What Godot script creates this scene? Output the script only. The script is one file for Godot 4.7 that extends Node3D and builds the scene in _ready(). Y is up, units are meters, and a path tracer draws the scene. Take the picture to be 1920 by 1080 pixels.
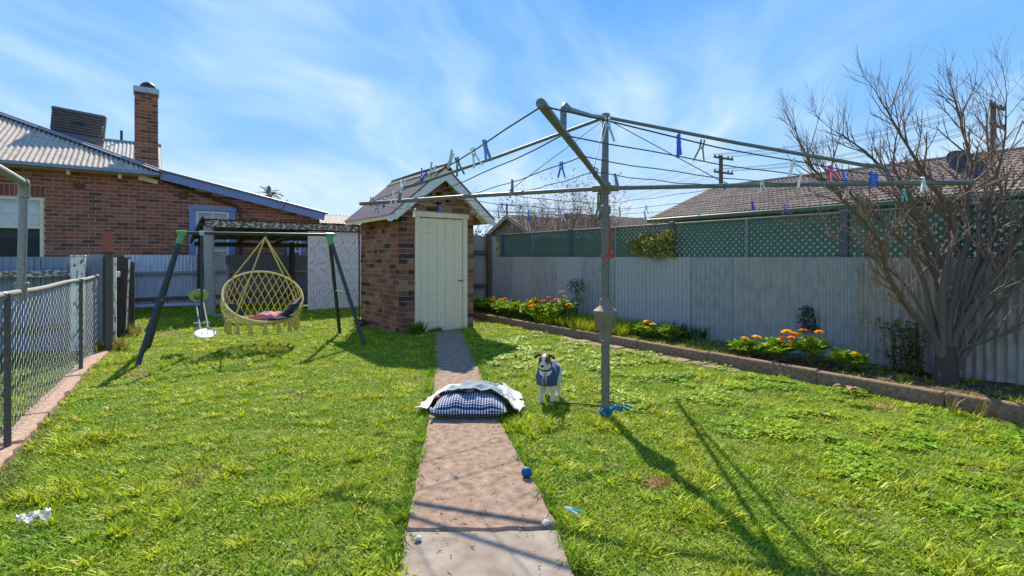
extends Node3D
# Backyard with an outhouse, a rotary clothes hoist, a swing set and a dog.
# x runs along the back fence, -z away along the side fence, metres. u = x, v = -z.

var rng := RandomNumberGenerator.new()
var taken := {}
var mats := {}
var tex := {}
var meshes := {}

func W(u: float, y: float, v: float) -> Vector3:
	return Vector3(u, y, -v)

func rr(a: float, b: float) -> float:
	return rng.randf_range(a, b)

# ---------------------------------------------------------------- naming
func numbered(called: String) -> String:
	if not taken.has(called):
		taken[called] = 0
		return called
	taken[called] += 1
	return "%s_%03d" % [called, taken[called]]

func tag(o: Node, label: String, category: String, group := "", kind := "") -> void:
	if label: o.set_meta("label", label)
	if category: o.set_meta("category", category)
	if group: o.set_meta("group", group)
	if kind: o.set_meta("kind", kind)

func thing(called: String, label: String, category: String, at := Vector3.ZERO, turn := 0.0, group := "") -> Node3D:
	var o := Node3D.new()
	o.name = numbered(called)
	add_child(o)
	o.position = at
	o.rotation.y = turn
	tag(o, label, category, group)
	return o

func part(parent: Node, called: String, mesh: Mesh, m: Material, xf := Transform3D()) -> MeshInstance3D:
	var o := MeshInstance3D.new()
	o.name = called
	o.mesh = mesh
	o.material_override = m
	o.transform = xf
	parent.add_child(o, true)
	return o

func single(called: String, mesh: Mesh, m: Material, label: String, category: String, xf := Transform3D(), group := "") -> MeshInstance3D:
	var o := MeshInstance3D.new()
	o.name = numbered(called)
	o.mesh = mesh
	o.material_override = m
	o.transform = xf
	add_child(o)
	tag(o, label, category, group)
	return o

func setting(called: String, mesh: Mesh, m: Material, xf := Transform3D()) -> MeshInstance3D:
	var o := single(called, mesh, m, "", "", xf)
	o.set_meta("kind", "structure")
	return o

# ---------------------------------------------------------------- mesh builder
class MB:
	var v := PackedVector3Array()
	var n := PackedVector3Array()
	var c := PackedColorArray()
	var t := PackedVector2Array()
	var i := PackedInt32Array()
	var col := Color.WHITE
	func put(p: Vector3, nn: Vector3, uv := Vector2.ZERO) -> int:
		v.append(p); n.append(nn); c.append(col); t.append(uv)
		return v.size() - 1
	func tri(a: Vector3, b: Vector3, d: Vector3) -> void:   # a, b, d run counter-clockwise seen from the front
		var nn := (b - a).cross(d - a).normalized()
		var k := v.size()
		put(a, nn); put(b, nn); put(d, nn)
		i.append_array([k, k + 2, k + 1])
	func quad(a: Vector3, b: Vector3, d: Vector3, e: Vector3) -> void:
		var nn := (b - a).cross(d - a)
		if nn.length_squared() < 1e-14: nn = (d - a).cross(e - a)
		nn = nn.normalized()
		var k := v.size()
		put(a, nn, Vector2(0, 0)); put(b, nn, Vector2(1, 0)); put(d, nn, Vector2(1, 1)); put(e, nn, Vector2(0, 1))
		i.append_array([k, k + 2, k + 1, k, k + 3, k + 2])
	func quad_out(a: Vector3, b: Vector3, d: Vector3, e: Vector3, mid: Vector3) -> void:
		if (b - a).cross(d - a).dot((a + d) * 0.5 - mid) < 0.0: quad(a, e, d, b)
		else: quad(a, b, d, e)
	func tri_out(a: Vector3, b: Vector3, d: Vector3, mid: Vector3) -> void:
		if (b - a).cross(d - a).dot((a + b + d) / 3.0 - mid) < 0.0: tri(a, d, b)
		else: tri(a, b, d)
	func box(xf: Transform3D, s: Vector3, bev := 0.0) -> void:
		var h := s * 0.5
		var m := xf.origin
		if bev <= 0.0:
			for ax in 3:
				for sg in [-1.0, 1.0]:
					var p := []
					for q in [[-1, -1], [1, -1], [1, 1], [-1, 1]]:
						var w := Vector3()
						w[ax] = sg * h[ax]; w[(ax + 1) % 3] = q[0] * h[(ax + 1) % 3]; w[(ax + 2) % 3] = q[1] * h[(ax + 2) % 3]
						p.append(xf * w)
					quad_out(p[0], p[1], p[2], p[3], m)
			return
		var g := h - Vector3.ONE * bev
		var k := {}
		for sx in [-1, 1]:
			for sy in [-1, 1]:
				for sz in [-1, 1]:
					k[Vector4i(sx, sy, sz, 0)] = xf * Vector3(sx * h.x, sy * g.y, sz * g.z)
					k[Vector4i(sx, sy, sz, 1)] = xf * Vector3(sx * g.x, sy * h.y, sz * g.z)
					k[Vector4i(sx, sy, sz, 2)] = xf * Vector3(sx * g.x, sy * g.y, sz * h.z)
					tri_out(k[Vector4i(sx, sy, sz, 0)], k[Vector4i(sx, sy, sz, 1)], k[Vector4i(sx, sy, sz, 2)], m)
		for a in [-1, 1]:
			quad_out(k[Vector4i(a, -1, -1, 0)], k[Vector4i(a, 1, -1, 0)], k[Vector4i(a, 1, 1, 0)], k[Vector4i(a, -1, 1, 0)], m)
			quad_out(k[Vector4i(-1, a, -1, 1)], k[Vector4i(1, a, -1, 1)], k[Vector4i(1, a, 1, 1)], k[Vector4i(-1, a, 1, 1)], m)
			quad_out(k[Vector4i(-1, -1, a, 2)], k[Vector4i(1, -1, a, 2)], k[Vector4i(1, 1, a, 2)], k[Vector4i(-1, 1, a, 2)], m)
			for b in [-1, 1]:
				quad_out(k[Vector4i(a, b, -1, 0)], k[Vector4i(a, b, 1, 0)], k[Vector4i(a, b, 1, 1)], k[Vector4i(a, b, -1, 1)], m)
				quad_out(k[Vector4i(a, -1, b, 0)], k[Vector4i(a, 1, b, 0)], k[Vector4i(a, 1, b, 2)], k[Vector4i(a, -1, b, 2)], m)
				quad_out(k[Vector4i(-1, a, b, 1)], k[Vector4i(1, a, b, 1)], k[Vector4i(1, a, b, 2)], k[Vector4i(-1, a, b, 2)], m)
	func slab(a: Vector3, b: Vector3, w: float, h: float, up := Vector3.UP, bev := 0.0) -> void:   # a bar from a to b
		var z := (b - a)
		var x := up.cross(z).normalized()
		if x.length() < 0.5: x = Vector3.RIGHT
		var y := z.cross(x).normalized()
		box(Transform3D(Basis(x, y, z.normalized()), (a + b) * 0.5), Vector3(w, h, z.length()), bev)
	func tube(p: Array, r, sides := 8, caps := true) -> void:
		var m := p.size()
		var up := Vector3.UP
		var d0: Vector3 = (p[1] - p[0]).normalized()
		if absf(d0.dot(up)) > 0.95: up = Vector3.RIGHT
		var x := up.cross(d0).normalized()
		var first := v.size()
		for j in m:
			var d: Vector3
			if j == 0: d = p[1] - p[0]
			elif j == m - 1: d = p[m - 1] - p[m - 2]
			else: d = (p[j + 1] - p[j]).normalized() + (p[j] - p[j - 1]).normalized()
			d = d.normalized()
			x = (x - d * x.dot(d)).normalized()
			var y := d.cross(x)
			var rad: float = r[j] if r is Array else r
			for s in sides:
				var a := TAU * s / sides
				var o := x * cos(a) + y * sin(a)
				put(p[j] + o * rad, o, Vector2(float(s) / sides, j))
		for j in m - 1:
			for s in sides:
				var a := first + j * sides + s
				var b := first + j * sides + (s + 1) % sides
				i.append_array([a, a + sides, b, b, a + sides, b + sides])
		if caps:
			for e in 2:
				var j := 0 if e == 0 else m - 1
				var d: Vector3 = (p[0] - p[1]).normalized() if e == 0 else (p[m - 1] - p[m - 2]).normalized()
				var k := put(p[j], d)
				var q := v.size()
				for s in sides: put(v[first + j * sides + s], d)
				for s in sides:
					if e == 0: i.append_array([k, q + s, q + (s + 1) % sides])
					else: i.append_array([k, q + (s + 1) % sides, q + s])
	func lathe(prof: Array, seg: int, xf := Transform3D()) -> void:   # prof: Vector2(radius, height), from the bottom up
		var first := v.size()
		var m := prof.size()
		for j in m:
			var a: Vector2 = prof[max(0, j - 1)]
			var b: Vector2 = prof[min(m - 1, j + 1)]
			var sl := (b - a).normalized()
			for s in seg:
				var g := TAU * s / seg
				var nn := Vector3(cos(g) * sl.y, -sl.x, sin(g) * sl.y)
				put(xf * Vector3(cos(g) * prof[j].x, prof[j].y, sin(g) * prof[j].x), (xf.basis * nn).normalized(), Vector2(float(s) / seg, float(j) / m))
		for j in m - 1:
			for s in seg:
				var a := first + j * seg + s
				var b := first + j * seg + (s + 1) % seg
				i.append_array([a, b, a + seg, b, b + seg, a + seg])
	func ball(at: Vector3, r: Vector3, seg := 12, basis := Basis()) -> void:
		var pr := []
		for j in seg / 2 + 1:
			var a := -PI / 2 + PI * j / (seg / 2)
			pr.append(Vector2(maxf(cos(a), 0.001), sin(a)))
		lathe(pr, seg, Transform3D(basis * Basis.from_scale(r), at))
	func grid(nx: int, ny: int, f: Callable, flip := false) -> void:   # f(s, t) with s, t in 0..1 gives a point; normals run with ds x dt
		var first := v.size()
		var p := []
		for b in ny + 1:
			for a in nx + 1:
				p.append(f.call(float(a) / nx, float(b) / ny))
		for b in ny + 1:
			for a in nx + 1:
				var dx: Vector3 = p[b * (nx + 1) + min(nx, a + 1)] - p[b * (nx + 1) + max(0, a - 1)]
				var dy: Vector3 = p[min(ny, b + 1) * (nx + 1) + a] - p[max(0, b - 1) * (nx + 1) + a]
				var nn := dx.cross(dy).normalized()
				put(p[b * (nx + 1) + a], -nn if flip else nn, Vector2(float(a) / nx, float(b) / ny))
		for b in ny:
			for a in nx:
				var k := first + b * (nx + 1) + a
				var l := k + nx + 1
				if flip: i.append_array([k, k + 1, l, k + 1, l + 1, l])
				else: i.append_array([k, l, k + 1, k + 1, l, l + 1])
	func leaf(p: Vector3, d: Vector3, nn: Vector3, ln: float, wd: float, fold := 0.15) -> void:
		var s := d.cross(nn).normalized() * wd * 0.5
		var q := p + d * ln * 0.5
		var tip := p + d * ln - nn * ln * 0.12
		var up := nn * wd * fold
		var k := v.size()
		var n1 := (nn + s.normalized() * 0.35).normalized()
		var n2 := (nn - s.normalized() * 0.35).normalized()
		put(p, nn); put(q + s + up, n2); put(tip, nn); put(q - s + up, n1)
		i.append_array([k, k + 2, k + 1, k, k + 3, k + 2])
	func add(o: MB, xf: Transform3D) -> void:
		var k := v.size()
		for q in o.v.size():
			v.append(xf * o.v[q]); n.append((xf.basis * o.n[q]).normalized()); c.append(o.c[q] * col); t.append(o.t[q])
		for q in o.i: i.append(q + k)
	func done(into: ArrayMesh = null) -> ArrayMesh:
		var m := into if into else ArrayMesh.new()
		if v.is_empty(): return m
		var a := []
		a.resize(Mesh.ARRAY_MAX)
		a[Mesh.ARRAY_VERTEX] = v; a[Mesh.ARRAY_NORMAL] = n; a[Mesh.ARRAY_COLOR] = c; a[Mesh.ARRAY_TEX_UV] = t; a[Mesh.ARRAY_INDEX] = i
		m.add_surface_from_arrays(Mesh.PRIMITIVE_TRIANGLES, a)
		return m

func box_mesh(s: Vector3, bev := 0.0) -> ArrayMesh:
	var key := "box%s_%s" % [s, bev]
	if not meshes.has(key):
		var b := MB.new()
		b.box(Transform3D(), s, bev)
		meshes[key] = b.done()
	return meshes[key]

func put_box(parent: Node, called: String, lo: Vector3, hi: Vector3, m: Material, bev := 0.0) -> MeshInstance3D:   # lo, hi in u, y, v
	var a := W(lo.x, lo.y, lo.z)
	var b := W(hi.x, hi.y, hi.z)
	var o := part(parent, called, box_mesh((b - a).abs(), bev), m)
	o.global_position = (a + b) * 0.5
	return o

# a sheet of corrugated iron: x across the waves, y along them from 0 to top(x), waves in z
func corrugated(width: float, top: Callable, pitch := 0.076, amp := 0.009, phase := 0.0) -> ArrayMesh:
	var b := MB.new()
	var steps := int(ceil(width / pitch * 8.0))
	for s in steps + 1:
		var x := width * s / steps
		var a := TAU * x / pitch + phase
		var z := sin(a) * amp
		var nn := Vector3(-cos(a) * amp * TAU / pitch, 0, 1).normalized()
		var h: float = top.call(x)
		var l := 0.0
		b.put(Vector3(x, l, z), nn, Vector2(x, 0)); b.put(Vector3(x, h, z), nn, Vector2(x, h))
	for s in steps:
		var k := s * 2
		b.i.append_array([k, k + 1, k + 2, k + 2, k + 1, k + 3])
	return b.done()

# ---------------------------------------------------------------- materials
func noise_tex(key: String, kind: int, freq: float, octaves: int, stops: Array, size := 512, sd := 1) -> Texture2D:
	if tex.has(key): return tex[key]
	var f := FastNoiseLite.new()
	f.noise_type = kind
	f.frequency = freq
	f.fractal_octaves = octaves
	f.seed = sd
	var g := Gradient.new()
	g.offsets = PackedFloat32Array(stops.map(func(s): return s[0]))
	g.colors = PackedColorArray(stops.map(func(s): return s[1]))
	var n := NoiseTexture2D.new()
	n.width = size; n.height = size
	n.seamless = true
	n.noise = f
	n.color_ramp = g
	tex[key] = n
	return n

func lin(r: float, g: float, b: float) -> Color:
	return Color(r, g, b).linear_to_srgb()

func grey(x: float) -> Color:
	return Color(x, x, x).linear_to_srgb()

func make_textures() -> void:
	var S := FastNoiseLite.TYPE_SIMPLEX_SMOOTH
	noise_tex("grain", S, 0.11, 3, [[0.0, grey(0.55)], [0.45, grey(0.85)], [1.0, grey(1.15)]])
	noise_tex("blotch", S, 0.014, 6, [[0.15, grey(0.74)], [0.5, grey(0.9)], [0.9, grey(1.0)]], 512, 4)
	noise_tex("mottle", S, 0.03, 6, [[0.15, grey(0.5)], [0.4, grey(0.8)], [0.7, grey(0.95)], [1.0, grey(1.0)]], 512, 9)
	noise_tex("rusty", S, 0.02, 6, [[0.0, lin(0.55, 0.5, 0.48)], [0.5, lin(0.9, 0.88, 0.86)], [0.72, lin(1, 0.95, 0.9)], [0.86, lin(0.75, 0.5, 0.35)], [1.0, lin(0.5, 0.28, 0.18)]], 512, 13)
	noise_tex("peel", S, 0.018, 6, [[0.0, lin(0.13, 0.11, 0.095)], [0.3, lin(0.2, 0.17, 0.145)], [0.36, lin(0.55, 0.51, 0.47)], [0.385, lin(0.78, 0.75, 0.71)], [1.0, lin(0.84, 0.81, 0.78)]], 512, 21)
	noise_tex("peel_old", S, 0.02, 6, [[0.0, lin(0.1, 0.075, 0.06)], [0.52, lin(0.22, 0.17, 0.14)], [0.58, lin(0.42, 0.36, 0.31)], [0.66, lin(0.62, 0.57, 0.52)], [1.0, lin(0.7, 0.65, 0.6)]], 512, 27)
	noise_tex("chips", S, 0.016, 6, [[0.0, lin(0.1, 0.085, 0.075)], [0.235, lin(0.16, 0.13, 0.11)], [0.25, lin(0.7, 0.66, 0.65)], [1.0, lin(0.8, 0.76, 0.76)]], 512, 33)
	noise_tex("concrete", S, 0.02, 9, [[0.02, lin(0.15, 0.105, 0.078)], [0.26, lin(0.225, 0.16, 0.12)], [0.42, lin(0.275, 0.2, 0.15)], [0.62, lin(0.305, 0.226, 0.174)], [0.8, lin(0.355, 0.275, 0.22)], [0.95, lin(0.42, 0.345, 0.285)]], 1024, 41)
	noise_tex("pale_concrete", S, 0.014, 8, [[0.05, lin(0.25, 0.205, 0.165)], [0.4, lin(0.34, 0.29, 0.245)], [0.65, lin(0.38, 0.335, 0.29)], [0.95, lin(0.45, 0.41, 0.365)]], 512, 44)
	noise_tex("stones", FastNoiseLite.TYPE_CELLULAR, 0.09, 1, [[0.0, grey(1.0)], [0.1, grey(0.98)], [0.2, grey(0.74)], [0.6, grey(0.7)], [0.85, grey(0.42)]], 512, 43)
	noise_tex("soil", S, 0.03, 7, [[0.15, lin(0.035, 0.025, 0.016)], [0.5, lin(0.085, 0.06, 0.04)], [0.75, lin(0.13, 0.095, 0.06)], [0.95, lin(0.2, 0.15, 0.1)]], 512, 47)
	noise_tex("turf", S, 0.035, 7, [[0.1, lin(0.05, 0.08, 0.014)], [0.45, lin(0.11, 0.16, 0.022)], [0.75, lin(0.16, 0.18, 0.035)], [0.95, lin(0.22, 0.18, 0.075)]], 512, 53)
	noise_tex("faint", S, 0.02, 5, [[0.1, grey(0.9)], [0.9, grey(1.0)]], 512, 67)
	noise_tex("chips_few", S, 0.016, 6, [[0.0, lin(0.12, 0.1, 0.09)], [0.17, lin(0.2, 0.17, 0.14)], [0.185, lin(0.66, 0.62, 0.58)], [1.0, lin(0.8, 0.77, 0.73)]], 512, 35)
	noise_tex("relief", S, 0.05, 6, [[0.0, Color.BLACK], [1.0, Color.WHITE]], 512, 61)

# colour is linear; t multiplies it
func mat(key: String, color: Color, rough := 0.8, t := "", scale = 1.0, o := {}) -> StandardMaterial3D:
	if mats.has(key): return mats[key]
	var m := StandardMaterial3D.new()
	m.resource_name = key
	m.albedo_color = Color(color.r, color.g, color.b).linear_to_srgb()
	m.roughness = rough
	m.metallic_specular = o.get("spec", 0.4)
	m.metallic = o.get("metal", 0.0)
	if t:
		m.albedo_texture = tex[t]
		m.uv1_triplanar = not o.get("uv", false)
		m.uv1_world_triplanar = o.get("world", true) and not o.get("uv", false)
		m.uv1_scale = scale if scale is Vector3 else Vector3.ONE * scale
		m.uv1_triplanar_sharpness = 4.0
	if o.has("relief"):
		m.heightmap_enabled = true
		m.heightmap_texture = tex["relief"]
		m.heightmap_scale = o.relief * 0.12
	if o.has("back"):
		m.backlight_enabled = true
		m.backlight = o.back
	if o.get("vc", false): m.vertex_color_use_as_albedo = true
	if o.get("rim", 0.0) > 0.0:
		m.rim_enabled = true
		m.rim = o.rim
	if o.get("coat", 0.0) > 0.0:
		m.clearcoat_enabled = true
		m.clearcoat = o.coat
	m.cull_mode = BaseMaterial3D.CULL_DISABLED
	mats[key] = m
	return m

func glass(key: String, a := 0.12) -> StandardMaterial3D:
	if mats.has(key): return mats[key]
	var m := StandardMaterial3D.new()
	m.resource_name = key
	m.albedo_color = Color(0.85, 0.9, 0.92, a)
	m.transparency = BaseMaterial3D.TRANSPARENCY_ALPHA
	m.roughness = 0.04
	m.metallic_specular = 0.5
	mats[key] = m
	return m

func sky_picture() -> ImageTexture:
	var w := 2048
	var h := 1024
	var bytes := PackedByteArray()
	bytes.resize(w * h * 3)
	var f := FastNoiseLite.new()
	f.seed = 5; f.frequency = 1.0; f.fractal_octaves = 5; f.fractal_gain = 0.52
	var g := FastNoiseLite.new()
	g.seed = 11; g.frequency = 0.55; g.fractal_octaves = 4
	var zen := Color8(68, 136, 226); var mid := Color8(122, 178, 237); var low := Color8(192, 219, 242); var gr := Color8(120, 122, 105)
	for y in h:
		var el := PI * (0.5 - (y + 0.5) / h)
		var sy := sin(el)
		var base: Color
		if sy > 0.0:
			base = low.lerp(mid, smoothstep(0.0, 0.3, sy)).lerp(zen, smoothstep(0.22, 0.75, sy))
		else:
			base = gr
		var cy := cos(el)
		for x in w:
			var col := base
			if sy > 0.0:
				var az := TAU * (x + 0.5) / w
				var dx := sin(az) * cy
				var dz := cos(az) * cy
				var k := 1.0 / (sy + 0.18)
				var px := (dx * 0.80 + dz * 0.60) * k
				var pz := (-dx * 0.60 + dz * 0.80) * k
				var wisp := f.get_noise_2d(px * 0.8 + 3.0, pz * 2.6 + 0.9 * g.get_noise_2d(px, pz))
				var bank := g.get_noise_2d(px * 0.9 + 7.0, pz * 1.2 - 4.0)
				var cl := clampf(0.27 + wisp * 0.38 + bank * 0.42, 0.0, 1.0)
				cl = cl * (0.6 + 0.4 * cl)
				col = base.lerp(Color8(248, 248, 248), clampf(cl, 0.0, 0.9))
			var q := (y * w + x) * 3
			bytes[q] = col.r8; bytes[q + 1] = col.g8; bytes[q + 2] = col.b8
	return ImageTexture.create_from_image(Image.create_from_data(w, h, false, Image.FORMAT_RGB8, bytes))

# ---------------------------------------------------------------- scene
func _ready() -> void:
	rng.seed = 77
	# camera: level, lens shifted down a little
	var cam := Camera3D.new()
	cam.name = "camera"
	cam.position = Vector3(0, 1.3, 0)
	cam.rotation_degrees.y = -36.0
	cam.projection = Camera3D.PROJECTION_FRUSTUM
	cam.near = 0.05
	cam.far = 600.0
	cam.size = 2.0 * 0.05 * 540.0 / 940.0
	cam.frustum_offset = Vector2(0, -57.0 / 940.0 * 0.05)
	cam.current = true
	add_child(cam)
	var env := Environment.new()
	env.background_mode = Environment.BG_SKY
	var sky := Sky.new()
	var pano := PanoramaSkyMaterial.new()
	pano.panorama = sky_picture()
	pano.energy_multiplier = 0.60
	sky.sky_material = pano
	env.sky = sky
	env.tonemap_mode = Environment.TONE_MAPPER_LINEAR
	env.tonemap_exposure = 2.1
	env.sdfgi_enabled = true
	env.ssao_enabled = true
	env.ssil_enabled = true
	var we := WorldEnvironment.new()
	we.name = "world"
	we.environment = env
	add_child(we)
	var sun := DirectionalLight3D.new()
	sun.name = "sun"
	sun.light_energy = 1.34
	sun.light_color = Color(1.0, 0.95, 0.86)
	sun.light_angular_distance = 0.6
	sun.shadow_enabled = true
	add_child(sun)
	sun.look_at_from_position(Vector3.ZERO, Vector3(-0.313, -0.676, 0.667), Vector3.UP)

	make_textures()
	build_ground()
	build_outhouse()
	build_brick_house()
	build_fences_left()
	build_shed()
	build_side_fence()
	build_tile_house()
	build_background()
	build_hoist()
	build_swing_set()
	build_dog()
	build_bedding()
	build_tree()
	build_bed_plants()
	build_small_things()
	build_lawn()

# ---------------------------------------------------------------- ground, path, edging
func slab_mesh(outline: Array, top: float, thick: float, wobble: float) -> ArrayMesh:   # outline in u, v, anticlockwise seen from above
	var b := MB.new()
	var pts := []
	for k in outline.size():
		var p: Vector2 = outline[k]
		var q: Vector2 = outline[(k + 1) % outline.size()]
		var steps := int(maxf(1.0, p.distance_to(q) / 0.07))
		for s in steps:
			var w := p.lerp(q, float(s) / steps)
			pts.append(w + Vector2(rr(-wobble, wobble), rr(-wobble, wobble)))
	var mid := Vector2.ZERO
	for p in pts: mid += p
	mid /= pts.size()
	var m := pts.size()
	for k in m:
		var p: Vector2 = pts[k]
		var q: Vector2 = pts[(k + 1) % m]
		var pi := p + (mid - p).normalized() * 0.012
		var qi := q + (mid - q).normalized() * 0.012
		var c := W(mid.x, top - thick, mid.y)
		b.tri_out(W(mid.x, top, mid.y), W(pi.x, top, pi.y), W(qi.x, top, qi.y), c)
		b.quad_out(W(pi.x, top, pi.y), W(qi.x, top, qi.y), W(q.x, top - 0.01, q.y), W(p.x, top - 0.01, p.y), c)
		b.quad_out(W(p.x, top - 0.01, p.y), W(q.x, top - 0.01, q.y), W(q.x, top - thick, q.y), W(p.x, top - thick, p.y), c)
	return b.done()

func build_ground() -> void:
	var g := MB.new()
	g.quad(W(-300, 0, -300), W(300, 0, -300), W(300, 0, 300), W(-300, 0, 300))
	setting("ground", g.done(), mat("turf", Color(1, 1, 1), 0.95, "turf", 0.7, {"spec": 0.2}))
	# path of cast slabs
	var conc := mat("path concrete", Color(1.22, 1.17, 1.13), 0.9, "concrete", 0.55, {"relief": 0.5, "spec": 0.25})
	conc.detail_enabled = true
	conc.detail_blend_mode = BaseMaterial3D.BLEND_MODE_MUL
	conc.detail_albedo = tex["stones"]
	conc.detail_uv_layer = BaseMaterial3D.DETAIL_UV_2
	conc.uv2_triplanar = true
	conc.uv2_world_triplanar = true
	conc.uv2_scale = Vector3.ONE * 2.9
	var pale := mat("pale concrete", Color(0.74, 0.71, 0.68), 0.9, "pale_concrete", 0.8, {"relief": 0.6, "spec": 0.25})
	var path := Node3D.new()
	path.name = "path"
	path.set_meta("kind", "structure")
	add_child(path)
	for s in [
		[[Vector2(2.745, 5.300), Vector2(3.165, 5.030), Vector2(3.62, 5.95), Vector2(4.58, 7.86), Vector2(4.02, 7.86), Vector2(3.25, 6.35)], 0.018, 0],
		[[Vector2(1.815, 3.625), Vector2(2.265, 3.300), Vector2(3.145, 5.005), Vector2(2.725, 5.275)], 0.022, 0],
		[[Vector2(0.975, 2.190), Vector2(1.565, 1.785), Vector2(1.80, 2.27), Vector2(2.240, 3.265), Vector2(1.780, 3.575), Vector2(1.33, 2.80)], 0.028, 0],
		[[Vector2(0.20, 0.80), Vector2(0.80, 0.45), Vector2(1.559, 1.779), Vector2(0.970, 2.183)], 0.024, 1]]:
		part(path, "slab", slab_mesh(s[0], s[1], 0.07, 0.007), pale if s[2] else conc)
	# grit, crumbs and dry clippings lying on the path
	var pebble := MB.new()
	pebble.ball(Vector3.ZERO, Vector3(1.0, 0.6, 0.8), 6)
	var clip := MB.new()
	clip.leaf(Vector3.ZERO, Vector3.RIGHT, Vector3.UP, 1.0, 0.14, 0.2)
	var grit := Node3D.new()
	grit.name = "path_grit"
	grit.set_meta("kind", "stuff")
	add_child(grit)
	for kind in 2:
		var mm := MultiMesh.new()
		mm.transform_format = MultiMesh.TRANSFORM_3D
		mm.use_colors = true
		mm.mesh = pebble.done() if kind == 0 else clip.done()
		mm.instance_count = 220 if kind == 0 else 110
		for k in mm.instance_count:
			var f := pow(rng.randf(), 0.7)
			var a := Vector2(0.62, 1.55).lerp(Vector2(3.1, 6.0), 1.0 - f)
			var b := Vector2(1.25, 1.2).lerp(Vector2(3.55, 5.75), 1.0 - f)
			var e := rng.randf()
			e = e if rng.randf() < 0.5 else (e * 0.15 if rng.randf() < 0.5 else 1.0 - e * 0.15)
			var p := a.lerp(b, lerpf(0.16, 0.84, e))
			var s := rr(0.002, 0.0055) if kind == 0 else rr(0.02, 0.05)
			mm.set_instance_transform(k, Transform3D(Basis(Vector3.UP, rr(0, TAU)) * Basis(Vector3.BACK, rr(-0.1, 0.15)) * Basis.from_scale(Vector3.ONE * s), W(p.x, 0.031, p.y)))
			mm.set_instance_color(k, [Color(0.5, 0.45, 0.4), Color(0.24, 0.18, 0.14), Color(0.42, 0.34, 0.28)][k % 3] if kind == 0 else [Color(0.34, 0.27, 0.12), Color(0.12, 0.08, 0.05), Color(0.2, 0.24, 0.05)][k % 3])
		var mi := MultiMeshInstance3D.new()
		mi.name = "grit" if kind == 0 else "clippings"
		mi.multimesh = mm
		mi.material_override = mat("grit", Color(1, 1, 1), 0.9, "", 1.0, {"vc": true})
		mi.set_meta("kind", "stuff")
		grit.add_child(mi, true)
	# raised garden bed along the side fence
	var bed := MB.new()
	var nz := FastNoiseLite.new()
	nz.seed = 3; nz.frequency = 2.2; nz.fractal_octaves = 4
	bed.grid(16, 160, func(s, t):
		var u: float = lerpf(5.64, 6.72, s)
		var v: float = lerpf(-2.0, 10.4, t)
		return W(u, 0.095 + 0.035 * nz.get_noise_2d(u, v) + 0.02 * sin(s * PI), v))
	setting("garden_soil", bed.done(), mat("soil", Color(1, 1, 1), 0.95, "soil", 1.4, {"relief": 1.5, "spec": 0.2}))
	var edge := Node3D.new()
	edge.name = "garden_edging"
	edge.set_meta("kind", "structure")
	add_child(edge)
	var kerb := mat("kerb concrete", Color(0.85, 0.75, 0.68), 0.92, "concrete", 0.9, {"relief": 0.8, "spec": 0.2})
	var v := -2.0
	while v < 10.1:
		var ln := rr(0.95, 1.25)
		var b := MB.new()
		b.box(Transform3D(Basis(Vector3.UP, rr(-0.006, 0.006)) * Basis(Vector3.BACK, rr(-0.02, 0.02)), W(5.61 + rr(-0.005, 0.005), 0.062 + rr(-0.006, 0.006), v + ln / 2)), Vector3(0.085, 0.15, ln - 0.006), 0.011)
		part(edge, "kerb_block", b.done(), kerb)
		v += ln
	var paving := Node3D.new()
	paving.name = "paver_strip"
	paving.set_meta("kind", "structure")
	add_child(paving)
	v = 3.2
	while v < 6.1:
		var b := MB.new()
		b.box(Transform3D(Basis(Vector3.UP, rr(-0.12, 0.12)) * Basis(Vector3.RIGHT, rr(-0.04, 0.04)), W(5.44 + rr(-0.02, 0.02), -0.006 + rr(-0.01, 0.004), v)), Vector3(0.2, 0.05, 0.205), 0.012)
		part(paving, "paver", b.done(), mat("paver", Color(0.95, 0.8, 0.74), 0.9, "concrete", 1.3, {"relief": 0.5}))
		v += 0.218
	# worn patches of bare soil in the lawn
	var worn := mat("worn soil", Color(2.3, 1.75, 1.2), 0.95, "soil", 2.2)
	for q in [[2.36, 1.845, 0.09, 0.055], [-0.12, 7.0, 0.13, 0.12], [1.05, 5.2, 0.08, 0.05], [3.3, 9.3, 0.2, 0.25], [5.2, 1.65, 0.14, 0.1], [0.12, 10.3, 0.3, 0.3]]:
		var ring := []
		for k in 10: ring.append(Vector2(q[0] + cos(TAU * k / 10.0) * q[2] * rr(0.75, 1.2), q[1] + sin(TAU * k / 10.0) * q[3] * rr(0.75, 1.2)))
		setting("bare_soil", slab_mesh(ring, 0.006, 0.012, 0.01), worn)
	# broken concrete strip under the wire fence
	var strip := Node3D.new()
	strip.name = "concrete_strip"
	strip.set_meta("kind", "structure")
	add_child(strip)
	var pink := mat("pink concrete", Color(1.25, 1.15, 1.08), 0.92, "concrete", 1.0, {"relief": 0.7})
	var at := [3.2, 4.05, 4.75, 5.5, 6.3, 7.05, 7.75, 8.75]
	for k in at.size() - 1:
		var a: float = at[k]
		var z: float = at[k + 1] - 0.02
		var ua := -0.85 + (a - 4.6) * 0.055
		var ub := -0.85 + (z - 4.6) * 0.055
		var wd := rr(0.13, 0.18)
		part(strip, "strip_piece", slab_mesh([Vector2(ua, a), Vector2(ua + wd, a), Vector2(ub + wd + rr(-0.03, 0.03), z), Vector2(ub, z)], 0.045 + rr(-0.01, 0.012), 0.08, 0.012), pink)

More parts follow.
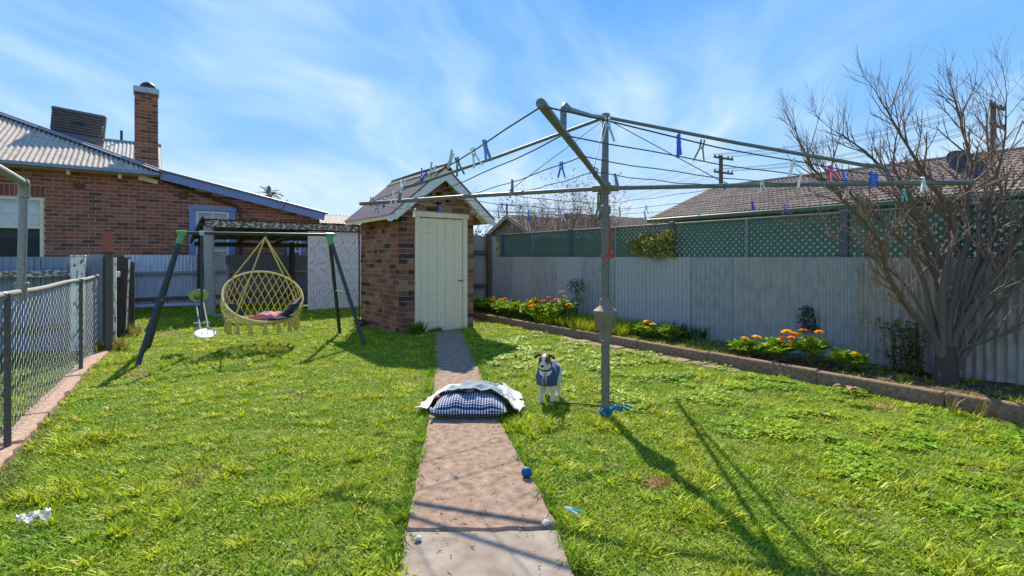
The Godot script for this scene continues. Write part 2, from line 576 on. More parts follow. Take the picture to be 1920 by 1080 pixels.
# ---------------------------------------------------------------- bricks
func brick_mb(l: float, h: float, d: float) -> MB:
	var b := MB.new()
	var e := 0.006
	var x := l / 2
	var y := h / 2
	var f := [Vector3(-x + e, -y + e, 0), Vector3(x - e, -y + e, 0), Vector3(x - e, y - e, 0), Vector3(-x + e, y - e, 0)]
	var g := [Vector3(-x, -y, -e), Vector3(x, -y, -e), Vector3(x, y, -e), Vector3(-x, y, -e)]
	b.quad(f[0], f[1], f[2], f[3])
	for k in 4:
		var j := (k + 1) % 4
		b.quad(g[k], g[j], f[j], f[k])
		b.quad(g[k] + Vector3(0, 0, e - d), g[j] + Vector3(0, 0, e - d), g[j], g[k])
	return b

func brick_tones(which: String) -> Array:
	var o := {"relief": 0.5, "spec": 0.25}
	if which == "house":
		return [mat("brick red", Color(0.39, 0.13, 0.078), 0.85, "mottle", 3.1, o), mat("brick rust", Color(0.44, 0.165, 0.097), 0.85, "mottle", 2.3, o), mat("brick brown", Color(0.34, 0.118, 0.075), 0.85, "mottle", 2.7, o),
			mat("brick plum", Color(0.25, 0.095, 0.066), 0.85, "mottle", 2.1, o), mat("brick dark", Color(0.155, 0.08, 0.062), 0.8, "mottle", 2.9, o)]
	return [mat("old brick red", Color(0.34, 0.12, 0.068), 0.88, "mottle", 2.6, o), mat("old brick orange", Color(0.40, 0.165, 0.09), 0.88, "mottle", 3.3, o), mat("old brick brown", Color(0.25, 0.105, 0.068), 0.88, "mottle", 2.2, o),
		mat("old brick tan", Color(0.40, 0.22, 0.14), 0.88, "mottle", 3.7, o), mat("old brick burnt", Color(0.075, 0.055, 0.052), 0.8, "mottle", 2.4, o)]

# bricks: [centre of the face, length, tone, height]
func lay(wall: Node3D, bricks: Array, turn: Basis, d: float, tones: Array, most := 300) -> void:
	bricks.sort_custom(func(a, b): return (a[0] - Vector3(0, 1.3, 0)).length_squared() < (b[0] - Vector3(0, 1.3, 0)).length_squared())
	var rest := {}
	for k in bricks.size():
		var q: Array = bricks[k]
		var ln := snappedf(q[1], 0.004)
		var key := "brick%s_%s_%s" % [ln, q[3], d]
		if not meshes.has(key): meshes[key] = [brick_mb(ln, q[3], d), null]
		var xf := Transform3D(turn * Basis(Vector3.UP, rr(-0.006, 0.006)) * Basis(Vector3.BACK, rr(-0.004, 0.004)), q[0] + turn.z * rr(-0.002, 0.003))
		if k < most:
			if meshes[key][1] == null: meshes[key][1] = meshes[key][0].done()
			var o := part(wall, "brick", meshes[key][1], tones[q[2]])
			o.global_transform = xf
		else:
			if not rest.has(q[2]): rest[q[2]] = MB.new()
			rest[q[2]].add(meshes[key][0], xf)
	if rest:
		var am := ArrayMesh.new()
		for tone in rest:
			rest[tone].done(am)
			am.surface_set_material(am.get_surface_count() - 1, tones[tone])
		var o := part(wall, "far_bricks", am, null)
		o.global_transform = Transform3D()
		o.set_meta("kind", "stuff")

func tone_pick(dark: float) -> int:
	var x := rng.randf()
	if x < dark: return 4
	return rng.randi_range(0, 3)

# ---------------------------------------------------------------- outhouse
const OU0 := 3.454
const OU1 := 4.885
const OV0 := 7.93
const OV1 := 9.9

func build_outhouse() -> void:
	var t := thing("outhouse", "small old red brick outhouse with a cream door and a rusty gabled iron roof", "outhouse", W(4.17, 0, 8.9))
	var mortar := mat("old mortar", Color(0.44, 0.33, 0.25), 0.95, "mottle", 3.0, {"relief": 0.6, "spec": 0.2})
	var tones := brick_tones("old")
	var ch := 0.0905
	var j := 0.011
	var bh := ch - j
	# front wall: piers either side of the door and the gable
	var front := put_box(t, "front_wall", Vector3(OU0 + 0.007, -0.05, OV0 + 0.007), Vector3(3.70, 2.10, OV0 + 0.11), mortar)
	put_box(front, "mortar", Vector3(4.745, -0.05, OV0 + 0.007), Vector3(OU1 - 0.007, 2.10, OV0 + 0.11), mortar)
	var bricks := []
	for k in 23:
		var y := 0.012 + (k + 0.5) * ch
		var dk := 0.2 if k > 3 else 0.12
		if k % 2 == 0:
			bricks.append([W(OU0 + 0.121, y, OV0), 0.242, tone_pick(dk), bh])
			bricks.append([W(4.81, y, OV0), 0.142, tone_pick(0.12), bh])
		else:
			bricks.append([W(OU0 + 0.0575, y, OV0), 0.115, tone_pick(dk + 0.12), bh])
			bricks.append([W(OU0 + 0.1845, y, OV0), 0.115, tone_pick(dk), bh])
			bricks.append([W(4.776, y, OV0), 0.066, tone_pick(0.12), bh])
			bricks.append([W(4.848, y, OV0), 0.066, tone_pick(0.12), bh])
	var holes := [[1, 4.17], [3, 4.17], [2, 3.985], [2, 4.355]]
	for k in 8:
		var y0 := 2.105 + k * ch
		var y := y0 + ch / 2
		var half := (2.80 - (y0 + ch)) / 0.86
		if half < 0.06: break
		var lo := maxf(4.17 - half, OU0)
		var hi := minf(4.17 + half, OU1)
		var gaps := holes.filter(func(h): return h[0] == k)
		var from := lo
		for h in gaps + [[k, hi + 0.0575]]:
			if h[1] - 0.0575 > from:
				put_box(front, "mortar", Vector3(from + 0.004, y0, OV0 + 0.007), Vector3(h[1] - 0.0575, y0 + ch + 0.0005, OV0 + 0.11), mortar)
			from = h[1] + 0.0575
		var x := 4.17 - 0.253 * 6 + (0.1265 if k % 2 else 0.0)
		while x < hi:
			var a := maxf(x + j / 2, lo)
			var z := minf(x + 0.253 - j / 2, hi)
			for h in gaps:
				if a < h[1] + 0.0575 and z > h[1] - 0.0575:
					if h[1] - 0.0575 - a > 0.04: bricks.append([W((a + h[1] - 0.0575) / 2, y, OV0), h[1] - 0.0575 - a, tone_pick(0.1), bh])
					a = h[1] + 0.0575
			if z - a > 0.04: bricks.append([W((a + z) / 2, y, OV0), z - a, tone_pick(0.1), bh])
			x += 0.253
	lay(front, bricks, Basis(), 0.1, tones)
	# side wall that faces the lawn
	var side := put_box(t, "side_wall", Vector3(OU0 + 0.007, -0.05, OV0 + 0.1115), Vector3(OU0 + 0.11, 2.11, OV1), mortar)
	bricks = []
	for k in 23:
		var y := 0.012 + (k + 0.5) * ch
		var x := OV0 + 0.114 - (0.0 if k % 2 else 0.121)
		while x < OV1 - 0.05:
			var full := 0.242 if k % 4 != 3 else 0.115
			var a := maxf(x, OV0 + 0.114)
			var z := minf(x + full, OV1)
			if z - a > 0.03: bricks.append([W(OU0, y, (a + z) / 2), z - a, tone_pick(0.08), bh])
			x += full + j
	lay(side, bricks, Basis(Vector3.UP, -PI / 2), 0.1, tones, 240)
	put_box(t, "footing", Vector3(OU0 - 0.05, -0.1, OV0 + 0.3), Vector3(OU0 + 0.1, 0.03, OV1 + 0.02), mat("footing", Color(0.8, 0.62, 0.52), 0.95, "concrete", 1.2, {"relief": 1.0}), 0.02)
	var plain := mat("old brick plain", Color(0.22, 0.1, 0.065), 0.9, "mottle", 2.0, {"relief": 0.8})
	put_box(t, "back_wall", Vector3(OU0 + 0.111, -0.05, OV1 - 0.11), Vector3(OU1 - 0.111, 2.3, OV1 - 0.001), plain)
	put_box(t, "far_side_wall", Vector3(OU1 - 0.11, -0.05, OV0 + 0.111), Vector3(OU1, 2.10, OV1), plain)
	# door
	var cream := mat("cream paint", Color(0.90, 0.71, 0.49), 0.6, "faint", 0.8, {"spec": 0.35})
	var frame := put_box(t, "door_frame", Vector3(3.655, 2.004, OV0 - 0.022), Vector3(4.775, 2.098, OV0 + 0.07), cream, 0.004)
	put_box(frame, "jamb", Vector3(3.704, -0.03, OV0 - 0.018), Vector3(3.788, 2.0035, OV0 + 0.07), cream, 0.004)
	put_box(frame, "jamb", Vector3(4.657, -0.03, OV0 - 0.018), Vector3(4.742, 2.0035, OV0 + 0.07), cream, 0.004)
	var door := Node3D.new()
	door.name = "door"
	t.add_child(door)
	door.set_meta("label", "cream painted door of five vertical boards")
	var bw := (4.652 - 3.793) / 5.0
	for k in 5:
		put_box(door, "board", Vector3(3.793 + k * bw + 0.002, 0.0 + rr(-0.006, 0.003), OV0 + 0.014), Vector3(3.793 + (k + 1) * bw - 0.002, 1.992, OV0 + 0.039 + rr(-0.001, 0.002)), cream, 0.004)
	put_box(door, "ledge", Vector3(3.80, 0.2, OV0 + 0.042), Vector3(4.645, 0.32, OV0 + 0.06), cream)
	put_box(door, "ledge", Vector3(3.80, 1.7, OV0 + 0.042), Vector3(4.645, 1.82, OV0 + 0.06), cream)
	for y in [0.19, 1.755]:
		put_box(door, "strap_hinge", Vector3(3.775, y - 0.012, OV0 + 0.005), Vector3(4.09, y + 0.012, OV0 + 0.0135), cream, 0.002)
	var iron := mat("dull iron", Color(0.16, 0.14, 0.12), 0.45, "grain", 4.0, {"metal": 0.7})
	put_box(door, "latch_plate", Vector3(4.545, 1.03, OV0 + 0.006), Vector3(4.57, 1.13, OV0 + 0.0135), cream, 0.002)
	var kn := MB.new()
	kn.tube([W(4.60, 0.885, OV0 + 0.015), W(4.60, 0.885, OV0 - 0.035)], [0.011, 0.013], 10)
	kn.tube([W(4.60, 0.885, OV0 - 0.03), W(4.535, 0.883, OV0 - 0.033)], [0.009, 0.007], 8)
	kn.tube([W(4.60, 0.885, OV0 - 0.0295), W(4.655, 0.888, OV0 - 0.024)], [0.007, 0.006], 8)
	part(door, "door_handle", kn.done(), iron).global_transform = Transform3D()
	# roof
	var rust := mat("rusty roof", Color(0.50, 0.34, 0.285), 0.7, "rusty", Vector3(1.0, 0.8, 2.0), {"metal": 0.1})
	var roof := Node3D.new()
	roof.name = "roof"
	t.add_child(roof, true)
	var slope := sqrt(1.0 + 0.86 * 0.86)
	for s in [-1.0, 1.0]:
		for k in 3:
			var m := corrugated(0.80, func(x): return slope * 1.03, 0.10, 0.010)
			var ya := Vector3(-s, 0.86, 0) / slope
			var xa := Vector3(0, 0, -1)
			var o := part(roof, "iron_sheet", m, rust)
			o.global_transform = Transform3D(Basis(xa, ya, xa.cross(ya)), W(4.17 + s * 1.03, 2.02 - 0.026 + k * 0.004, 7.66 + k * 0.775))
	var cap := MB.new()
	cap.tube([W(4.17, 2.895, 7.63), W(4.17, 2.905, 8.8), W(4.17, 2.895, 10.02)], 0.035, 10)
	for s in [-1.0, 1.0]:
		cap.slab(W(4.17 + s * 0.085, 2.837, 7.63), W(4.17 + s * 0.085, 2.837, 10.02), 0.15, 0.004, Vector3(s * 0.86, 1, 0))
	part(roof, "ridge_cap", cap.done(), mat("ridge iron", Color(0.13, 0.105, 0.1), 0.5, "rusty", 1.5, {"metal": 0.5})).global_transform = Transform3D()
	# barge boards, plates and fascia
	var peel := mat("peeling white board", Color(1, 1, 1), 0.7, "chips_few", Vector3(1.3, 1.3, 1.3))
	for s in [-1.0, 1.0]:
		var b := MB.new()
		var a := Vector2(4.17 + s * 1.05, 1.945)
		var z := Vector2(4.17, 2.85)
		var pts := [Vector2(a.x, a.y - 0.05), Vector2(a.x - s * 0.06, a.y - 0.06), Vector2(z.x, z.y - 0.21), Vector2(z.x, z.y), Vector2(a.x, a.y + 0.0)]
		var front_v := 7.685
		var mid := W(4.17 + s * 0.5, 2.3, front_v + 0.011)
		for k in 5:
			var p: Vector2 = pts[k]
			var q: Vector2 = pts[(k + 1) % 5]
			b.quad_out(W(p.x, p.y, front_v), W(q.x, q.y, front_v), W(q.x, q.y, front_v + 0.024), W(p.x, p.y, front_v + 0.024), mid)
		for f in [0.0, 0.024]:
			for k in [1, 2, 3]:
				b.tri_out(W(pts[0].x, pts[0].y, front_v + f), W(pts[k].x, pts[k].y, front_v + f), W(pts[k + 1].x, pts[k + 1].y, front_v + f), mid)
		part(roof, "barge_board", b.done(), peel).global_transform = Transform3D()
		var e := MB.new()
		e.slab(W(4.17 + s * 0.93, 1.95, 7.72), W(4.17 + s * 0.02, 2.72, 7.72), 0.09, 0.045, Vector3(0, 0, 1))
		part(roof, "rafter", e.done(), cream).global_transform = Transform3D()
		put_box(t, "wall_plate", Vector3(4.17 + s * 0.70 - 0.06, 2.115, 7.71), Vector3(4.17 + s * 0.70 + 0.06, 2.20, OV1 - 0.02), cream, 0.004)
		put_box(roof, "fascia", Vector3(4.17 + s * 1.0 - 0.01, 1.93, 7.72), Vector3(4.17 + s * 1.0 + 0.01, 2.005, 9.95), cream, 0.003)
		for k in 4:
			var r := MB.new()
			r.slab(W(4.17 + s * 0.985, 1.96, 8.0 + k * 0.6), W(4.17 + s * 0.1, 2.72, 8.0 + k * 0.6), 0.045, 0.07, Vector3(0, 1, 0))
			part(roof, "rafter", r.done(), cream).global_transform = Transform3D()
	# rusty pipe and hook on the back corner
	var pipe := MB.new()
	pipe.tube([W(3.40, 0.0, 9.86), W(3.41, 1.0, 9.87), W(3.40, 1.93, 9.86)], 0.016, 7)
	part(t, "pipe", pipe.done(), mat("rust", Color(0.12, 0.07, 0.05), 0.8, "grain", 3.0)).global_transform = Transform3D()

# ---------------------------------------------------------------- neighbouring brick house
func build_brick_house() -> void:
	var t := thing("brick_house", "red brick neighbouring house with a cream corrugated hip roof behind the back fence", "house", W(0, 0, 17))
	var mortar := mat("mortar", Color(0.54, 0.39, 0.30), 0.95, "mottle", 3.0, {"relief": 0.4, "spec": 0.2})
	var V := 16.6
	var blue := mat("blue trim", Color(0.2, 0.27, 0.47), 0.55, "blotch", 1.3, {"spec": 0.45})
	var cream := mat("cream paint", Color(0.86, 0.76, 0.58))
	var white := mat("window white", Color(0.74, 0.72, 0.66), 0.5, "blotch", 1.5)
	# windows: u0, u1, y0, y1
	var wins := [[-3.45, -2.05, 1.0, 2.76], [0.93, 2.07, 1.2, 2.755], [3.46, 4.01, 1.2, 2.2]]
	var wall := put_box(t, "wall", Vector3(-7.0, 0, V + 0.007), Vector3(-3.45, 3.6, V + 0.23), mortar)
	var spans := [[-2.05, 0.93], [2.07, 3.46], [4.01, 4.45]]
	for s in spans:
		var m := MB.new()
		var pts := [Vector2(s[0], 0), Vector2(s[1], 0), Vector2(s[1], minf(3.6, 3.48 - 0.215 * (s[1] - 0.25))), Vector2(s[0], minf(3.6, 3.48 - 0.215 * (s[0] - 0.25)))]
		if s[0] < 0.0: pts = [Vector2(s[0], 0), Vector2(s[1], 0), Vector2(s[1], 3.334), Vector2(0.25, 3.48), Vector2(0.2, 3.6), Vector2(s[0], 3.6)]
		for k in range(1, pts.size() - 1):
			m.tri(W(pts[0].x, pts[0].y, V + 0.007), W(pts[k].x, pts[k].y, V + 0.007), W(pts[k + 1].x, pts[k + 1].y, V + 0.007))
		for k in pts.size():
			var p: Vector2 = pts[k]
			var q: Vector2 = pts[(k + 1) % pts.size()]
			m.quad_out(W(p.x, p.y, V + 0.007), W(q.x, q.y, V + 0.007), W(q.x, q.y, V + 0.23), W(p.x, p.y, V + 0.23), W((s[0] + s[1]) / 2, 1.5, V + 0.1))
		part(wall, "mortar", m.done(), mortar).global_transform = Transform3D()
	for w in wins:
		var top: float = minf(3.6, 3.48 - 0.215 * maxf(0.0, w[1] - 0.25))
		put_box(wall, "mortar", Vector3(w[0], w[3], V + 0.0075), Vector3(w[1], top, V + 0.23), mortar)
		put_box(wall, "mortar", Vector3(w[0], 0, V + 0.0075), Vector3(w[1], w[2], V + 0.23), mortar)
	var tones := brick_tones("house")
	var ch := 0.0935
	var pl := 0.27
	var j := 0.014
	var bricks := []
	for k in 26:
		var y0 := 1.10 + k * ch
		var y := y0 + ch / 2
		var x := -5.4 + (pl / 2 if k % 2 else 0.0)
		while x < 4.45:
			var a := x + j / 2
			var z := minf(x + pl - j / 2, 4.45)
			x += pl
			var cut := false
			for w in wins:
				if y > w[2] - 0.02 and y < w[3] + 0.04 + (0.3 if w[0] < -2.0 else 0.0):
					if a < w[1] and z > w[0]:
						if w[1] - a > z - w[0]: z = minf(z, w[0] - 0.005)
						else: a = maxf(a, w[1] + 0.005)
			if z - a < 0.05: cut = true
			if y0 + ch > (3.56 if z < 0.28 else 3.475 - 0.215 * (z - 0.25)): cut = true
			if not cut: bricks.append([W((a + z) / 2, y, V), z - a, tone_pick(0.06), ch - j])
	lay(wall, bricks, Basis(), 0.06, tones)
	var sold := []
	for k in 16: sold.append([W(-3.41 + k * 0.089, 2.91, V), 0.076, rng.randi_range(0, 3), 0.27])
	lay(wall, sold, Basis(), 0.06, tones)
	for q in [[-1.512, -1.277, 3.02, 3.165], [0.68, 0.91, 2.91, 3.07]]:
		var vent := put_box(wall, "air_vent", Vector3(q[0], q[2], V - 0.006), Vector3(q[1], q[3], V + 0.02), mat("terracotta", Color(0.2, 0.07, 0.04), 0.8, "grain", 3.0), 0.003)
		for k in 5: put_box(vent, "slot", Vector3(q[0] + 0.02, q[2] + 0.015 + k * 0.026, V - 0.014), Vector3(q[1] - 0.02, q[2] + 0.025 + k * 0.026, V - 0.0065), mat("terracotta", Color(0.2, 0.07, 0.04)))
	# sash windows
	for k in 3:
		var w: Array = wins[k]
		var win := Node3D.new()
		win.name = "window"
		t.add_child(win, true)
		var ax: float = w[0]; var bx: float = w[1]; var ay: float = w[2]; var by: float = w[3]
		if k > 0:
			var e := 0.15 if k == 1 else 0.1
			put_box(win, "blue_surround", Vector3(ax, ay, V - 0.03), Vector3(ax + e, by - e * 0.8, V + 0.06), blue, 0.004)
			put_box(win, "blue_surround", Vector3(bx - e, ay, V - 0.03), Vector3(bx, by - e * 0.8, V + 0.06), blue, 0.004)
			put_box(win, "blue_surround", Vector3(ax - 0.04, by - e * 0.8 + 0.001, V - 0.036), Vector3(bx + 0.04, by, V + 0.06), blue, 0.004)
			ax += e + 0.001; bx -= e + 0.001; by -= e * 0.8 + 0.001
		var f := 0.075
		var fm := white if k else cream
		put_box(win, "frame", Vector3(ax, ay, V + 0.02), Vector3(ax + f, by, V + 0.11), fm, 0.004)
		put_box(win, "frame", Vector3(bx - f, ay, V + 0.02), Vector3(bx, by, V + 0.11), fm, 0.004)
		put_box(win, "frame", Vector3(ax + f, by - f, V + 0.022), Vector3(bx - f, by, V + 0.11), fm, 0.004)
		var rail_y := 2.0 if k == 0 else 1.46
		put_box(win, "meeting_rail", Vector3(ax + f, rail_y, V + 0.024), Vector3(bx - f, rail_y + 0.06, V + 0.1), fm, 0.004)
		if k == 0:
			put_box(win, "glazing_bar", Vector3(-2.93, rail_y + 0.06, V + 0.04), Vector3(-2.90, by - f, V + 0.075), fm, 0.003)
			put_box(win, "glazing_bar", Vector3(ax + f, 2.345, V + 0.043), Vector3(bx - f, 2.37, V + 0.072), fm, 0.003)
		else:
			put_box(win, "glazing_bar", Vector3((ax + bx) / 2 - 0.02, rail_y + 0.06, V + 0.04), Vector3((ax + bx) / 2 + 0.02, by - f, V + 0.075), fm, 0.003)
		put_box(win, "pane", Vector3(ax + f, rail_y + 0.06, V + 0.055), Vector3(bx - f, by - f, V + 0.058), glass("window pane"))
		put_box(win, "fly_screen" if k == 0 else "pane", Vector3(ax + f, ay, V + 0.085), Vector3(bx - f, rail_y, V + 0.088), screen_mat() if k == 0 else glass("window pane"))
		var cur := MB.new()
		var cy0 := rail_y - 0.22 if k == 0 else ay
		cur.grid(60, 6, func(s, q): return W(lerpf(ax + 0.05, bx - 0.05, s), lerpf(cy0, by - 0.03, q), V + 0.19 + 0.012 * sin(s * (110.0 if k else 46.0) + 2.0 * sin(s * 17.0)) + 0.01 * sin(s * 9.0 + q * 5.0)))
		part(win, "curtain", cur.done(), mat("lace", Color(0.74, 0.78, 0.8), 0.9, "blotch", 1.2, {"back": Color(0.3, 0.3, 0.3)}) if k == 0 else mat("grey curtain", Color(0.34, 0.37, 0.42), 0.9, "blotch", 2.0)).global_transform = Transform3D()
		# the room behind, with walls, floor and ceiling
		var plaster := mat("room plaster", Color(0.5, 0.46, 0.4), 0.9)
		var room := put_box(win, "room", Vector3(ax - 0.25, ay - 0.3, V + 2.9), Vector3(bx + 0.25, by + 0.2, V + 2.95), plaster)
		put_box(room, "room_side", Vector3(ax - 0.30, ay - 0.35, V + 0.232), Vector3(ax - 0.251, by + 0.25, V + 2.95), plaster)
		put_box(room, "room_side", Vector3(bx + 0.251, ay - 0.35, V + 0.232), Vector3(bx + 0.30, by + 0.25, V + 2.95), plaster)
		put_box(room, "room_ceiling", Vector3(ax - 0.25, by + 0.201, V + 0.232), Vector3(bx + 0.25, by + 0.25, V + 2.95), plaster)
		put_box(room, "room_floor", Vector3(ax - 0.25, ay - 0.35, V + 0.232), Vector3(bx + 0.25, ay - 0.301, V + 2.95), plaster)
	# main hip roof: front face and the face that runs down to the right
	var iron := mat("cream roof iron", Color(0.50, 0.45, 0.39), 0.85, "rusty", Vector3(0.5, 0.25, 0.25), {"spec": 0.2})
	var roof := Node3D.new()
	roof.name = "roof"
	t.add_child(roof, true)
	var p := 0.485
	var sl := sqrt(1.0 + p * p)
	var xb := -7.0
	while xb < 0.2:
		var x0 := xb
		var wdt := minf(0.76, 0.22 - xb)
		var o := part(roof, "iron_sheet", corrugated(wdt, func(x): return minf(5.2, maxf(0.02, (0.25 - (x0 + x)) * sl)), 0.11, 0.016), iron)
		o.global_transform = Transform3D(Basis(Vector3.RIGHT, Vector3(0, p, -1) / sl, Vector3(0, 1, p) / sl), W(xb, 3.565, 16.3))
		xb += 0.76
	var vb := 16.3
	while vb < 23.0:
		var v0 := vb
		var o := part(roof, "iron_sheet", corrugated(0.76, func(x): return minf(5.2, maxf(0.02, (v0 + x - 16.3) * sl)), 0.11, 0.016), iron)
		o.global_transform = Transform3D(Basis(Vector3(0, 0, -1), Vector3(-1, p, 0) / sl, Vector3(0, 0, -1).cross(Vector3(-1, p, 0) / sl)), W(0.25, 3.565, vb))
		vb += 0.76
	var gal := mat("blue grey flashing", Color(0.26, 0.29, 0.36), 0.45, "blotch", 1.0, {"metal": 0.4})
	var hip := MB.new()
	hip.slab(W(0.3, 3.585, 16.25), W(-4.7, 3.585 + 5.0 * p, 21.25), 0.26, 0.03, Vector3(0.3, 1, 0.3), 0.008)
	hip.tube([W(0.3, 3.6, 16.25), W(-4.7, 3.6 + 5.0 * p, 21.25)], 0.045, 8)
	part(roof, "hip_cap", hip.done(), gal).global_transform = Transform3D()
	# gutter and brackets
	var gut := MB.new()
	gut.box(Transform3D(Basis(), W(-3.4, 3.505, 16.24)), Vector3(7.3, 0.10, 0.11), 0.02)
	part(t, "gutter", gut.done(), gal).global_transform = Transform3D()
	for q in [-3.95, -1.62, -0.62]: put_box(t, "eave_bracket", Vector3(q, 3.34, 16.36), Vector3(q + 0.07, 3.45, 16.6), cream, 0.004)
	put_box(t, "soffit", Vector3(-7.0, 3.452, 16.30), Vector3(0.22, 3.47, 16.6), cream)
	var br := MB.new()
	br.slab(W(-0.2, 3.42, 16.55), W(0.22, 3.33, 16.55), 0.05, 0.11)
	part(t, "eave_board", br.done(), cream).global_transform = Transform3D()
	# lean-to roof that falls to the right
	var board := MB.new()
	board.slab(W(0.28, 3.50, 16.33), W(4.53, 3.50 - 0.215 * 4.25, 16.33), 0.03, 0.23, Vector3(0.21, 1, 0), 0.004)
	part(roof, "barge_board", board.done(), blue).global_transform = Transform3D()
	var lean := MB.new()
	lean.tube([W(0.2, 3.645, 16.30), W(4.62, 3.645 - 0.215 * 4.42, 16.30)], 0.032, 8)
	lean.slab(W(0.24, 3.635, 18.3), W(4.6, 3.635 - 0.215 * 4.36, 18.3), 4.0, 0.03, Vector3(0.21, 1, 0))
	part(roof, "lean_to_iron", lean.done(), gal).global_transform = Transform3D()
	put_box(t, "end_wall", Vector3(4.33, 0, V + 0.232), Vector3(4.45, 2.4, 20.4), mortar)
	# brown downpipe
	var dp := MB.new()
	dp.tube([W(0.12, 3.45, 16.42), W(0.3, 3.40, 16.5), W(1.9, 2.86, 16.52), W(2.12, 2.77, 16.52), W(2.2, 2.64, 16.52), W(2.2, 0.1, 16.52)], 0.04, 10)
	part(t, "downpipe", dp.done(), mat("brown pipe", Color(0.085, 0.042, 0.034), 0.5, "grain", 2.0)).global_transform = Transform3D()
	var hk := MB.new()
	hk.tube([W(3.42, 3.05, 16.25), W(3.38, 2.95, 16.22), W(3.0, 2.45, 15.9)], 0.012, 6)
	part(t, "stay_rod", hk.done(), mat("rust", Color(0.12, 0.07, 0.05))).global_transform = Transform3D()
	# chimney
	var ch_t := put_box(t, "chimney", Vector3(-0.295, 3.4, 17.207), Vector3(0.228, 5.86, 17.62), mortar)
	var cb := []
	for k in 25:
		var y := 3.55 + (k + 0.5) * 0.0925
		if k % 2 == 0:
			cb.append([W(-0.17, y, 17.2), 0.255, tone_pick(0.15), 0.079])
			cb.append([W(0.10, y, 17.2), 0.258, tone_pick(0.15), 0.079])
		else:
			cb.append([W(-0.235, y, 17.2), 0.12, tone_pick(0.25), 0.079])
			cb.append([W(-0.035, y, 17.2), 0.255, tone_pick(0.15), 0.079])
			cb.append([W(0.163, y, 17.2), 0.125, tone_pick(0.25), 0.079])
	lay(ch_t, cb, Basis(), 0.08, tones)
	cb = []
	for k in 25:
		for q in 2: cb.append([W(0.235, 3.55 + (k + 0.5) * 0.0925, 17.345 + q * 0.19), 0.175, tone_pick(0.15), 0.079])
	lay(ch_t, cb, Basis(Vector3.UP, PI / 2), 0.08, tones)
	put_box(ch_t, "chimney_cap", Vector3(-0.325, 5.86, 17.165), Vector3(0.262, 6.02, 17.65), mat("zinc", Color(0.45, 0.47, 0.5), 0.4, "blotch", 1.2, {"metal": 0.5}), 0.01)
	var pot := MB.new()
	var prof := []
	for k in 9:
		var a := PI / 2 * k / 8.0
		prof.append(Vector2(0.19 * cos(a) + 0.002, 0.21 * sin(a)))
	pot.lathe(prof, 14, Transform3D(Basis(Vector3.BACK, -0.25).scaled(Vector3(1.05, 1, 1)), W(0.0, 6.02, 17.4)))
	part(ch_t, "cowl", pot.done(), mat("cowl iron", Color(0.05, 0.04, 0.038), 0.5, "rusty", 2.0)).global_transform = Transform3D()
	# rear wing seen past the chimney
	var wing := Node3D.new()
	wing.name = "rear_wing"
	t.add_child(wing)
	var pale := mat("pale roof iron", Color(0.55, 0.52, 0.47), 0.85, "rusty", 0.3, {"spec": 0.2})
	for k in 5:
		var o := part(wing, "iron_sheet", corrugated(0.76, func(x): return 2.75, 0.11, 0.016), pale)
		o.global_transform = Transform3D(Basis(Vector3.RIGHT, Vector3(0, 0.5, -1).normalized(), Vector3(0, 1, 0.5).normalized()), W(-3.42 + k * 0.76, 4.2, 20.0))
	put_box(wing, "wing_wall", Vector3(-3.3, 2.4, 20.4), Vector3(0.33, 4.3, 24.4), mortar)
	var gab := MB.new()
	gab.tri(W(0.35, 4.25, 20.2), W(0.35, 4.25, 24.7), W(0.35, 5.42, 22.45))
	part(wing, "gable", gab.done(), blue).global_transform = Transform3D()
	put_box(wing, "ridge_cap", Vector3(-3.4, 5.36, 22.3), Vector3(0.40, 5.43, 22.6), gal, 0.01)
	for k in 1:
		var fl := MB.new()
		fl.tube([W(-0.75, 5.42, 22.4), W(-0.75, 5.78, 22.4)], 0.04, 8)
		part(wing, "flue", fl.done(), mat("cowl iron", Color(0.05, 0.04, 0.038))).global_transform = Transform3D()
	build_cooler()

func build_cooler() -> void:
	var t := thing("evaporative_cooler", "dark grey louvred evaporative cooler sitting on the cream iron roof", "air conditioner", W(-1.66, 4.60, 19.35), 0.06)
	t.rotation.z = -0.07
	var pl := mat("cooler plastic", Color(0.11, 0.112, 0.13), 0.5, "blotch", 1.0, {"spec": 0.45})
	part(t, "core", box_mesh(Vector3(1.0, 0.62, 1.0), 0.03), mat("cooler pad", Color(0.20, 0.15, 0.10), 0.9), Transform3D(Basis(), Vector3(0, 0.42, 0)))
	part(t, "base_tray", box_mesh(Vector3(1.16, 0.2, 1.16), 0.04), pl, Transform3D(Basis(), Vector3(0, 0.12, 0)))
	part(t, "lid", box_mesh(Vector3(1.2, 0.1, 1.2), 0.03), pl, Transform3D(Basis(), Vector3(0, 0.83, 0)))
	for k in 7:
		var b := MB.new()
		var y := 0.27 + k * 0.078
		for a in 4:
			var bs := Basis(Vector3.UP, a * PI / 2)
			b.box(Transform3D(bs * Basis(Vector3.RIGHT, 0.45), bs * Vector3(0, y, 0.57 + 0.004 * (a % 2))), Vector3(1.15 - 0.01 * (a % 2), 0.058, 0.024), 0.004)
		part(t, "louvre", b.done(), pl)
	var ft := MB.new()
	ft.tube([Vector3(0.3, 0.05, 0.3), Vector3(0.3, -0.5, 0.3)], 0.04, 8)
	ft.box(Transform3D(Basis(), Vector3(0, -0.25, 0)), Vector3(0.6, 0.6, 0.6), 0.01)
	part(t, "dropper", ft.done(), mat("zinc", Color(0.45, 0.47, 0.5)))
	var tm := TextMesh.new()
	tm.text = "coolair"
	tm.font_size = 16
	tm.pixel_size = 0.006
	tm.depth = 0.006
	part(t, "raised_lettering", tm, mat("cooler letters", Color(0.025, 0.025, 0.03), 0.5), Transform3D(Basis(), Vector3(0.0, 0.52, 0.605)))

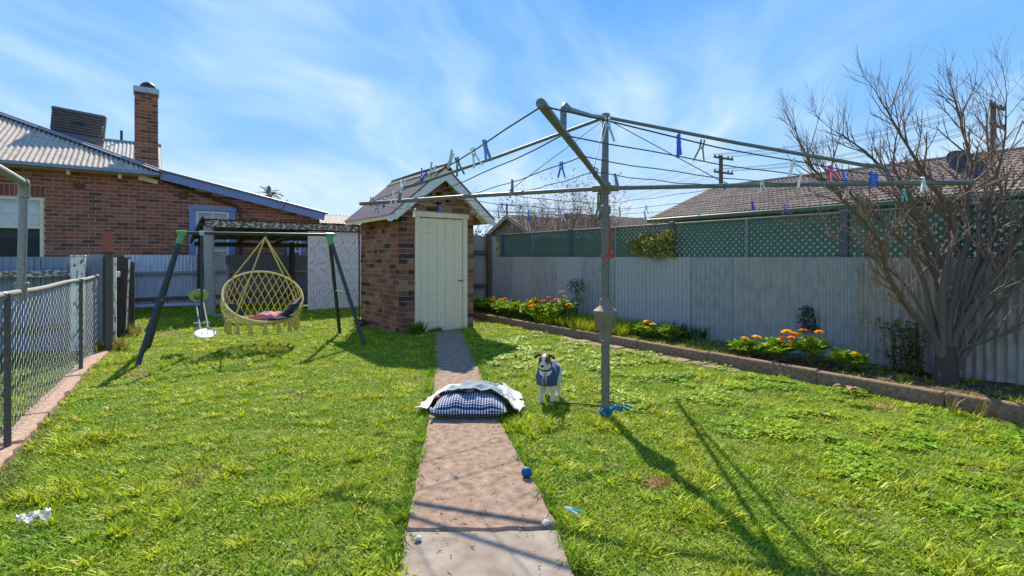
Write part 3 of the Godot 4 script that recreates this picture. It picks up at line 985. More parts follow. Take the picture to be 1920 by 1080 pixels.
func screen_mat() -> StandardMaterial3D:
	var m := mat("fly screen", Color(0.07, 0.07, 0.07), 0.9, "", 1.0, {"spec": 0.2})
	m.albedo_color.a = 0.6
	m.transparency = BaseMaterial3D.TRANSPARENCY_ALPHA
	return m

# ---------------------------------------------------------------- left: wire fence, posts, back fence
func build_fences_left() -> void:
	var gal := mat("galvanised tube", Color(0.33, 0.33, 0.335), 0.5, "mottle", 4.0, {"metal": 0.55})
	var old := mat("weathered tube", Color(0.25, 0.24, 0.235), 0.75, "mottle", 5.0, {"metal": 0.2})
	var t := thing("chain_link_fence", "low galvanised chain link fence along the left edge of the lawn", "fence", W(-0.68, 0, 6.2))
	var fu := func(v: float) -> float: return -0.79 + (v - 4.6) * 0.055
	var rail := MB.new()
	var pts := []
	for k in 15:
		var v := 3.0 + k * 0.42
		pts.append(W(fu.call(v), 1.045 + 0.006 * sin(v * 3.0), v))
	rail.tube(pts, 0.021, 10)
	part(t, "top_rail", rail.done(), old).global_transform = Transform3D()
	var dark := mat("dark steel post", Color(0.14, 0.125, 0.115), 0.7, "mottle", 3.0, {"metal": 0.3})
	for v in [4.7, 7.42]:
		var b := MB.new()
		b.tube([W(fu.call(v) + 0.025, -0.05, v), W(fu.call(v) + 0.025, 1.06, v)], 0.02, 10)
		var o := part(t, "post", b.done(), dark)
		o.global_transform = Transform3D()
		var cl := MB.new()
		cl.tube([W(fu.call(v) + 0.0, 1.045, v - 0.03), W(fu.call(v) + 0.0, 1.045, v + 0.03)], 0.029, 10)
		part(o, "rail_clip", cl.done(), gal).global_transform = Transform3D()
	# woven wire: zigzag strands
	var net := MB.new()
	var p := 0.062
	var rowh := 0.045
	var v0 := 3.2
	var n := int((8.85 - v0) / p)
	for k in n:
		for r in 22:
			var y0 := 0.055 + r * rowh
			var a := k + ((r + k) % 2)
			var z := k + ((r + 1 + k) % 2)
			var va := v0 + a * p
			var vz := v0 + z * p
			var oa := 0.004 if ((r + k) % 2) == 0 else -0.004
			net.tube([W(fu.call(va) + oa, y0, va), W(fu.call(vz) - oa, y0 + rowh, vz)], 0.0017, 3, false)
	var nm := part(t, "wire_netting", net.done(), mat("fence wire", Color(0.6, 0.6, 0.58), 0.45, "grain", 6.0, {"metal": 0.5}))
	nm.global_transform = Transform3D()
	nm.set_meta("kind", "stuff")
	# pipe arch over the fence
	var arch := thing("pipe_arch", "bent galvanised pipe frame standing up from the chain link fence rail", "pipe", W(-0.755, 0, 5.15))
	var up := MB.new()
	up.tube([W(-0.760, 0.980, 5.150), W(-0.753, 1.440, 5.150), W(-0.745, 1.830, 5.150)], 0.026, 14)
	part(arch, "upright_pipe", up.done(), gal).global_transform = Transform3D()
	var over := MB.new()
	over.tube([W(-0.745, 1.855, 5.175), W(-0.745, 1.855, 4.690), W(-0.755, 1.840, 2.490)], 0.025, 14)
	part(arch, "top_pipe", over.done(), gal).global_transform = Transform3D()
	var elb := MB.new()
	elb.tube([W(-0.746, 1.760, 5.150), W(-0.745, 1.840, 5.150), W(-0.745, 1.858, 5.135), W(-0.745, 1.857, 5.070)], 0.034, 14)
	elb.tube([W(-0.746, 1.745, 5.150), W(-0.746, 1.765, 5.150)], 0.038, 14)
	part(arch, "elbow", elb.done(), gal).global_transform = Transform3D()
	var clp := MB.new()
	clp.tube([W(-0.760, 0.990, 5.150), W(-0.760, 1.100, 5.150)], 0.034, 12)
	clp.box(Transform3D(Basis(), W(-0.760, 1.105, 5.150)), Vector3(0.085, 0.022, 0.05), 0.005)
	clp.tube([W(-0.805, 1.100, 5.150), W(-0.715, 1.100, 5.150)], 0.008, 6)
	part(arch, "clamp", clp.done(), gal).global_transform = Transform3D()

	# steel gate post with a rusty plate on top
	var gp := thing("steel_gate_post", "grey steel post with a rusty red plate on top at the wire fence end", "post", W(-0.44, 0, 8.88))
	put_box(gp, "post", Vector3(-0.47, -0.05, 8.86), Vector3(-0.41, 1.37, 8.90), dark, 0.004)
	put_box(gp, "post_flange", Vector3(-0.409, -0.05, 8.86), Vector3(-0.40, 1.37, 8.93), dark)
	put_box(gp, "rusty_plate", Vector3(-0.51, 1.371, 8.87), Vector3(-0.385, 1.66, 8.90), mat("red rust plate", Color(0.42, 0.11, 0.075), 0.7, "rusty", 2.5), 0.004)
	var lip := MB.new()
	lip.box(Transform3D(Basis(Vector3.BACK, -0.03), W(-0.44, 1.364, 8.885)), Vector3(0.17, 0.012, 0.1), 0.003)
	part(gp, "plate_foot", lip.done(), mat("rust", Color(0.12, 0.07, 0.05))).global_transform = Transform3D()
	# timber posts
	var peel := mat("peeling white timber", Color(1, 1, 1), 0.75, "peel", Vector3(1.5, 0.6, 1.5))
	var grey_t := mat("grey timber", Color(0.19, 0.165, 0.145), 0.9, "mottle", Vector3(7.0, 0.8, 7.0), {"relief": 0.8})
	var darkt := mat("dark timber", Color(0.085, 0.07, 0.06), 0.9, "mottle", Vector3(7.0, 0.8, 7.0), {"relief": 1.0})
	var q := thing("painted_gate_post", "timber gate post with flaking white edges behind the steel post", "post", W(-0.4, 0, 9.25))
	put_box(q, "post", Vector3(-0.52, -0.05, 9.17), Vector3(-0.40, 1.31, 9.29), darkt, 0.008)
	put_box(q, "white_strip", Vector3(-0.399, -0.02, 9.16), Vector3(-0.365, 1.30, 9.24), peel, 0.003)
	var w := thing("white_post", "square timber post with badly peeling white paint behind the wire netting", "post", W(-0.79, 0, 9.25))
	put_box(w, "post", Vector3(-0.865, -0.05, 9.17), Vector3(-0.71, 1.31, 9.32), peel, 0.012)
	put_box(w, "post_cap", Vector3(-0.872, 1.3105, 9.165), Vector3(-0.703, 1.335, 9.325), peel, 0.008)
	# cross fence of corrugated iron left of the gate
	var sheet := mat("blue streaked iron", Color(0.25, 0.31, 0.40), 0.55, "blotch", Vector3(4.0, 0.35, 4.0), {"metal": 0.3})
	var cf := thing("cross_fence", "streaked blue grey corrugated fence with a peeling timber rail behind the wire netting", "fence", W(-2.0, 0, 9.4))
	var u := -4.2
	while u < -0.75:
		var o := part(cf, "iron_sheet", corrugated(0.78, func(x): return 1.33, 0.076, 0.009, rr(0, 6)), sheet)
		o.global_transform = Transform3D(Basis(), W(u, -0.02, 9.42 + rr(-0.004, 0.004)))
		u += 0.74
	put_box(cf, "iron_strip", Vector3(-0.70, 0.0, 9.36), Vector3(-0.52, 1.34, 9.365), sheet)
	put_box(cf, "rail", Vector3(-4.2, 1.03, 9.29), Vector3(-0.867, 1.125, 9.385), mat("peeling rail", Color(1, 1, 1), 0.8, "peel_old", Vector3(1.2, 3.0, 2.0), {"relief": 0.8}), 0.006)
	put_box(cf, "rail", Vector3(-4.2, 0.3, 9.33), Vector3(-0.867, 0.37, 9.385), grey_t, 0.006)
	# side fence that runs back from the gate, seen edge on
	var sf := thing("edge_on_fence", "weathered dark timber posts and iron of the old fence beside the swing set", "fence", W(-0.45, 0, 12.5))
	for k in 9:
		var o := part(sf, "iron_sheet", corrugated(0.78, func(x): return 1.28, 0.076, 0.009), sheet)
		o.global_transform = Transform3D(Basis(Vector3.UP, PI / 2), W(-0.50, -0.02, 9.35 + k * 0.73))
	var post := MB.new()
	post.grid(12, 14, func(s, k):
		var a: float = TAU * s
		var wd: float = 0.105 + 0.008 * sin(k * 9.0 + a * 2.0)
		return W(-0.37 + wd * signf(cos(a)) * pow(absf(cos(a)), 0.5) + 0.03 * k, lerpf(-0.05, 1.29 + 0.035 * sin(a * 3.0), k), 10.5 + 0.08 * signf(sin(a)) * pow(absf(sin(a)), 0.5)), true)
	post.tri(W(-0.44, 1.29, 10.42), W(-0.24, 1.29, 10.42), W(-0.34, 1.30, 10.58))
	part(sf, "post", post.done(), darkt).global_transform = Transform3D()
	put_box(sf, "post", Vector3(-0.30, -0.05, 11.2), Vector3(-0.19, 1.22, 11.36), darkt, 0.012)
	var ws := MB.new()
	ws.slab(W(-0.245, 1.28, 10.40), W(-0.285, 0.12, 10.40), 0.02, 0.02, Vector3(0, 0, 1))
	part(sf, "white_strip", ws.done(), peel).global_transform = Transform3D()
	put_box(sf, "rail_stub", Vector3(-0.46, 0.99, 10.1), Vector3(-0.36, 1.08, 10.39), peel, 0.006)
	# back fence
	var bf := thing("back_fence", "pale lavender blue corrugated back fence with one timber rail below the brick house", "fence", W(1.5, 0, 15.9))
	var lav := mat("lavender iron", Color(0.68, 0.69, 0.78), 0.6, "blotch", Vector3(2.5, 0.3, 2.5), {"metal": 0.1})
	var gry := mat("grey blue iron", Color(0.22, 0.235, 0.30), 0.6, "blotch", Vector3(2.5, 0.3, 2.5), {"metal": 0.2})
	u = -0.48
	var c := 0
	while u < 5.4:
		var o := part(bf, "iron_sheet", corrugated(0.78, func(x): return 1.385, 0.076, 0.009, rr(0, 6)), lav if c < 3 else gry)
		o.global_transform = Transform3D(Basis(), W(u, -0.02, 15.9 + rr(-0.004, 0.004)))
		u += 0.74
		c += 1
	put_box(bf, "rail", Vector3(-0.42, 0.86, 15.8), Vector3(5.3, 0.94, 15.885), mat("pale rail", Color(0.36, 0.36, 0.38), 0.85, "mottle", Vector3(1.0, 4.0, 4.0)), 0.005)
	put_box(bf, "rail", Vector3(-0.42, 0.2, 15.8), Vector3(5.3, 0.28, 15.885), grey_t, 0.005)
	var pp := MB.new()
	pp.tube([W(-0.38, 0.075, 15.62), W(0.55, 0.07, 15.6), W(1.35, 0.06, 15.55)], 0.05, 12)
	single("drain_pipe", pp.done(), mat("pale pvc", Color(0.62, 0.62, 0.68), 0.4, "blotch", 1.0), "long pale plastic pipe lying on the grass along the back fence", "pipe")

# ---------------------------------------------------------------- open shed
func build_shed() -> void:
	var t := thing("open_shed", "old lean-to shed with a flaking timber beam and a white peeling iron wall", "shed", W(3, 0, 14))
	var grey_t := mat("bleached timber", Color(0.42, 0.38, 0.335), 0.9, "mottle", Vector3(6.0, 0.7, 6.0), {"relief": 1.2})
	var dark := mat("dark timber", Color(0.085, 0.07, 0.06))
	var post := MB.new()
	var nz := FastNoiseLite.new()
	nz.seed = 8; nz.frequency = 1.6
	post.grid(18, 24, func(s, k):
		var a: float = TAU * s
		var y: float = lerpf(-0.05, 2.02, k)
		var r: float = 0.105 + 0.02 * nz.get_noise_3d(cos(a) * 0.9, y * 0.8, sin(a) * 0.9) + 0.006 * sin(a * 5.0 + y)
		return W(1.13 + r * cos(a) - 0.03 * k, y, 13.05 + r * sin(a)), true)
	part(t, "post", post.done(), grey_t).global_transform = Transform3D()
	for q in [[3.39, 15.68, 1.75], [1.12, 15.68, 1.78]]:
		var b := MB.new()
		b.tube([W(q[0], -0.05, q[1]), W(q[0] + 0.03, q[2], q[1])], [0.085, 0.07], 9)
		part(t, "post", b.done(), dark).global_transform = Transform3D()
	var old := mat("flaking beam", Color(1, 1, 1), 0.85, "peel_old", Vector3(0.8, 1.6, 1.2))
	put_box(t, "front_beam", Vector3(1.02, 1.985, 12.90), Vector3(3.9, 2.135, 12.945), old, 0.008)
	put_box(t, "front_beam", Vector3(3.903, 1.98, 12.905), Vector3(5.35, 2.13, 12.95), old, 0.008)
	put_box(t, "back_beam", Vector3(1.0, 1.60, 15.62), Vector3(5.3, 1.72, 15.70), dark, 0.006)
	for k in 5:
		var r := MB.new()
		r.slab(W(1.1 + k * 0.95, 2.06, 12.97), W(1.1 + k * 0.95, 1.69, 15.85), 0.06, 0.1)
		part(t, "rafter", r.done(), mat("brown timber", Color(0.13, 0.095, 0.05), 0.9, "mottle", 2.0)).global_transform = Transform3D()
	var br := MB.new()
	br.slab(W(2.55, 1.72, 13.4), W(3.25, 2.0, 13.1), 0.04, 0.06)
	part(t, "brace", br.done(), dark).global_transform = Transform3D()
	var roof := Node3D.new()
	roof.name = "roof"
	t.add_child(roof, true)
	var iron := mat("old shed iron", Color(0.26, 0.21, 0.17), 0.7, "rusty", 0.8, {"metal": 0.2})
	var d := Vector3(0, -0.36, -3.0)
	for k in 6:
		var o := part(roof, "iron_sheet", corrugated(0.78, func(x): return d.length(), 0.076, 0.009), iron)
		o.global_transform = Transform3D(Basis(Vector3.RIGHT, d.normalized(), Vector3.RIGHT.cross(d.normalized())), W(0.98 + k * 0.735, 2.155 + (k % 2) * 0.004, 12.84))
	var edge := MB.new()
	edge.tube([W(0.97, 2.165, 12.84), W(0.95, 1.80, 15.85)], 0.035, 8)
	edge.tube([W(0.95, 2.04, 12.95), W(0.93, 1.70, 15.8)], 0.03, 8)
	part(roof, "roof_edge", edge.done(), dark).global_transform = Transform3D()
	# white wall
	var chips := mat("chipped white iron", Color(1.0, 0.92, 0.85), 0.7, "chips", Vector3(3.4, 0.8, 3.4))
	for k in 3:
		var o := part(t, "white_iron_sheet", corrugated(0.80, func(x): return 2.0, 0.076, 0.007, rr(0, 6)), chips)
		o.global_transform = Transform3D(Basis(), W(3.2 + k * 0.765, -0.05, 12.99 + (k % 2) * 0.006))
	# plank and stake near the post
	var pl := MB.new()
	pl.slab(W(1.20, 0.05, 12.5), W(1.75, 0.045, 12.05), 0.2, 0.06, Vector3.UP, 0.01)
	single("timber_offcut", pl.done(), mat("pale plank", Color(0.36, 0.29, 0.21), 0.9, "mottle", 3.0), "short pale timber plank lying in the grass under the shed", "plank")
	var st := MB.new()
	st.tube([W(1.245, -0.05, 11.6), W(1.24, 0.62, 11.6)], 0.022, 8)
	single("garden_stake", st.done(), mat("pale stake", Color(0.5, 0.48, 0.44), 0.7, "grain", 3.0), "thin pale stake standing beside the basket chair", "stake")
	var st2 := MB.new()
	st2.tube([W(1.62, -0.05, 14.4), W(1.62, 1.12, 14.4)], 0.028, 8)
	single("grey_stake", st2.done(), grey_t, "tall grey stake standing inside the open shed", "stake")

# ---------------------------------------------------------------- right side fence and trellis
func build_side_fence() -> void:
	var t := thing("side_fence", "long weathered grey corrugated iron fence behind the flower bed", "fence", W(6.6, 0, 4))
	var irons := [mat("weathered iron", Color(0.44, 0.43, 0.43), 0.6, "faint", Vector3(2.0, 0.9, 2.0), {"metal": 0.25}), mat("weathered iron dark", Color(0.40, 0.395, 0.39), 0.6, "blotch", Vector3(1.3, 0.6, 1.3), {"metal": 0.25}), mat("weathered iron brown", Color(0.42, 0.40, 0.38), 0.65, "blotch", Vector3(1.0, 0.4, 1.0), {"metal": 0.2}), mat("weathered iron warm", Color(0.42, 0.38, 0.345), 0.7, "rusty", Vector3(1.1, 0.35, 1.1), {"metal": 0.15})]
	var v := -1.5
	var k := 0
	while v < 9.5:
		var o := part(t, "iron_sheet", corrugated(0.80, func(x): return 1.295 + 0.0015 * k, 0.076, 0.0125, rr(0, 6)), irons[[2, 3, 2, 3, 3, 1, 2, 1, 0, 0, 1, 0, 2, 0, 1, 0][k % 16]])
		o.global_transform = Transform3D(Basis(Vector3.UP, -PI / 2) * Basis(Vector3.BACK, rr(-0.004, 0.004)), W(6.608 + (k % 2) * 0.014, 0.0, v + 0.80))
		v += 0.755
		k += 1
	put_box(t, "rail", Vector3(6.635, 1.16, -1.5), Vector3(6.70, 1.25, 9.8), mat("grey timber", Color(0.19, 0.165, 0.145)))
	# trellis
	var tr := thing("trellis", "dark green diamond lattice screen in grey posts above the iron fence", "trellis", W(6.68, 0, 4))
	var steel := mat("blue steel post", Color(0.105, 0.115, 0.145), 0.5, "blotch", 1.0, {"metal": 0.2})
	var green := mat("lattice green", Color(0.075, 0.16, 0.115), 0.6, "blotch", 2.0)
	for q in [-2.25, 0.1, 2.49, 4.9, 7.24, 9.58]:
		put_box(tr, "post", Vector3(6.645, 1.28, q - 0.045), Vector3(6.735, 1.865, q + 0.045), steel, 0.004)
	for q in [-1.05, 1.3, 3.68, 6.07, 8.42]:
		put_box(tr, "thin_post", Vector3(6.655, 1.27, q - 0.02), Vector3(6.70, 1.845, q + 0.02), mat("grey steel", Color(0.24, 0.25, 0.27), 0.5, "blotch", 1.0, {"metal": 0.3}), 0.003)
	put_box(tr, "top_rail", Vector3(6.66, 1.82, -2.2), Vector3(6.705, 1.843, 9.58), mat("rail steel", Color(0.19, 0.19, 0.2), 0.5, "blotch", 1.0, {"metal": 0.3}), 0.003)
	put_box(tr, "bottom_rail", Vector3(6.66, 1.285, -2.2), Vector3(6.70, 1.31, 9.58), steel, 0.003)
	var spans := [-2.2, -1.05, 0.1, 1.3, 2.49, 3.68, 4.9, 6.07, 7.24, 8.42, 9.58]
	for s in spans.size() - 1:
		var a: float = spans[s] + 0.02
		var z: float = spans[s + 1] - 0.02
		var b := MB.new()
		var lo := 1.312
		var hi := 1.818
		var step := 0.088
		for dir in 2:
			var x := a - (hi - lo)
			while x < z:
				var p0 := Vector2(x, lo)
				var p1 := Vector2(x + hi - lo, hi)
				if p0.x < a: p0 = Vector2(a, lo + a - x)
				if p1.x > z: p1 = Vector2(z, lo + z - x)
				if p1.x - p0.x > 0.02:
					var y0 := p0.y if dir == 0 else lo + hi - p0.y
					var y1 := p1.y if dir == 0 else lo + hi - p1.y
					b.slab(W(6.676 + dir * 0.0075, y0, p0.x), W(6.676 + dir * 0.0075, y1, p1.x), 0.033, 0.006, Vector3.RIGHT)
				x += step
		var o := part(tr, "lattice_panel", b.done(), green)
		o.global_transform = Transform3D()
		o.set_meta("kind", "stuff")
	# timber paling piece next to the outhouse
	var pf := thing("paling_fence", "tall old grey timber paling fence with a rough post between outhouse and iron fence", "fence", W(5.9, 0, 10.2))
	var pale := mat("grey paling", Color(0.33, 0.31, 0.29), 0.92, "mottle", Vector3(9.0, 0.7, 9.0), {"relief": 1.0})
	for i in 15:
		put_box(pf, "paling", Vector3(5.4 + i * 0.105, -0.02, 10.26 + rr(-0.004, 0.004)), Vector3(5.4 + i * 0.105 + 0.098, 1.83 + rr(-0.025, 0.025), 10.28), pale, 0.003)
	var brown := mat("brown post timber", Color(0.12, 0.085, 0.065), 0.92, "mottle", Vector3(7.0, 0.7, 7.0), {"relief": 1.2})
	for y in [0.62, 1.42]: put_box(pf, "rail", Vector3(5.4, y - 0.05, 10.19), Vector3(6.68, y + 0.05, 10.255), brown, 0.008)
	var pb := MB.new()
	pb.tube([W(6.73, -0.05, 10.17), W(6.725, 0.8, 10.17), W(6.70, 1.88, 10.18)], [0.085, 0.075, 0.07], 9)
	part(pf, "post", pb.done(), brown).global_transform = Transform3D()

# ---------------------------------------------------------------- tiled house on the right
func tile_mb() -> MB:
	var b := MB.new()
	var wd := 0.31
	var ln := 0.40
	var prof := func(x: float) -> float: return 0.026 * (0.5 + 0.5 * cos(x / wd * TAU * 2.0)) + 0.006
	var n := 10
	for s in n:
		var x0 := wd * s / n
		var x1 := wd * (s + 1) / n
		var z0: float = prof.call(x0)
		var z1: float = prof.call(x1)
		var k := b.v.size()
		var n0 := Vector3(-(prof.call(x0 + 0.002) - prof.call(x0 - 0.002)) / 0.004, 0, 1).normalized()
		var n1 := Vector3(-(prof.call(x1 + 0.002) - prof.call(x1 - 0.002)) / 0.004, 0, 1).normalized()
		b.put(Vector3(x0, 0, z0 + 0.03), n0); b.put(Vector3(x1, 0, z1 + 0.03), n1); b.put(Vector3(x1, ln, z1), n1); b.put(Vector3(x0, ln, z0), n0)
		b.i.append_array([k, k + 2, k + 1, k, k + 3, k + 2])
		b.quad(Vector3(x0, 0.002, z0 + 0.004), Vector3(x1, 0.002, z1 + 0.004), Vector3(x1, 0, z1 + 0.03), Vector3(x0, 0, z0 + 0.03))
	return b

func build_tile_house() -> void:
	var t := thing("tiled_house", "neighbouring house with a brown concrete tile roof and green gutter beyond the trellis", "house", W(18, 0, 4))
	var p := 0.36
	var sl := sqrt(1.0 + p * p)
	var roof := Node3D.new()
	roof.name = "tile_roof"
	t.add_child(roof, true)
	var under := MB.new()
	under.quad(W(16.0, 2.80, 12.7), W(16.0, 2.80, -6), W(20.35, 2.80 + 4.35 * p, -6), W(20.35, 2.80 + 4.35 * p, 12.7))
	under.quad(W(24.7, 2.80, 12.7), W(20.35, 2.80 + 4.35 * p, 12.7), W(20.35, 2.80 + 4.35 * p, -6), W(24.7, 2.80, -6))
	part(roof, "roof_deck", under.done(), mat("roof deck", Color(0.09, 0.07, 0.06), 0.9)).global_transform = Transform3D()
	var tones := [mat("tile brown", Color(0.27, 0.195, 0.165), 0.85, "mottle", 2.3, {"relief": 0.3}), mat("tile tan", Color(0.32, 0.24, 0.20), 0.85, "mottle", 1.7, {"relief": 0.3}), mat("tile grey", Color(0.235, 0.18, 0.16), 0.85, "mottle", 2.9, {"relief": 0.3})]
	var one := tile_mb()
	var mesh := one.done()
	var basis := Basis(Vector3(0, 0, 1), Vector3(1, p, 0) / sl, Vector3(-p, 1, 0) / sl)
	var all := []
	for r in 15:
		for q in 61:
			var v := 12.7 - q * 0.305 + (0.15 if r % 2 else 0.0)
			if v > 12.73: v = 12.73
			var at := W(16.0 + r * 0.31 * 1.0 / sl, 2.82 + r * 0.31 * p / sl, v)
			all.append(at)
	all.sort_custom(func(a, b): return a.length_squared() < b.length_squared())
	# the tiles that show largest are those seen from the camera nearest first, inside the frame
	var seen := 0
	var rest := {}
	for at in all:
		var fwd: float = at.x * 0.588 - at.z * 0.809
		var side: float = at.x * 0.809 + at.z * 0.588
		var tone := rng.randi_range(0, 2)
		var xf := Transform3D(basis, at)
		if side / fwd < 1.04 and seen < 300:
			seen += 1
			part(roof, "tile", mesh, tones[tone]).global_transform = xf
		else:
			if not rest.has(tone): rest[tone] = MB.new()
			rest[tone].add(one, xf)
	var am := ArrayMesh.new()
	for tone in rest:
		rest[tone].done(am)
		am.surface_set_material(am.get_surface_count() - 1, tones[tone])
	var far := part(roof, "far_tiles", am, null)
	far.global_transform = Transform3D()
	far.set_meta("kind", "stuff")
	var ridge := MB.new()
	ridge.tube([W(20.33, 2.84 + 4.35 * p, 12.75), W(20.33, 2.84 + 4.35 * p, -6)], 0.09, 8)
	part(roof, "ridge_tiles", ridge.done(), tones[2]).global_transform = Transform3D()
	var verge := MB.new()
	verge.slab(W(16.0, 2.83, 12.77), W(20.3, 2.83 + 4.3 * p, 12.77), 0.1, 0.07)
	part(roof, "verge", verge.done(), tones[2]).global_transform = Transform3D()
	var green := mat("green gutter", Color(0.085, 0.135, 0.095), 0.45, "blotch", 0.8)
	var gut := MB.new()
	gut.box(Transform3D(Basis(), W(15.93, 2.745, 3.4)), Vector3(0.13, 0.15, 18.9), 0.03)
	part(t, "gutter", gut.done(), green).global_transform = Transform3D()
	put_box(t, "eave_lining", Vector3(16.0, 2.64, -6), Vector3(16.7, 2.66, 12.65), mat("dark eave", Color(0.09, 0.1, 0.08), 0.8))
	var wall := put_box(t, "wall", Vector3(16.6, 0, -6), Vector3(24, 2.66, 12.4), mat("pale wall", Color(0.5, 0.46, 0.4), 0.9, "blotch", 0.6))
	var gable := MB.new()
	gable.tri(W(24.6, 2.70, 12.41), W(16.1, 2.70, 12.41), W(20.35, 4.25, 12.41))
	part(wall, "gable", gable.done(), green).global_transform = Transform3D()
	# satellite dish
	var dish := thing("satellite_dish", "dark grey satellite dish mounted on the brown tile roof behind the bare tree", "dish", W(17.2, 3.2, 3.65))
	var d := MB.new()
	var prof := []
	for k in 9: prof.append(Vector2(maxf(0.005, 0.5 * k / 8.0), 0.12 * pow(k / 8.0, 2.0)))
	for k in 9: prof.append(Vector2(maxf(0.005, 0.5 * (8 - k) / 8.0), 0.12 * pow((8 - k) / 8.0, 2.0) - 0.012))
	d.lathe(prof, 24, Transform3D(Basis(Vector3(0, 1, 0), 0.6) * Basis(Vector3(0, 0, 1), 0.95) * Basis(Vector3(1, 0, 0), 0.3), Vector3(0, 0.45, 0)))
	part(dish, "reflector", d.done(), mat("dish grey", Color(0.035, 0.038, 0.045), 0.55))
	var arm := MB.new()
	arm.tube([Vector3(0.1, -0.1, 0), Vector3(0.1, 0.45, 0)], 0.035, 8)
	arm.tube([Vector3(0.0, 0.3, 0), Vector3(-0.45, 0.55, 0.25)], 0.018, 6)
	arm.box(Transform3D(Basis(), Vector3(-0.45, 0.56, 0.25)), Vector3(0.1, 0.08, 0.08), 0.01)
	part(dish, "mount", arm.done(), mat("zinc", Color(0.45, 0.47, 0.5)))

# ---------------------------------------------------------------- far background
func twigs(b: MB, p: Vector3, d: Vector3, ln: float, r: float, depth: int, up: float, kids: int, spread: float, leaves: MB = null) -> void:
	var pts := [p]
	var rad := [r]
	var seg := 4 if depth > 1 else 3
	var dir := d
	for k in seg:
		dir = (dir + Vector3(rr(-1, 1), rr(-1, 1), rr(-1, 1)) * 0.16 + Vector3.UP * up * 0.25).normalized()
		pts.append(pts[-1] + dir * ln / seg)
		rad.append(lerpf(r, r * 0.45, (k + 1.0) / seg))
	b.tube(pts, rad, 5 if r > 0.012 else (4 if r > 0.004 else 3), false)
	if leaves and depth <= 1:
		for k in 3:
			var q: Vector3 = pts[rng.randi_range(1, seg)]
			leaves.leaf(q, Vector3(rr(-1, 1), rr(-0.6, 0.6), rr(-1, 1)).normalized(), Vector3(rr(-1, 1), 1, rr(-1, 1)).normalized(), rr(0.04, 0.07), rr(0.02, 0.04))
	if depth <= 0: return
	for k in kids:
		var f := rr(0.25, 1.0)
		var at := f * seg
		var q: Vector3 = pts[int(at)].lerp(pts[mini(seg, int(at) + 1)], at - int(at))
		var axis := Vector3(rr(-1, 1), rr(-1, 1), rr(-1, 1)).cross(dir).normalized()
		var nd := dir.rotated(axis, rr(spread * 0.6, spread * 1.35)) if axis.length() > 0.5 else dir
		twigs(b, q, nd, ln * rr(0.5, 0.78), lerpf(r, r * 0.45, f) * 0.74, depth - 1, up, kids, spread, leaves)

func leafy(b: MB, at: Vector3, size: Vector3, count: int, ln: float, wd: float, tint := true) -> void:
	for k in count:
		var o := Vector3(rng.randfn(), rng.randfn(), rng.randfn()).normalized() * pow(rng.randf(), 0.4)
		var p := at + o * size
		var n := (o + Vector3(rr(-1, 1), rr(0, 1.4), rr(-1, 1)) * 0.8).normalized()
		var d := Vector3(rr(-1, 1), rr(-0.8, 0.5), rr(-1, 1))
		d = (d - n * d.dot(n)).normalized()
		if tint:
			var g := rr(0.6, 1.25)
			b.col = Color(g * rr(0.85, 1.25), g, g * rr(0.7, 1.1))
		b.leaf(p, d, n, ln * rr(0.7, 1.3), wd * rr(0.7, 1.3))
	b.col = Color.WHITE

func gable_house(t: Node3D, u0: float, u1: float, v0: float, v1: float, eave: float, ridge: float, wall_m: Material, roof_m: Material) -> void:
	var vm := (v0 + v1) / 2
	put_box(t, "wall", Vector3(u0, 0, v0), Vector3(u1, eave, v1), wall_m)
	var g := MB.new()
	g.tri_out(W(u0, eave, v0), W(u0, eave, v1), W(u0, ridge, vm), W((u0 + u1) / 2, eave, vm))
	part(t, "gable", g.done(), wall_m).global_transform = Transform3D()
	g = MB.new()
	g.tri_out(W(u1, eave, v0), W(u1, eave, v1), W(u1, ridge, vm), W((u0 + u1) / 2, eave, vm))
	part(t, "gable", g.done(), wall_m).global_transform = Transform3D()
	var ov := 0.25
	for s in [-1.0, 1.0]:
		var hv := (v1 - v0) / 2 + ov
		var k := (ridge - eave) / ((v1 - v0) / 2)
		var d := Vector3(0, k, -s) if s < 0.0 else Vector3(0, k, -s)
		var base := W(u0 - ov, ridge + 0.03 - k * hv, vm + s * hv)
		d = (W(u0 - ov, ridge + 0.03, vm) - base)
		var o := part(t, "roof", corrugated(u1 - u0 + 2 * ov, func(x): return d.length(), 0.15, 0.02), roof_m)
		o.global_transform = Transform3D(Basis(Vector3.RIGHT, d.normalized(), Vector3.RIGHT.cross(d.normalized())), base)
		var bb := MB.new()
		bb.slab(base + Vector3(-0.02, -0.06, 0), W(u0 - ov - 0.02, ridge - 0.03, vm), 0.04, 0.16, Vector3(0, 1, 0))
		part(t, "barge_board", bb.done(), mat("grey barge", Color(0.3, 0.27, 0.24), 0.8)).global_transform = Transform3D()

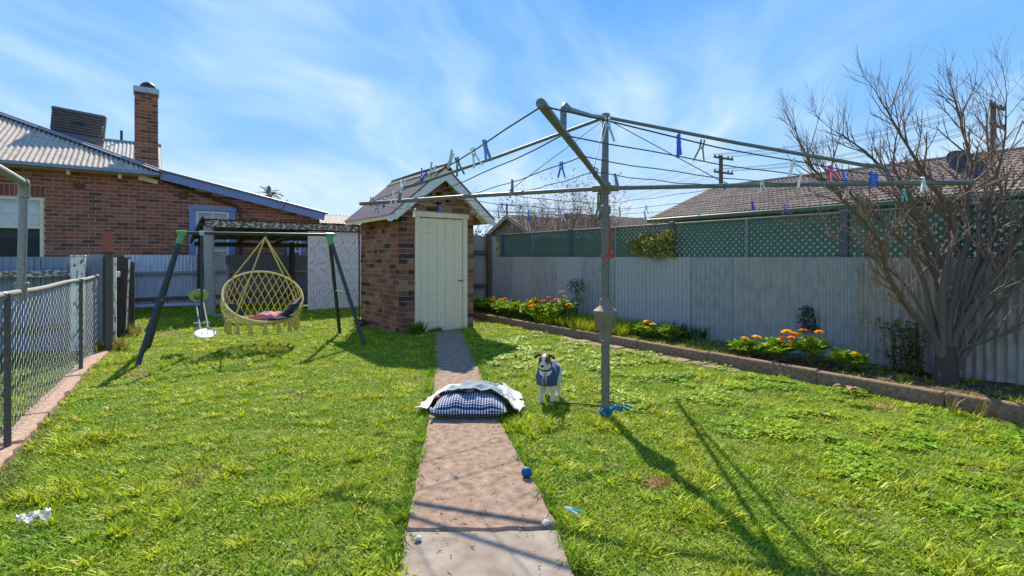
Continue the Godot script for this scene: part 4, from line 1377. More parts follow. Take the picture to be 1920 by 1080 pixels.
func build_background() -> void:
	var brown := mat("vine brown roof", Color(0.23, 0.165, 0.13), 0.8, "rusty", 0.4)
	var wall := mat("brown boards", Color(0.22, 0.17, 0.13), 0.9, "mottle", 0.9)
	var s := thing("far_shed", "brown weathered gabled shed roof showing above the trellis behind bare vines", "shed", W(15, 0, 17.8))
	gable_house(s, 12.9, 19.0, 15.9, 19.7, 2.2, 3.13, wall, brown)
	var h := thing("far_house", "distant house with a low brown hip gable right of the vine covered roof", "house", W(26, 0, 24))
	gable_house(h, 23.6, 33.0, 22.6, 29.0, 2.9, 4.35, mat("far wall", Color(0.3, 0.28, 0.27), 0.9, "mottle", 0.5), mat("far roof", Color(0.2, 0.15, 0.125), 0.8, "rusty", 0.3))
	var w2 := thing("cream_shed", "small cream iron shed roof peeking out right of the brick house gable", "shed", W(5.4, 0, 20))
	gable_house(w2, 4.7, 7.2, 18.6, 22.0, 2.55, 2.95, mat("cream iron", Color(0.55, 0.46, 0.35), 0.7, "blotch", 0.6), mat("cream roof", Color(0.5, 0.42, 0.33), 0.6, "rusty", 0.5))
	# bare vines and saplings behind the trellis
	var bark := mat("grey twig", Color(0.16, 0.12, 0.10), 0.9, "grain", 2.0)
	var dry := mat("dry leaf", Color(0.14, 0.075, 0.05), 0.8, "", 1.0, {"back": Color(0.3, 0.2, 0.15)})
	for q in [[10.3, 13.0, 2.5, "bare twiggy sapling with dead leaves nearest the far shed gable"], [10.7, 11.6, 2.65, "tall bare sapling with dead leaves in the middle of the trellis gap"], [11.2, 10.6, 2.35, "bare twiggy sapling with dead leaves beside the hoist pole"]]:
		var t := thing("bare_sapling", q[3], "tree", W(q[0], 0, q[1]), 0, "bare saplings behind the trellis")
		var b := MB.new()
		var l := MB.new()
		for k in 5: twigs(b, Vector3(rr(-0.4, 0.4), 0.9, rr(-0.4, 0.4)), Vector3(rr(-0.35, 0.35), 1, rr(-0.35, 0.35)).normalized(), q[2] * 0.62, 0.014, 3, 0.5, 4, 0.55, l)
		part(t, "branches", b.done(), bark)
		part(t, "dead_leaves", l.done(), dry)
		var st := MB.new()
		st.tube([Vector3(0, -0.05, 0), Vector3(0.02, 1.1, 0.02)], [0.05, 0.03], 7)
		part(t, "trunk", st.done(), bark)
	var vine := MB.new()
	for k in 240:
		var u := rr(12.8, 18.2)
		var f := rr(0.0, 1.0)
		var p := W(u, lerpf(2.2, 3.15, f), lerpf(15.7, 17.7, f))
		twigs(vine, p, Vector3(rr(-0.6, 0.6), 1, rr(0.0, 0.6)).normalized(), rr(0.25, 0.6), 0.009, 1, 0.0, 3, 0.7)
	single("dead_vine", vine.done(), mat("vine twig", Color(0.25, 0.17, 0.13), 0.9, "grain", 2.0), "tangle of dead brown vine stems covering the far shed roof", "vine")
	# leafy shrubs
	var green := mat("shrub leaf", Color(0.075, 0.115, 0.03), 0.6, "", 1.0, {"vc": true, "back": Color(0.5, 0.6, 0.25)})
	var olive := mat("yellow shrub leaf", Color(0.34, 0.31, 0.05), 0.6, "", 1.0, {"vc": true, "back": Color(0.5, 0.5, 0.2)})
	var sh := thing("leafy_shrub", "green leafy shrub growing up behind the outhouse gable and paling fence", "shrub", W(6.9, 0, 11.7))
	var b1 := MB.new()
	for k in 9: leafy(b1, Vector3(rr(-0.35, 0.55), rr(1.2, 2.4), rr(-0.35, 0.35)), Vector3(0.3, 0.35, 0.3), 110, 0.09, 0.05)
	part(sh, "foliage", b1.done(), green)
	var s1 := MB.new()
	for k in 6: twigs(s1, Vector3(0, 0, 0), Vector3(rr(-0.25, 0.25), 1, rr(-0.25, 0.25)).normalized(), 1.9, 0.025, 2, 0.2, 4, 0.5)
	part(sh, "stems", s1.done(), bark)
	var sh2 := thing("yellow_shrub", "yellow green shrub pushing through the lattice above the iron fence", "shrub", W(6.62, 0, 5.35))
	var b2 := MB.new()
	for k in 16: leafy(b2, Vector3(rr(-0.12, 0.03), rr(1.34, 1.66), rr(-0.36, 0.50)), Vector3(0.08, 0.12, 0.15), 80, 0.05, 0.026)
	part(sh2, "foliage", b2.done(), olive)
	var s2 := MB.new()
	for k in 14: twigs(s2, Vector3(rr(0.0, 0.1), 1.25, rr(-0.4, 0.5)), Vector3(rr(-0.25, 0.15), 1, rr(-0.5, 0.5)).normalized(), 0.5, 0.005, 2, 0.2, 4, 0.6)
	part(sh2, "stems", s2.done(), mat("dry stem", Color(0.3, 0.25, 0.14), 0.9))
	var sh3 := thing("grey_shrub", "grey green shrub top between the cream shed and the outhouse roof", "shrub", W(6.1, 0, 17.6))
	var b3 := MB.new()
	for k in 7: leafy(b3, Vector3(rr(-0.5, 0.5), rr(1.9, 2.5), rr(-0.4, 0.4)), Vector3(0.3, 0.25, 0.3), 80, 0.1, 0.05)
	part(sh3, "foliage", b3.done(), mat("grey leaf", Color(0.06, 0.075, 0.035), 0.6, "", 1.0, {"vc": true, "back": Color(0.4, 0.4, 0.3)}))
	var s3 := MB.new()
	s3.tube([Vector3(0, 0, 0), Vector3(0.05, 2.2, 0)], [0.06, 0.03], 7)
	part(sh3, "stem", s3.done(), bark)
	var sh4 := thing("pale_shrub", "pale green bush filling the gap between paling fence and trellis", "shrub", W(7.4, 0, 10.6))
	var b4 := MB.new()
	for k in 6: leafy(b4, Vector3(rr(-0.3, 0.4), rr(0.9, 1.65), rr(-0.5, 0.4)), Vector3(0.25, 0.22, 0.25), 90, 0.06, 0.025)
	part(sh4, "foliage", b4.done(), mat("pale leaf", Color(0.11, 0.14, 0.06), 0.6, "", 1.0, {"vc": true, "back": Color(0.5, 0.6, 0.3)}))
	# palm far behind the brick house
	var palm := thing("palm_tree", "distant palm top showing over the brick house roof edge", "palm", W(11.8, 0, 65.6))
	var tr := MB.new()
	tr.tube([Vector3(0, 0, 0), Vector3(0.1, 4.5, 0), Vector3(0, 8.8, 0)], [0.3, 0.25, 0.22], 9)
	part(palm, "trunk", tr.done(), mat("palm trunk", Color(0.16, 0.13, 0.1), 0.9, "grain", 1.0))
	var fr := MB.new()
	for k in 16:
		var az := TAU * k / 16.0 + rr(-0.2, 0.2)
		var el := rr(-0.2, 1.1)
		var d := Vector3(cos(az) * cos(el), sin(el), sin(az) * cos(el))
		var p := Vector3(0, 8.8, 0)
		for j in 8:
			var q := p + d * 0.17
			var sd := d.cross(Vector3.UP).normalized()
			for e in [-1.0, 1.0]:
				fr.leaf(q, (sd * e + d * 0.6).normalized(), Vector3.UP, 0.42, 0.16)
			p = q
			d = (d + Vector3.DOWN * 0.12).normalized()
	part(palm, "crown", fr.done(), mat("palm leaf", Color(0.05, 0.065, 0.03), 0.6, "", 1.0, {"back": Color(0.3, 0.3, 0.1)}))
	var vp := MB.new()
	vp.tube([W(3.25, 2.9, 18.2), W(3.25, 3.55, 18.2)], 0.04, 8)
	vp.lathe([Vector2(0.07, 3.5), Vector2(0.075, 3.62), Vector2(0.003, 3.7)], 10, Transform3D(Basis(), W(3.25, 0, 18.2)))
	single("vent_flue", vp.done(), mat("flue grey", Color(0.2, 0.19, 0.19), 0.5, "blotch", 2.0), "small grey flue with a cap on the lean-to roof in front of the palm", "flue")
	# power poles and lines
	var timber := mat("pole timber", Color(0.16, 0.12, 0.095), 0.9, "mottle", 1.0)
	var heads := []
	for q in [[36.99, 22.56, 9.45, "nearer timber power pole with two crossarms above the tiled roof ridge", 0.9], [41.2, 7.4, 10.6, "timber power pole half hidden by the bare tree branches", 0.9], [46.2, 65.0, 9.9, "tiny distant power pole with crossarms above the far shed gable", 0.9]]:
		var t := thing("power_pole", q[3], "power pole", W(q[0], 0, q[1]), 0.5, "power poles along the street")
		var b := MB.new()
		b.tube([Vector3(0, -0.2, 0), Vector3(0, q[2], 0)], [0.2, 0.15], 10)
		part(t, "pole", b.done(), timber)
		var row := []
		for y in [q[2] - 0.25, q[2] - 1.4]:
			part(t, "crossarm", box_mesh(Vector3(2.3, 0.14, 0.12), 0.01), timber, Transform3D(Basis(Vector3.UP, -0.6), Vector3(0, y, 0.2)))
			for e in [-1.05, -0.55, 0.55, 1.05]:
				var ins := MB.new()
				var at := Vector3(e, 0.07, 0).rotated(Vector3.UP, -0.6) + Vector3(0, y, 0.2)
				ins.lathe([Vector2(0.05, 0), Vector2(0.07, 0.08), Vector2(0.03, 0.18), Vector2(0.003, 0.2)], 7, Transform3D(Basis(), at))
				part(t, "insulator", ins.done(), mat("insulator", Color(0.12, 0.09, 0.08), 0.3))
				row.append(t.transform * (at + Vector3(0, 0.18, 0)))
		heads.append(row)
	for pair in [[2, 0], [0, 1]]:
		var b := MB.new()
		for k in 8:
			var a: Vector3 = heads[pair[0]][k]
			var z: Vector3 = heads[pair[1]][k]
			var pts := []
			for j in 17:
				var f := j / 16.0
				pts.append(a.lerp(z, f) + Vector3.DOWN * 4.0 * f * (1 - f) * (1.4 if pair[0] == 2 else 0.6))
			b.tube(pts, 0.013, 4, false)
		var o := single("power_lines", b.done(), mat("cable", Color(0.04, 0.04, 0.04), 0.6), "thin sagging power lines strung from the tiny far pole" if pair[0] == 2 else "thin sagging power lines between the two nearer poles", "cable")
		o.set_meta("kind", "stuff")

# ---------------------------------------------------------------- rotary clothes hoist
const HUB := Vector3(3.006, 1.863, 2.847)   # u, y, v
const TIPS := [Vector3(1.026, 1.80, 1.256), Vector3(4.559, 1.813, 0.914), Vector3(4.686, 1.79, 4.544), Vector3(1.596, 1.80, 4.601)]

func hp(a: int, f: float) -> Vector3:
	var p := HUB.lerp(TIPS[a], f)
	return W(p.x, p.y, p.z)

func wire_point(ring: int, side: int, f: float) -> Vector3:
	var fr: float = [0.37, 0.60, 0.81, 0.985][ring]
	var sag: float = [0.012, 0.025, 0.035, 0.05][ring]
	return hp(side, fr).lerp(hp((side + 1) % 4, fr), f) + Vector3.DOWN * 4.0 * sag * f * (1.0 - f)

func build_hoist() -> void:
	var o := W(HUB.x, 0, HUB.z)
	var t := thing("clothes_hoist", "large old grey steel rotary clothes hoist standing on the lawn", "clothesline", o)
	var steel := mat("hoist steel", Color(0.21, 0.195, 0.18), 0.55, "mottle", Vector3(4.0, 1.5, 4.0), {"metal": 0.35})
	var tube := mat("hoist tube", Color(0.20, 0.20, 0.21), 0.5, "mottle", 3.0, {"metal": 0.4})
	var cast := mat("hoist casting", Color(0.27, 0.225, 0.18), 0.7, "mottle", 5.0, {"metal": 0.25, "relief": 0.4})
	var p := MB.new()
	p.tube([Vector3(0, -0.1, 0), Vector3(0, 1.66, 0)], 0.034, 20)
	part(t, "outer_pole", p.done(), steel)
	p = MB.new()
	p.tube([Vector3(0, 1.6, 0), Vector3(0, 2.45, 0)], 0.026, 18)
	part(t, "inner_pole", p.done(), tube)
	var g := MB.new()
	g.lathe([Vector2(0.046, 0.62), Vector2(0.049, 0.625), Vector2(0.049, 0.70), Vector2(0.060, 0.72), Vector2(0.092, 0.835), Vector2(0.098, 0.84), Vector2(0.098, 0.868), Vector2(0.092, 0.873), Vector2(0.05, 0.905), Vector2(0.044, 0.92), Vector2(0.044, 0.965), Vector2(0.035, 0.967)], 28)
	for k in 4: g.box(Transform3D(Basis(Vector3.UP, k * PI / 2 + 0.5), Vector3(0.078, 0.78, 0).rotated(Vector3.UP, k * PI / 2 + 0.5)), Vector3(0.014, 0.17, 0.014), 0.003)
	part(t, "gear_housing", g.done(), cast)
	var bo := MB.new()
	bo.ball(Vector3(-0.054, 0.633, 0.02), Vector3.ONE * 0.011, 8)
	part(t, "bolt", bo.done(), mat("zinc", Color(0.45, 0.47, 0.5)))
	var col := MB.new()
	col.lathe([Vector2(0.036, 1.655), Vector2(0.043, 1.658), Vector2(0.043, 1.715), Vector2(0.032, 1.722), Vector2(0.027, 1.725)], 20)
	part(t, "collar", col.done(), cast)
	var hub := MB.new()
	hub.lathe([Vector2(0.03, -0.05), Vector2(0.042, -0.045), Vector2(0.045, 0.0), Vector2(0.042, 0.045), Vector2(0.03, 0.05)], 18, Transform3D(Basis(), Vector3(0, 1.863, 0)))
	for a in 4:
		var d: Vector3 = (hp(a, 1.0) - hp(a, 0.0)).normalized()
		hub.tube([Vector3(0, 1.863, 0), Vector3(0, 1.863, 0) + d * 0.105], 0.027, 12)
	part(t, "hub", hub.done(), cast)
	var top := MB.new()
	top.lathe([Vector2(0.028, 2.42), Vector2(0.036, 2.43), Vector2(0.036, 2.465), Vector2(0.01, 2.475), Vector2(0.001, 2.476)], 14)
	part(t, "top_cap", top.done(), cast)
	for a in 4:
		var b := MB.new()
		var r := 0.0172
		b.tube([hp(a, 0.02) - o, hp(a, 0.5) - o + Vector3(0, 0.006, 0), hp(a, 0.995) - o, hp(a, 1.0) - o], [r, r, r, r * 0.9], 14)
		part(t, "arm", b.done(), tube)
		var f: float = [0.825, 0.80, 0.80, 0.822][a]
		var j: Vector3 = hp(a, f) - o
		var peak := Vector3(0, 2.44, 0)
		var hi := j + Vector3(0, 0.10, 0) - (hp(a, 1.0) - hp(a, 0.0)).normalized() * 0.01
		var back := hi.lerp(peak, 0.035) + Vector3(0, 0.015, 0)
		var c := MB.new()
		c.tube([peak, hi.lerp(peak, 0.5) + Vector3(0, -0.01, 0), hi.lerp(peak, 0.08) + Vector3(0, 0.0, 0), back.lerp(hi, 0.4) + Vector3(0, 0.006, 0), hi + Vector3(0, -0.005, 0), hi + Vector3(0, -0.04, 0), j], 0.0138, 12)
		part(t, "brace_tube", c.done(), tube)
		var s := MB.new()
		var m: Vector3 = hp(a, 0.36) - o
		s.tube([Vector3(0, 2.43, 0), m + Vector3(0, 0.03, 0)], 0.0035, 5)
		s.tube([m + Vector3(0.0, 0.035, 0.0), m + Vector3(0.02, 0.02, 0.02), m + Vector3(0.0, -0.03, 0.0)], 0.005, 5)
		part(t, "stay_wire", s.done(), mat("stay wire", Color(0.06, 0.055, 0.05), 0.6))
	var wm := mat("line wire", Color(0.07, 0.062, 0.055), 0.6, "", 1.0)
	for ring in 4:
		for side in 4:
			var w := MB.new()
			var pts := []
			for k in 13:
				var f := k / 12.0
				pts.append(wire_point(ring, side, f) - o + Vector3(0, 0.004 * sin(f * 19.0 + ring * 2.0 + side), 0))
			w.tube(pts, 0.0032, 5, false)
			part(t, "line_wire", w.done(), wm)
	var hd := MB.new()
	var away: Vector3 = (hp(2, 1.0) - hp(2, 0.0)).normalized()
	hd.tube([Vector3(-0.042, 1.83, -0.03), Vector3(-0.052, 1.80, -0.03), Vector3(-0.05, 1.70, -0.035), Vector3(-0.055, 1.67, -0.04), Vector3(-0.068, 1.61, -0.05)], 0.009, 8)
	part(t, "winding_handle", hd.done(), steel)
	# red tape tied round the pole
	var rt := thing("red_tape", "red orange plastic tape tied to the hoist pole", "tape", o)
	var rb := MB.new()
	rb.tube([Vector3(0.033, 1.62, 0.015), Vector3(0.040, 1.45, 0.018), Vector3(0.041, 1.36, 0.022), Vector3(0.030, 1.335, 0.034), Vector3(0.0, 1.315, 0.04), Vector3(-0.035, 1.29, 0.035)], [0.004, 0.007, 0.009, 0.011, 0.01, 0.012], 6)
	rb.tube([Vector3(0.041, 1.36, 0.022), Vector3(0.043, 1.33, 0.03), Vector3(0.046, 1.29, 0.028)], [0.01, 0.012, 0.008], 6)
	part(rt, "tape", rb.done(), mat("red plastic", Color(0.75, 0.065, 0.02), 0.35, "", 1.0, {"back": Color(0.5, 0.1, 0.05)}))
	# blue rope at the foot of the pole
	var rope := MB.new()
	var ps := []
	for k in 26:
		var a := k * 0.62
		ps.append(o + Vector3(cos(a) * 0.05, 0.03 + 0.002 * k, sin(a) * 0.05))
	for k in 40:
		var f := k / 39.0
		ps.append(o + Vector3(0.055 + 0.14 * f + 0.03 * sin(f * 21.0), 0.045 + 0.035 * absf(sin(f * 9.0)), -0.02 + 0.11 * f + 0.035 * cos(f * 17.0)))
	rope.tube(ps, 0.0085, 6)
	single("blue_rope", rope.done(), mat("blue rope", Color(0.012, 0.16, 0.3), 0.7, "grain", 8.0), "tangled teal blue rope around the foot of the hoist pole", "rope")
	build_pegs()

func peg_proto(color: Color, key: String) -> Node3D:
	var t := Node3D.new()
	var m := mat("peg " + key, color, 0.35, "", 1.0, {"spec": 0.5, "back": Color(0.25, 0.25, 0.25)})
	for s in [-1.0, 1.0]:
		var b := MB.new()
		# jaw at the wire (y = 0), legs splay downwards
		b.slab(Vector3(s * 0.006, 0.014, 0), Vector3(s * 0.005, -0.02, 0), 0.011, 0.006, Vector3.RIGHT, 0.0015)
		b.slab(Vector3(s * 0.005, -0.018, 0), Vector3(s * 0.019, -0.066, 0), 0.011, 0.0055, Vector3.RIGHT, 0.0015)
		part(t, "peg_leg", b.done(), m)
	var sp := MB.new()
	sp.tube([Vector3(0, -0.016, -0.008), Vector3(0, -0.016, 0.008)], 0.0055, 8)
	part(t, "spring", sp.done(), mat("peg spring", Color(0.5, 0.5, 0.5), 0.35, "", 1.0, {"metal": 0.8}))
	return t

func build_pegs() -> void:
	var cols := {"light blue": Color(0.10, 0.28, 0.62), "white": Color(0.78, 0.8, 0.82), "grey": Color(0.16, 0.17, 0.17), "pale green": Color(0.42, 0.55, 0.50), "blue": Color(0.02, 0.10, 0.62), "light grey": Color(0.42, 0.5, 0.56), "olive": Color(0.24, 0.26, 0.15), "pink": Color(0.68, 0.09, 0.28), "teal": Color(0.08, 0.55, 0.55), "pale pink": Color(0.68, 0.5, 0.58)}
	var list := [[3, 3, 0.855, "light blue", 1], [3, 3, 0.815, "white", 1], [3, 3, 0.755, "grey", 1], [3, 3, 0.72, "pale green", -1], [3, 3, 0.625, "pale green", -1], [3, 3, 0.575, "blue", -1], [3, 3, 0.43, "white", -1], [3, 3, 0.365, "white", 1], [3, 2, 0.935, "blue", -1], [3, 2, 0.955, "blue", 1], [3, 2, 0.975, "grey", -1], [1, 3, 0.905, "blue", 1], [1, 3, 0.605, "grey", 1], [3, 0, 0.08, "light grey", 1], [3, 0, 0.185, "blue", 1], [3, 0, 0.225, "olive", 1], [3, 0, 0.41, "white", 1], [2, 0, 0.6, "white", 1], [3, 0, 0.505, "pink", 1], [2, 0, 0.775, "blue", -1], [3, 0, 0.62, "blue", 1], [2, 0, 0.92, "blue", -1], [3, 0, 0.805, "white", 1], [3, 1, 0.1, "teal", 1], [2, 1, 0.1, "pale pink", 1], [1, 0, 0.72, "white", 1], [0, 1, 0.005, "white", 1], [3, 1, 0.345, "blue", 1], [2, 1, 0.355, "blue", 1], [2, 1, 0.535, "pale green", 1], [3, 2, 0.83, "white", 1], [2, 2, 0.845, "blue", 1], [2, 2, 0.67, "white", 1], [1, 2, 0.705, "blue", 1], [1, 2, 0.585, "blue", 1], [2, 2, 0.425, "blue", 1], [1, 2, 0.325, "pink", 1], [2, 2, 0.235, "white", 1], [0, 0, 0.14, "grey", 1], [1, 1, 0.875, "pale green", 1], [3, 1, 0.875, "pale green", 1], [1, 1, 0.71, "pale green", 1], [3, 1, 0.79, "blue", -1], [2, 2, 0.58, "grey", 1]]
	var rings := ["innermost", "second", "third", "outermost"]
	var sides := ["near right", "far right", "far left", "near left"]
	var counts := {}
	for q in list:
		var k := "%s_%s_%s" % [q[0], q[1], q[3]]
		counts[k] = counts.get(k, 0) + 1
	var used := {}
	var protos := {}
	var order := ["first", "second", "third", "fourth"]
	for q in list:
		if not protos.has(q[3]): protos[q[3]] = peg_proto(cols[q[3]], q[3])
		var n: Node3D = protos[q[3]].duplicate()
		n.name = numbered("clothes_peg")
		add_child(n)
		var a := wire_point(q[0], q[1], q[2] - 0.01)
		var b := wire_point(q[0], q[1], q[2] + 0.01)
		var z := (b - a).normalized()
		var x := Vector3.UP.cross(z).normalized()
		var bs := Basis(x, z.cross(x), z)
		if q[4] < 0: bs = bs * Basis(Vector3(0, 0, 1), PI)
		var spin := rr(-0.35, 0.35)
		n.transform = Transform3D(bs * Basis(Vector3(0, 0, 1), spin) * Basis(Vector3.UP, rr(0.5, 1.2) * (1 if rng.randf() < 0.5 else -1)) * Basis.from_scale(Vector3.ONE * 1.12), wire_point(q[0], q[1], q[2]))
		var k := "%s_%s_%s" % [q[0], q[1], q[3]]
		used[k] = used.get(k, 0) + 1
		var which: String = "" if counts[k] == 1 else ", %s of its colour there" % order[used[k] - 1]
		tag(n, "%s plastic peg on the %s %s hoist wire%s" % [q[3], rings[q[0]], sides[q[1]], which], "clothes peg", "clothes pegs on the hoist wires")
	var g: Node3D = protos["teal"].duplicate()
	g.name = numbered("clothes_peg")
	add_child(g)
	g.transform = Transform3D(Basis(Vector3.UP, 0.4) * Basis(Vector3.RIGHT, -1.45), W(1.70, 0.045, 1.87))
	g.get_child(0).material_override = mat("peg pale blue", Color(0.5, 0.68, 0.82), 0.35)
	tag(g, "pale blue and teal peg dropped on the grass beside the path", "clothes peg", "clothes pegs on the hoist wires")
	for k in protos: protos[k].free()

# ---------------------------------------------------------------- swing set
func pillow(w: float, h: float, th: float, sq := 4.0) -> ArrayMesh:
	var b := MB.new()
	for side in [1.0, -1.0]:
		b.grid(26, 22, func(s, t):
			var x: float = s * 2.0 - 1.0
			var z: float = t * 2.0 - 1.0
			var e: float = pow(maxf(0.0, 1.0 - pow(absf(x), sq)), 0.55) * pow(maxf(0.0, 1.0 - pow(absf(z), sq)), 0.55)
			var pinch: float = 1.0 - 0.05 * (1.0 - z * z) * absf(x) - 0.0
			return Vector3(x * w / 2 * (1.0 - 0.05 * (1.0 - z * z) * 0.0) * (1.0 - 0.06 * (1.0 - absf(z))), side * th / 2 * e * pinch + 0.006 * sin(x * 7.0 + z * 5.0) * e, -z * h / 2 * (1.0 - 0.06 * (1.0 - absf(x)))), side < 0.0)
	return b.done()

func build_swing_set() -> void:
	var t := thing("swing_set", "dark grey steel swing frame with bright green corner joints", "swing set", W(1.35, 0, 8.1))
	var o := t.position
	var steel := mat("charcoal paint", Color(0.028, 0.034, 0.042), 0.42, "blotch", 2.0, {"spec": 0.5})
	var lime := mat("green joint", Color(0.11, 0.36, 0.085), 0.4, "blotch", 3.0, {"spec": 0.5})
	var ends := [[Vector3(0.37, 1.635, 8.1), Vector3(-0.11, -0.03, 7.49), Vector3(0.0, -0.03, 8.9)], [Vector3(2.32, 1.66, 8.1), Vector3(2.60, -0.03, 7.27), Vector3(2.67, -0.03, 8.7)]]
	var bar := MB.new()
	bar.tube([W(0.30, 1.634, 8.1) - o, W(2.40, 1.661, 8.1) - o], 0.022, 14)
	part(t, "top_bar", bar.done(), steel)
	for e in ends:
		var top := W(e[0].x, e[0].y - 0.02, e[0].z)
		var jm := MB.new()
		jm.tube([W(e[0].x - 0.06, e[0].y, 8.1) - o, W(e[0].x + 0.06, e[0].y, 8.1) - o], 0.031, 14)
		var rung := []
		for k in 2:
			var foot := W(e[k + 1].x, e[k + 1].y, e[k + 1].z)
			var d := (foot - top).normalized()
			jm.tube([top - o, top + d * 0.14 - o, top + d * 0.15 - o], [0.042, 0.036, 0.033], 12)
			var lg := MB.new()
			lg.tube([top + d * 0.10 - o, top.lerp(foot, 0.5) - o, foot - o], 0.029, 14)
			part(t, "leg", lg.done(), steel)
			var bt := MB.new()
			bt.ball(top.lerp(foot, 0.52) - o + Vector3(0.02, 0, 0.026), Vector3.ONE * 0.008, 6)
			part(t, "bolt", bt.done(), mat("zinc", Color(0.45, 0.47, 0.5)))
			rung.append(top.lerp(foot, 0.53))
		part(t, "corner_joint", jm.done(), lime)
		var rg := MB.new()
		rg.tube([rung[0] - o, rung[1] - o], 0.012, 8)
		part(t, "cross_rung", rg.done(), lime)
	# glider
	var gl := thing("glider_swing", "white and green two seat glider hanging at the left end of the swing frame", "glider swing", W(0.6, 0, 8.1))
	var white := mat("white plastic", Color(0.62, 0.64, 0.62), 0.45, "blotch", 2.0)
	var mint := mat("mint plastic", Color(0.38, 0.52, 0.27), 0.4, "blotch", 2.0)
	var chrome := mat("dull chrome", Color(0.3, 0.3, 0.32), 0.8, "grain", 4.0, {"spec": 0.2})
	var a := MB.new()
	a.slab(Vector3(0, 1.665, 0.0), Vector3(0, 0.42, 0.02), 0.036, 0.03, Vector3.RIGHT, 0.004)
	part(gl, "hanger_bar", a.done(), steel)
	a = MB.new()
	a.tube([Vector3(0, 1.635, -0.03), Vector3(0, 1.635, 0.03)], 0.032, 12)
	a.tube([Vector3(-0.025, 1.638, 0), Vector3(0.025, 1.638, 0)], 0.03, 12)
	part(gl, "clamp", a.done(), mat("zinc", Color(0.45, 0.47, 0.5)))
	for s in [-0.045, 0.045]:
		var r := MB.new()
		r.tube([Vector3(s, 0.70, -0.45), Vector3(s, 0.52, 0.0), Vector3(s, 0.33, 0.46)], 0.011, 10)
		part(gl, "rail", r.done(), chrome)
	for q in [[Vector3(0, 0.31, 0.52), 0.30, white, 0.0], [Vector3(0, 0.74, -0.5), -0.72, mint, 0.0]]:
		var sm := MB.new()
		sm.grid(20, 16, func(s, k):
			var an: float = TAU * s
			var rad: float = sin(PI * 0.5 * minf(1.0, k * 1.6))
			var y: float = 0.02 * cos(k * PI) - (0.03 if k > 0.6 else 0.0) * (k - 0.6) + 0.018 * rad * rad
			if k > 0.62: rad = 1.0 - (k - 0.62) * 1.3
			return Vector3(cos(an) * rad * 0.125, y, sin(an) * rad * 0.15))
		part(gl, "seat", sm.done(), q[2], Transform3D(Basis(Vector3.RIGHT, q[1]), q[0]))
		var hs := MB.new()
		for x in [-0.03, 0.03]:
			for z in [-0.03, 0.04]: hs.ball(Vector3(x, 0.022, z), Vector3(0.009, 0.005, 0.009), 6)
		part(gl, "seat_bolts", hs.done(), steel, Transform3D(Basis(Vector3.RIGHT, q[1]), q[0] + Vector3(0, 0.01, 0.0)))
	for y in [0.40, 0.33, 0.26]:
		part(gl, "foot_rest", box_mesh(Vector3(0.2, 0.03, 0.05), 0.01), mint, Transform3D(Basis(), Vector3(0, y, 0.02 + (0.4 - y))))
	build_basket(o)

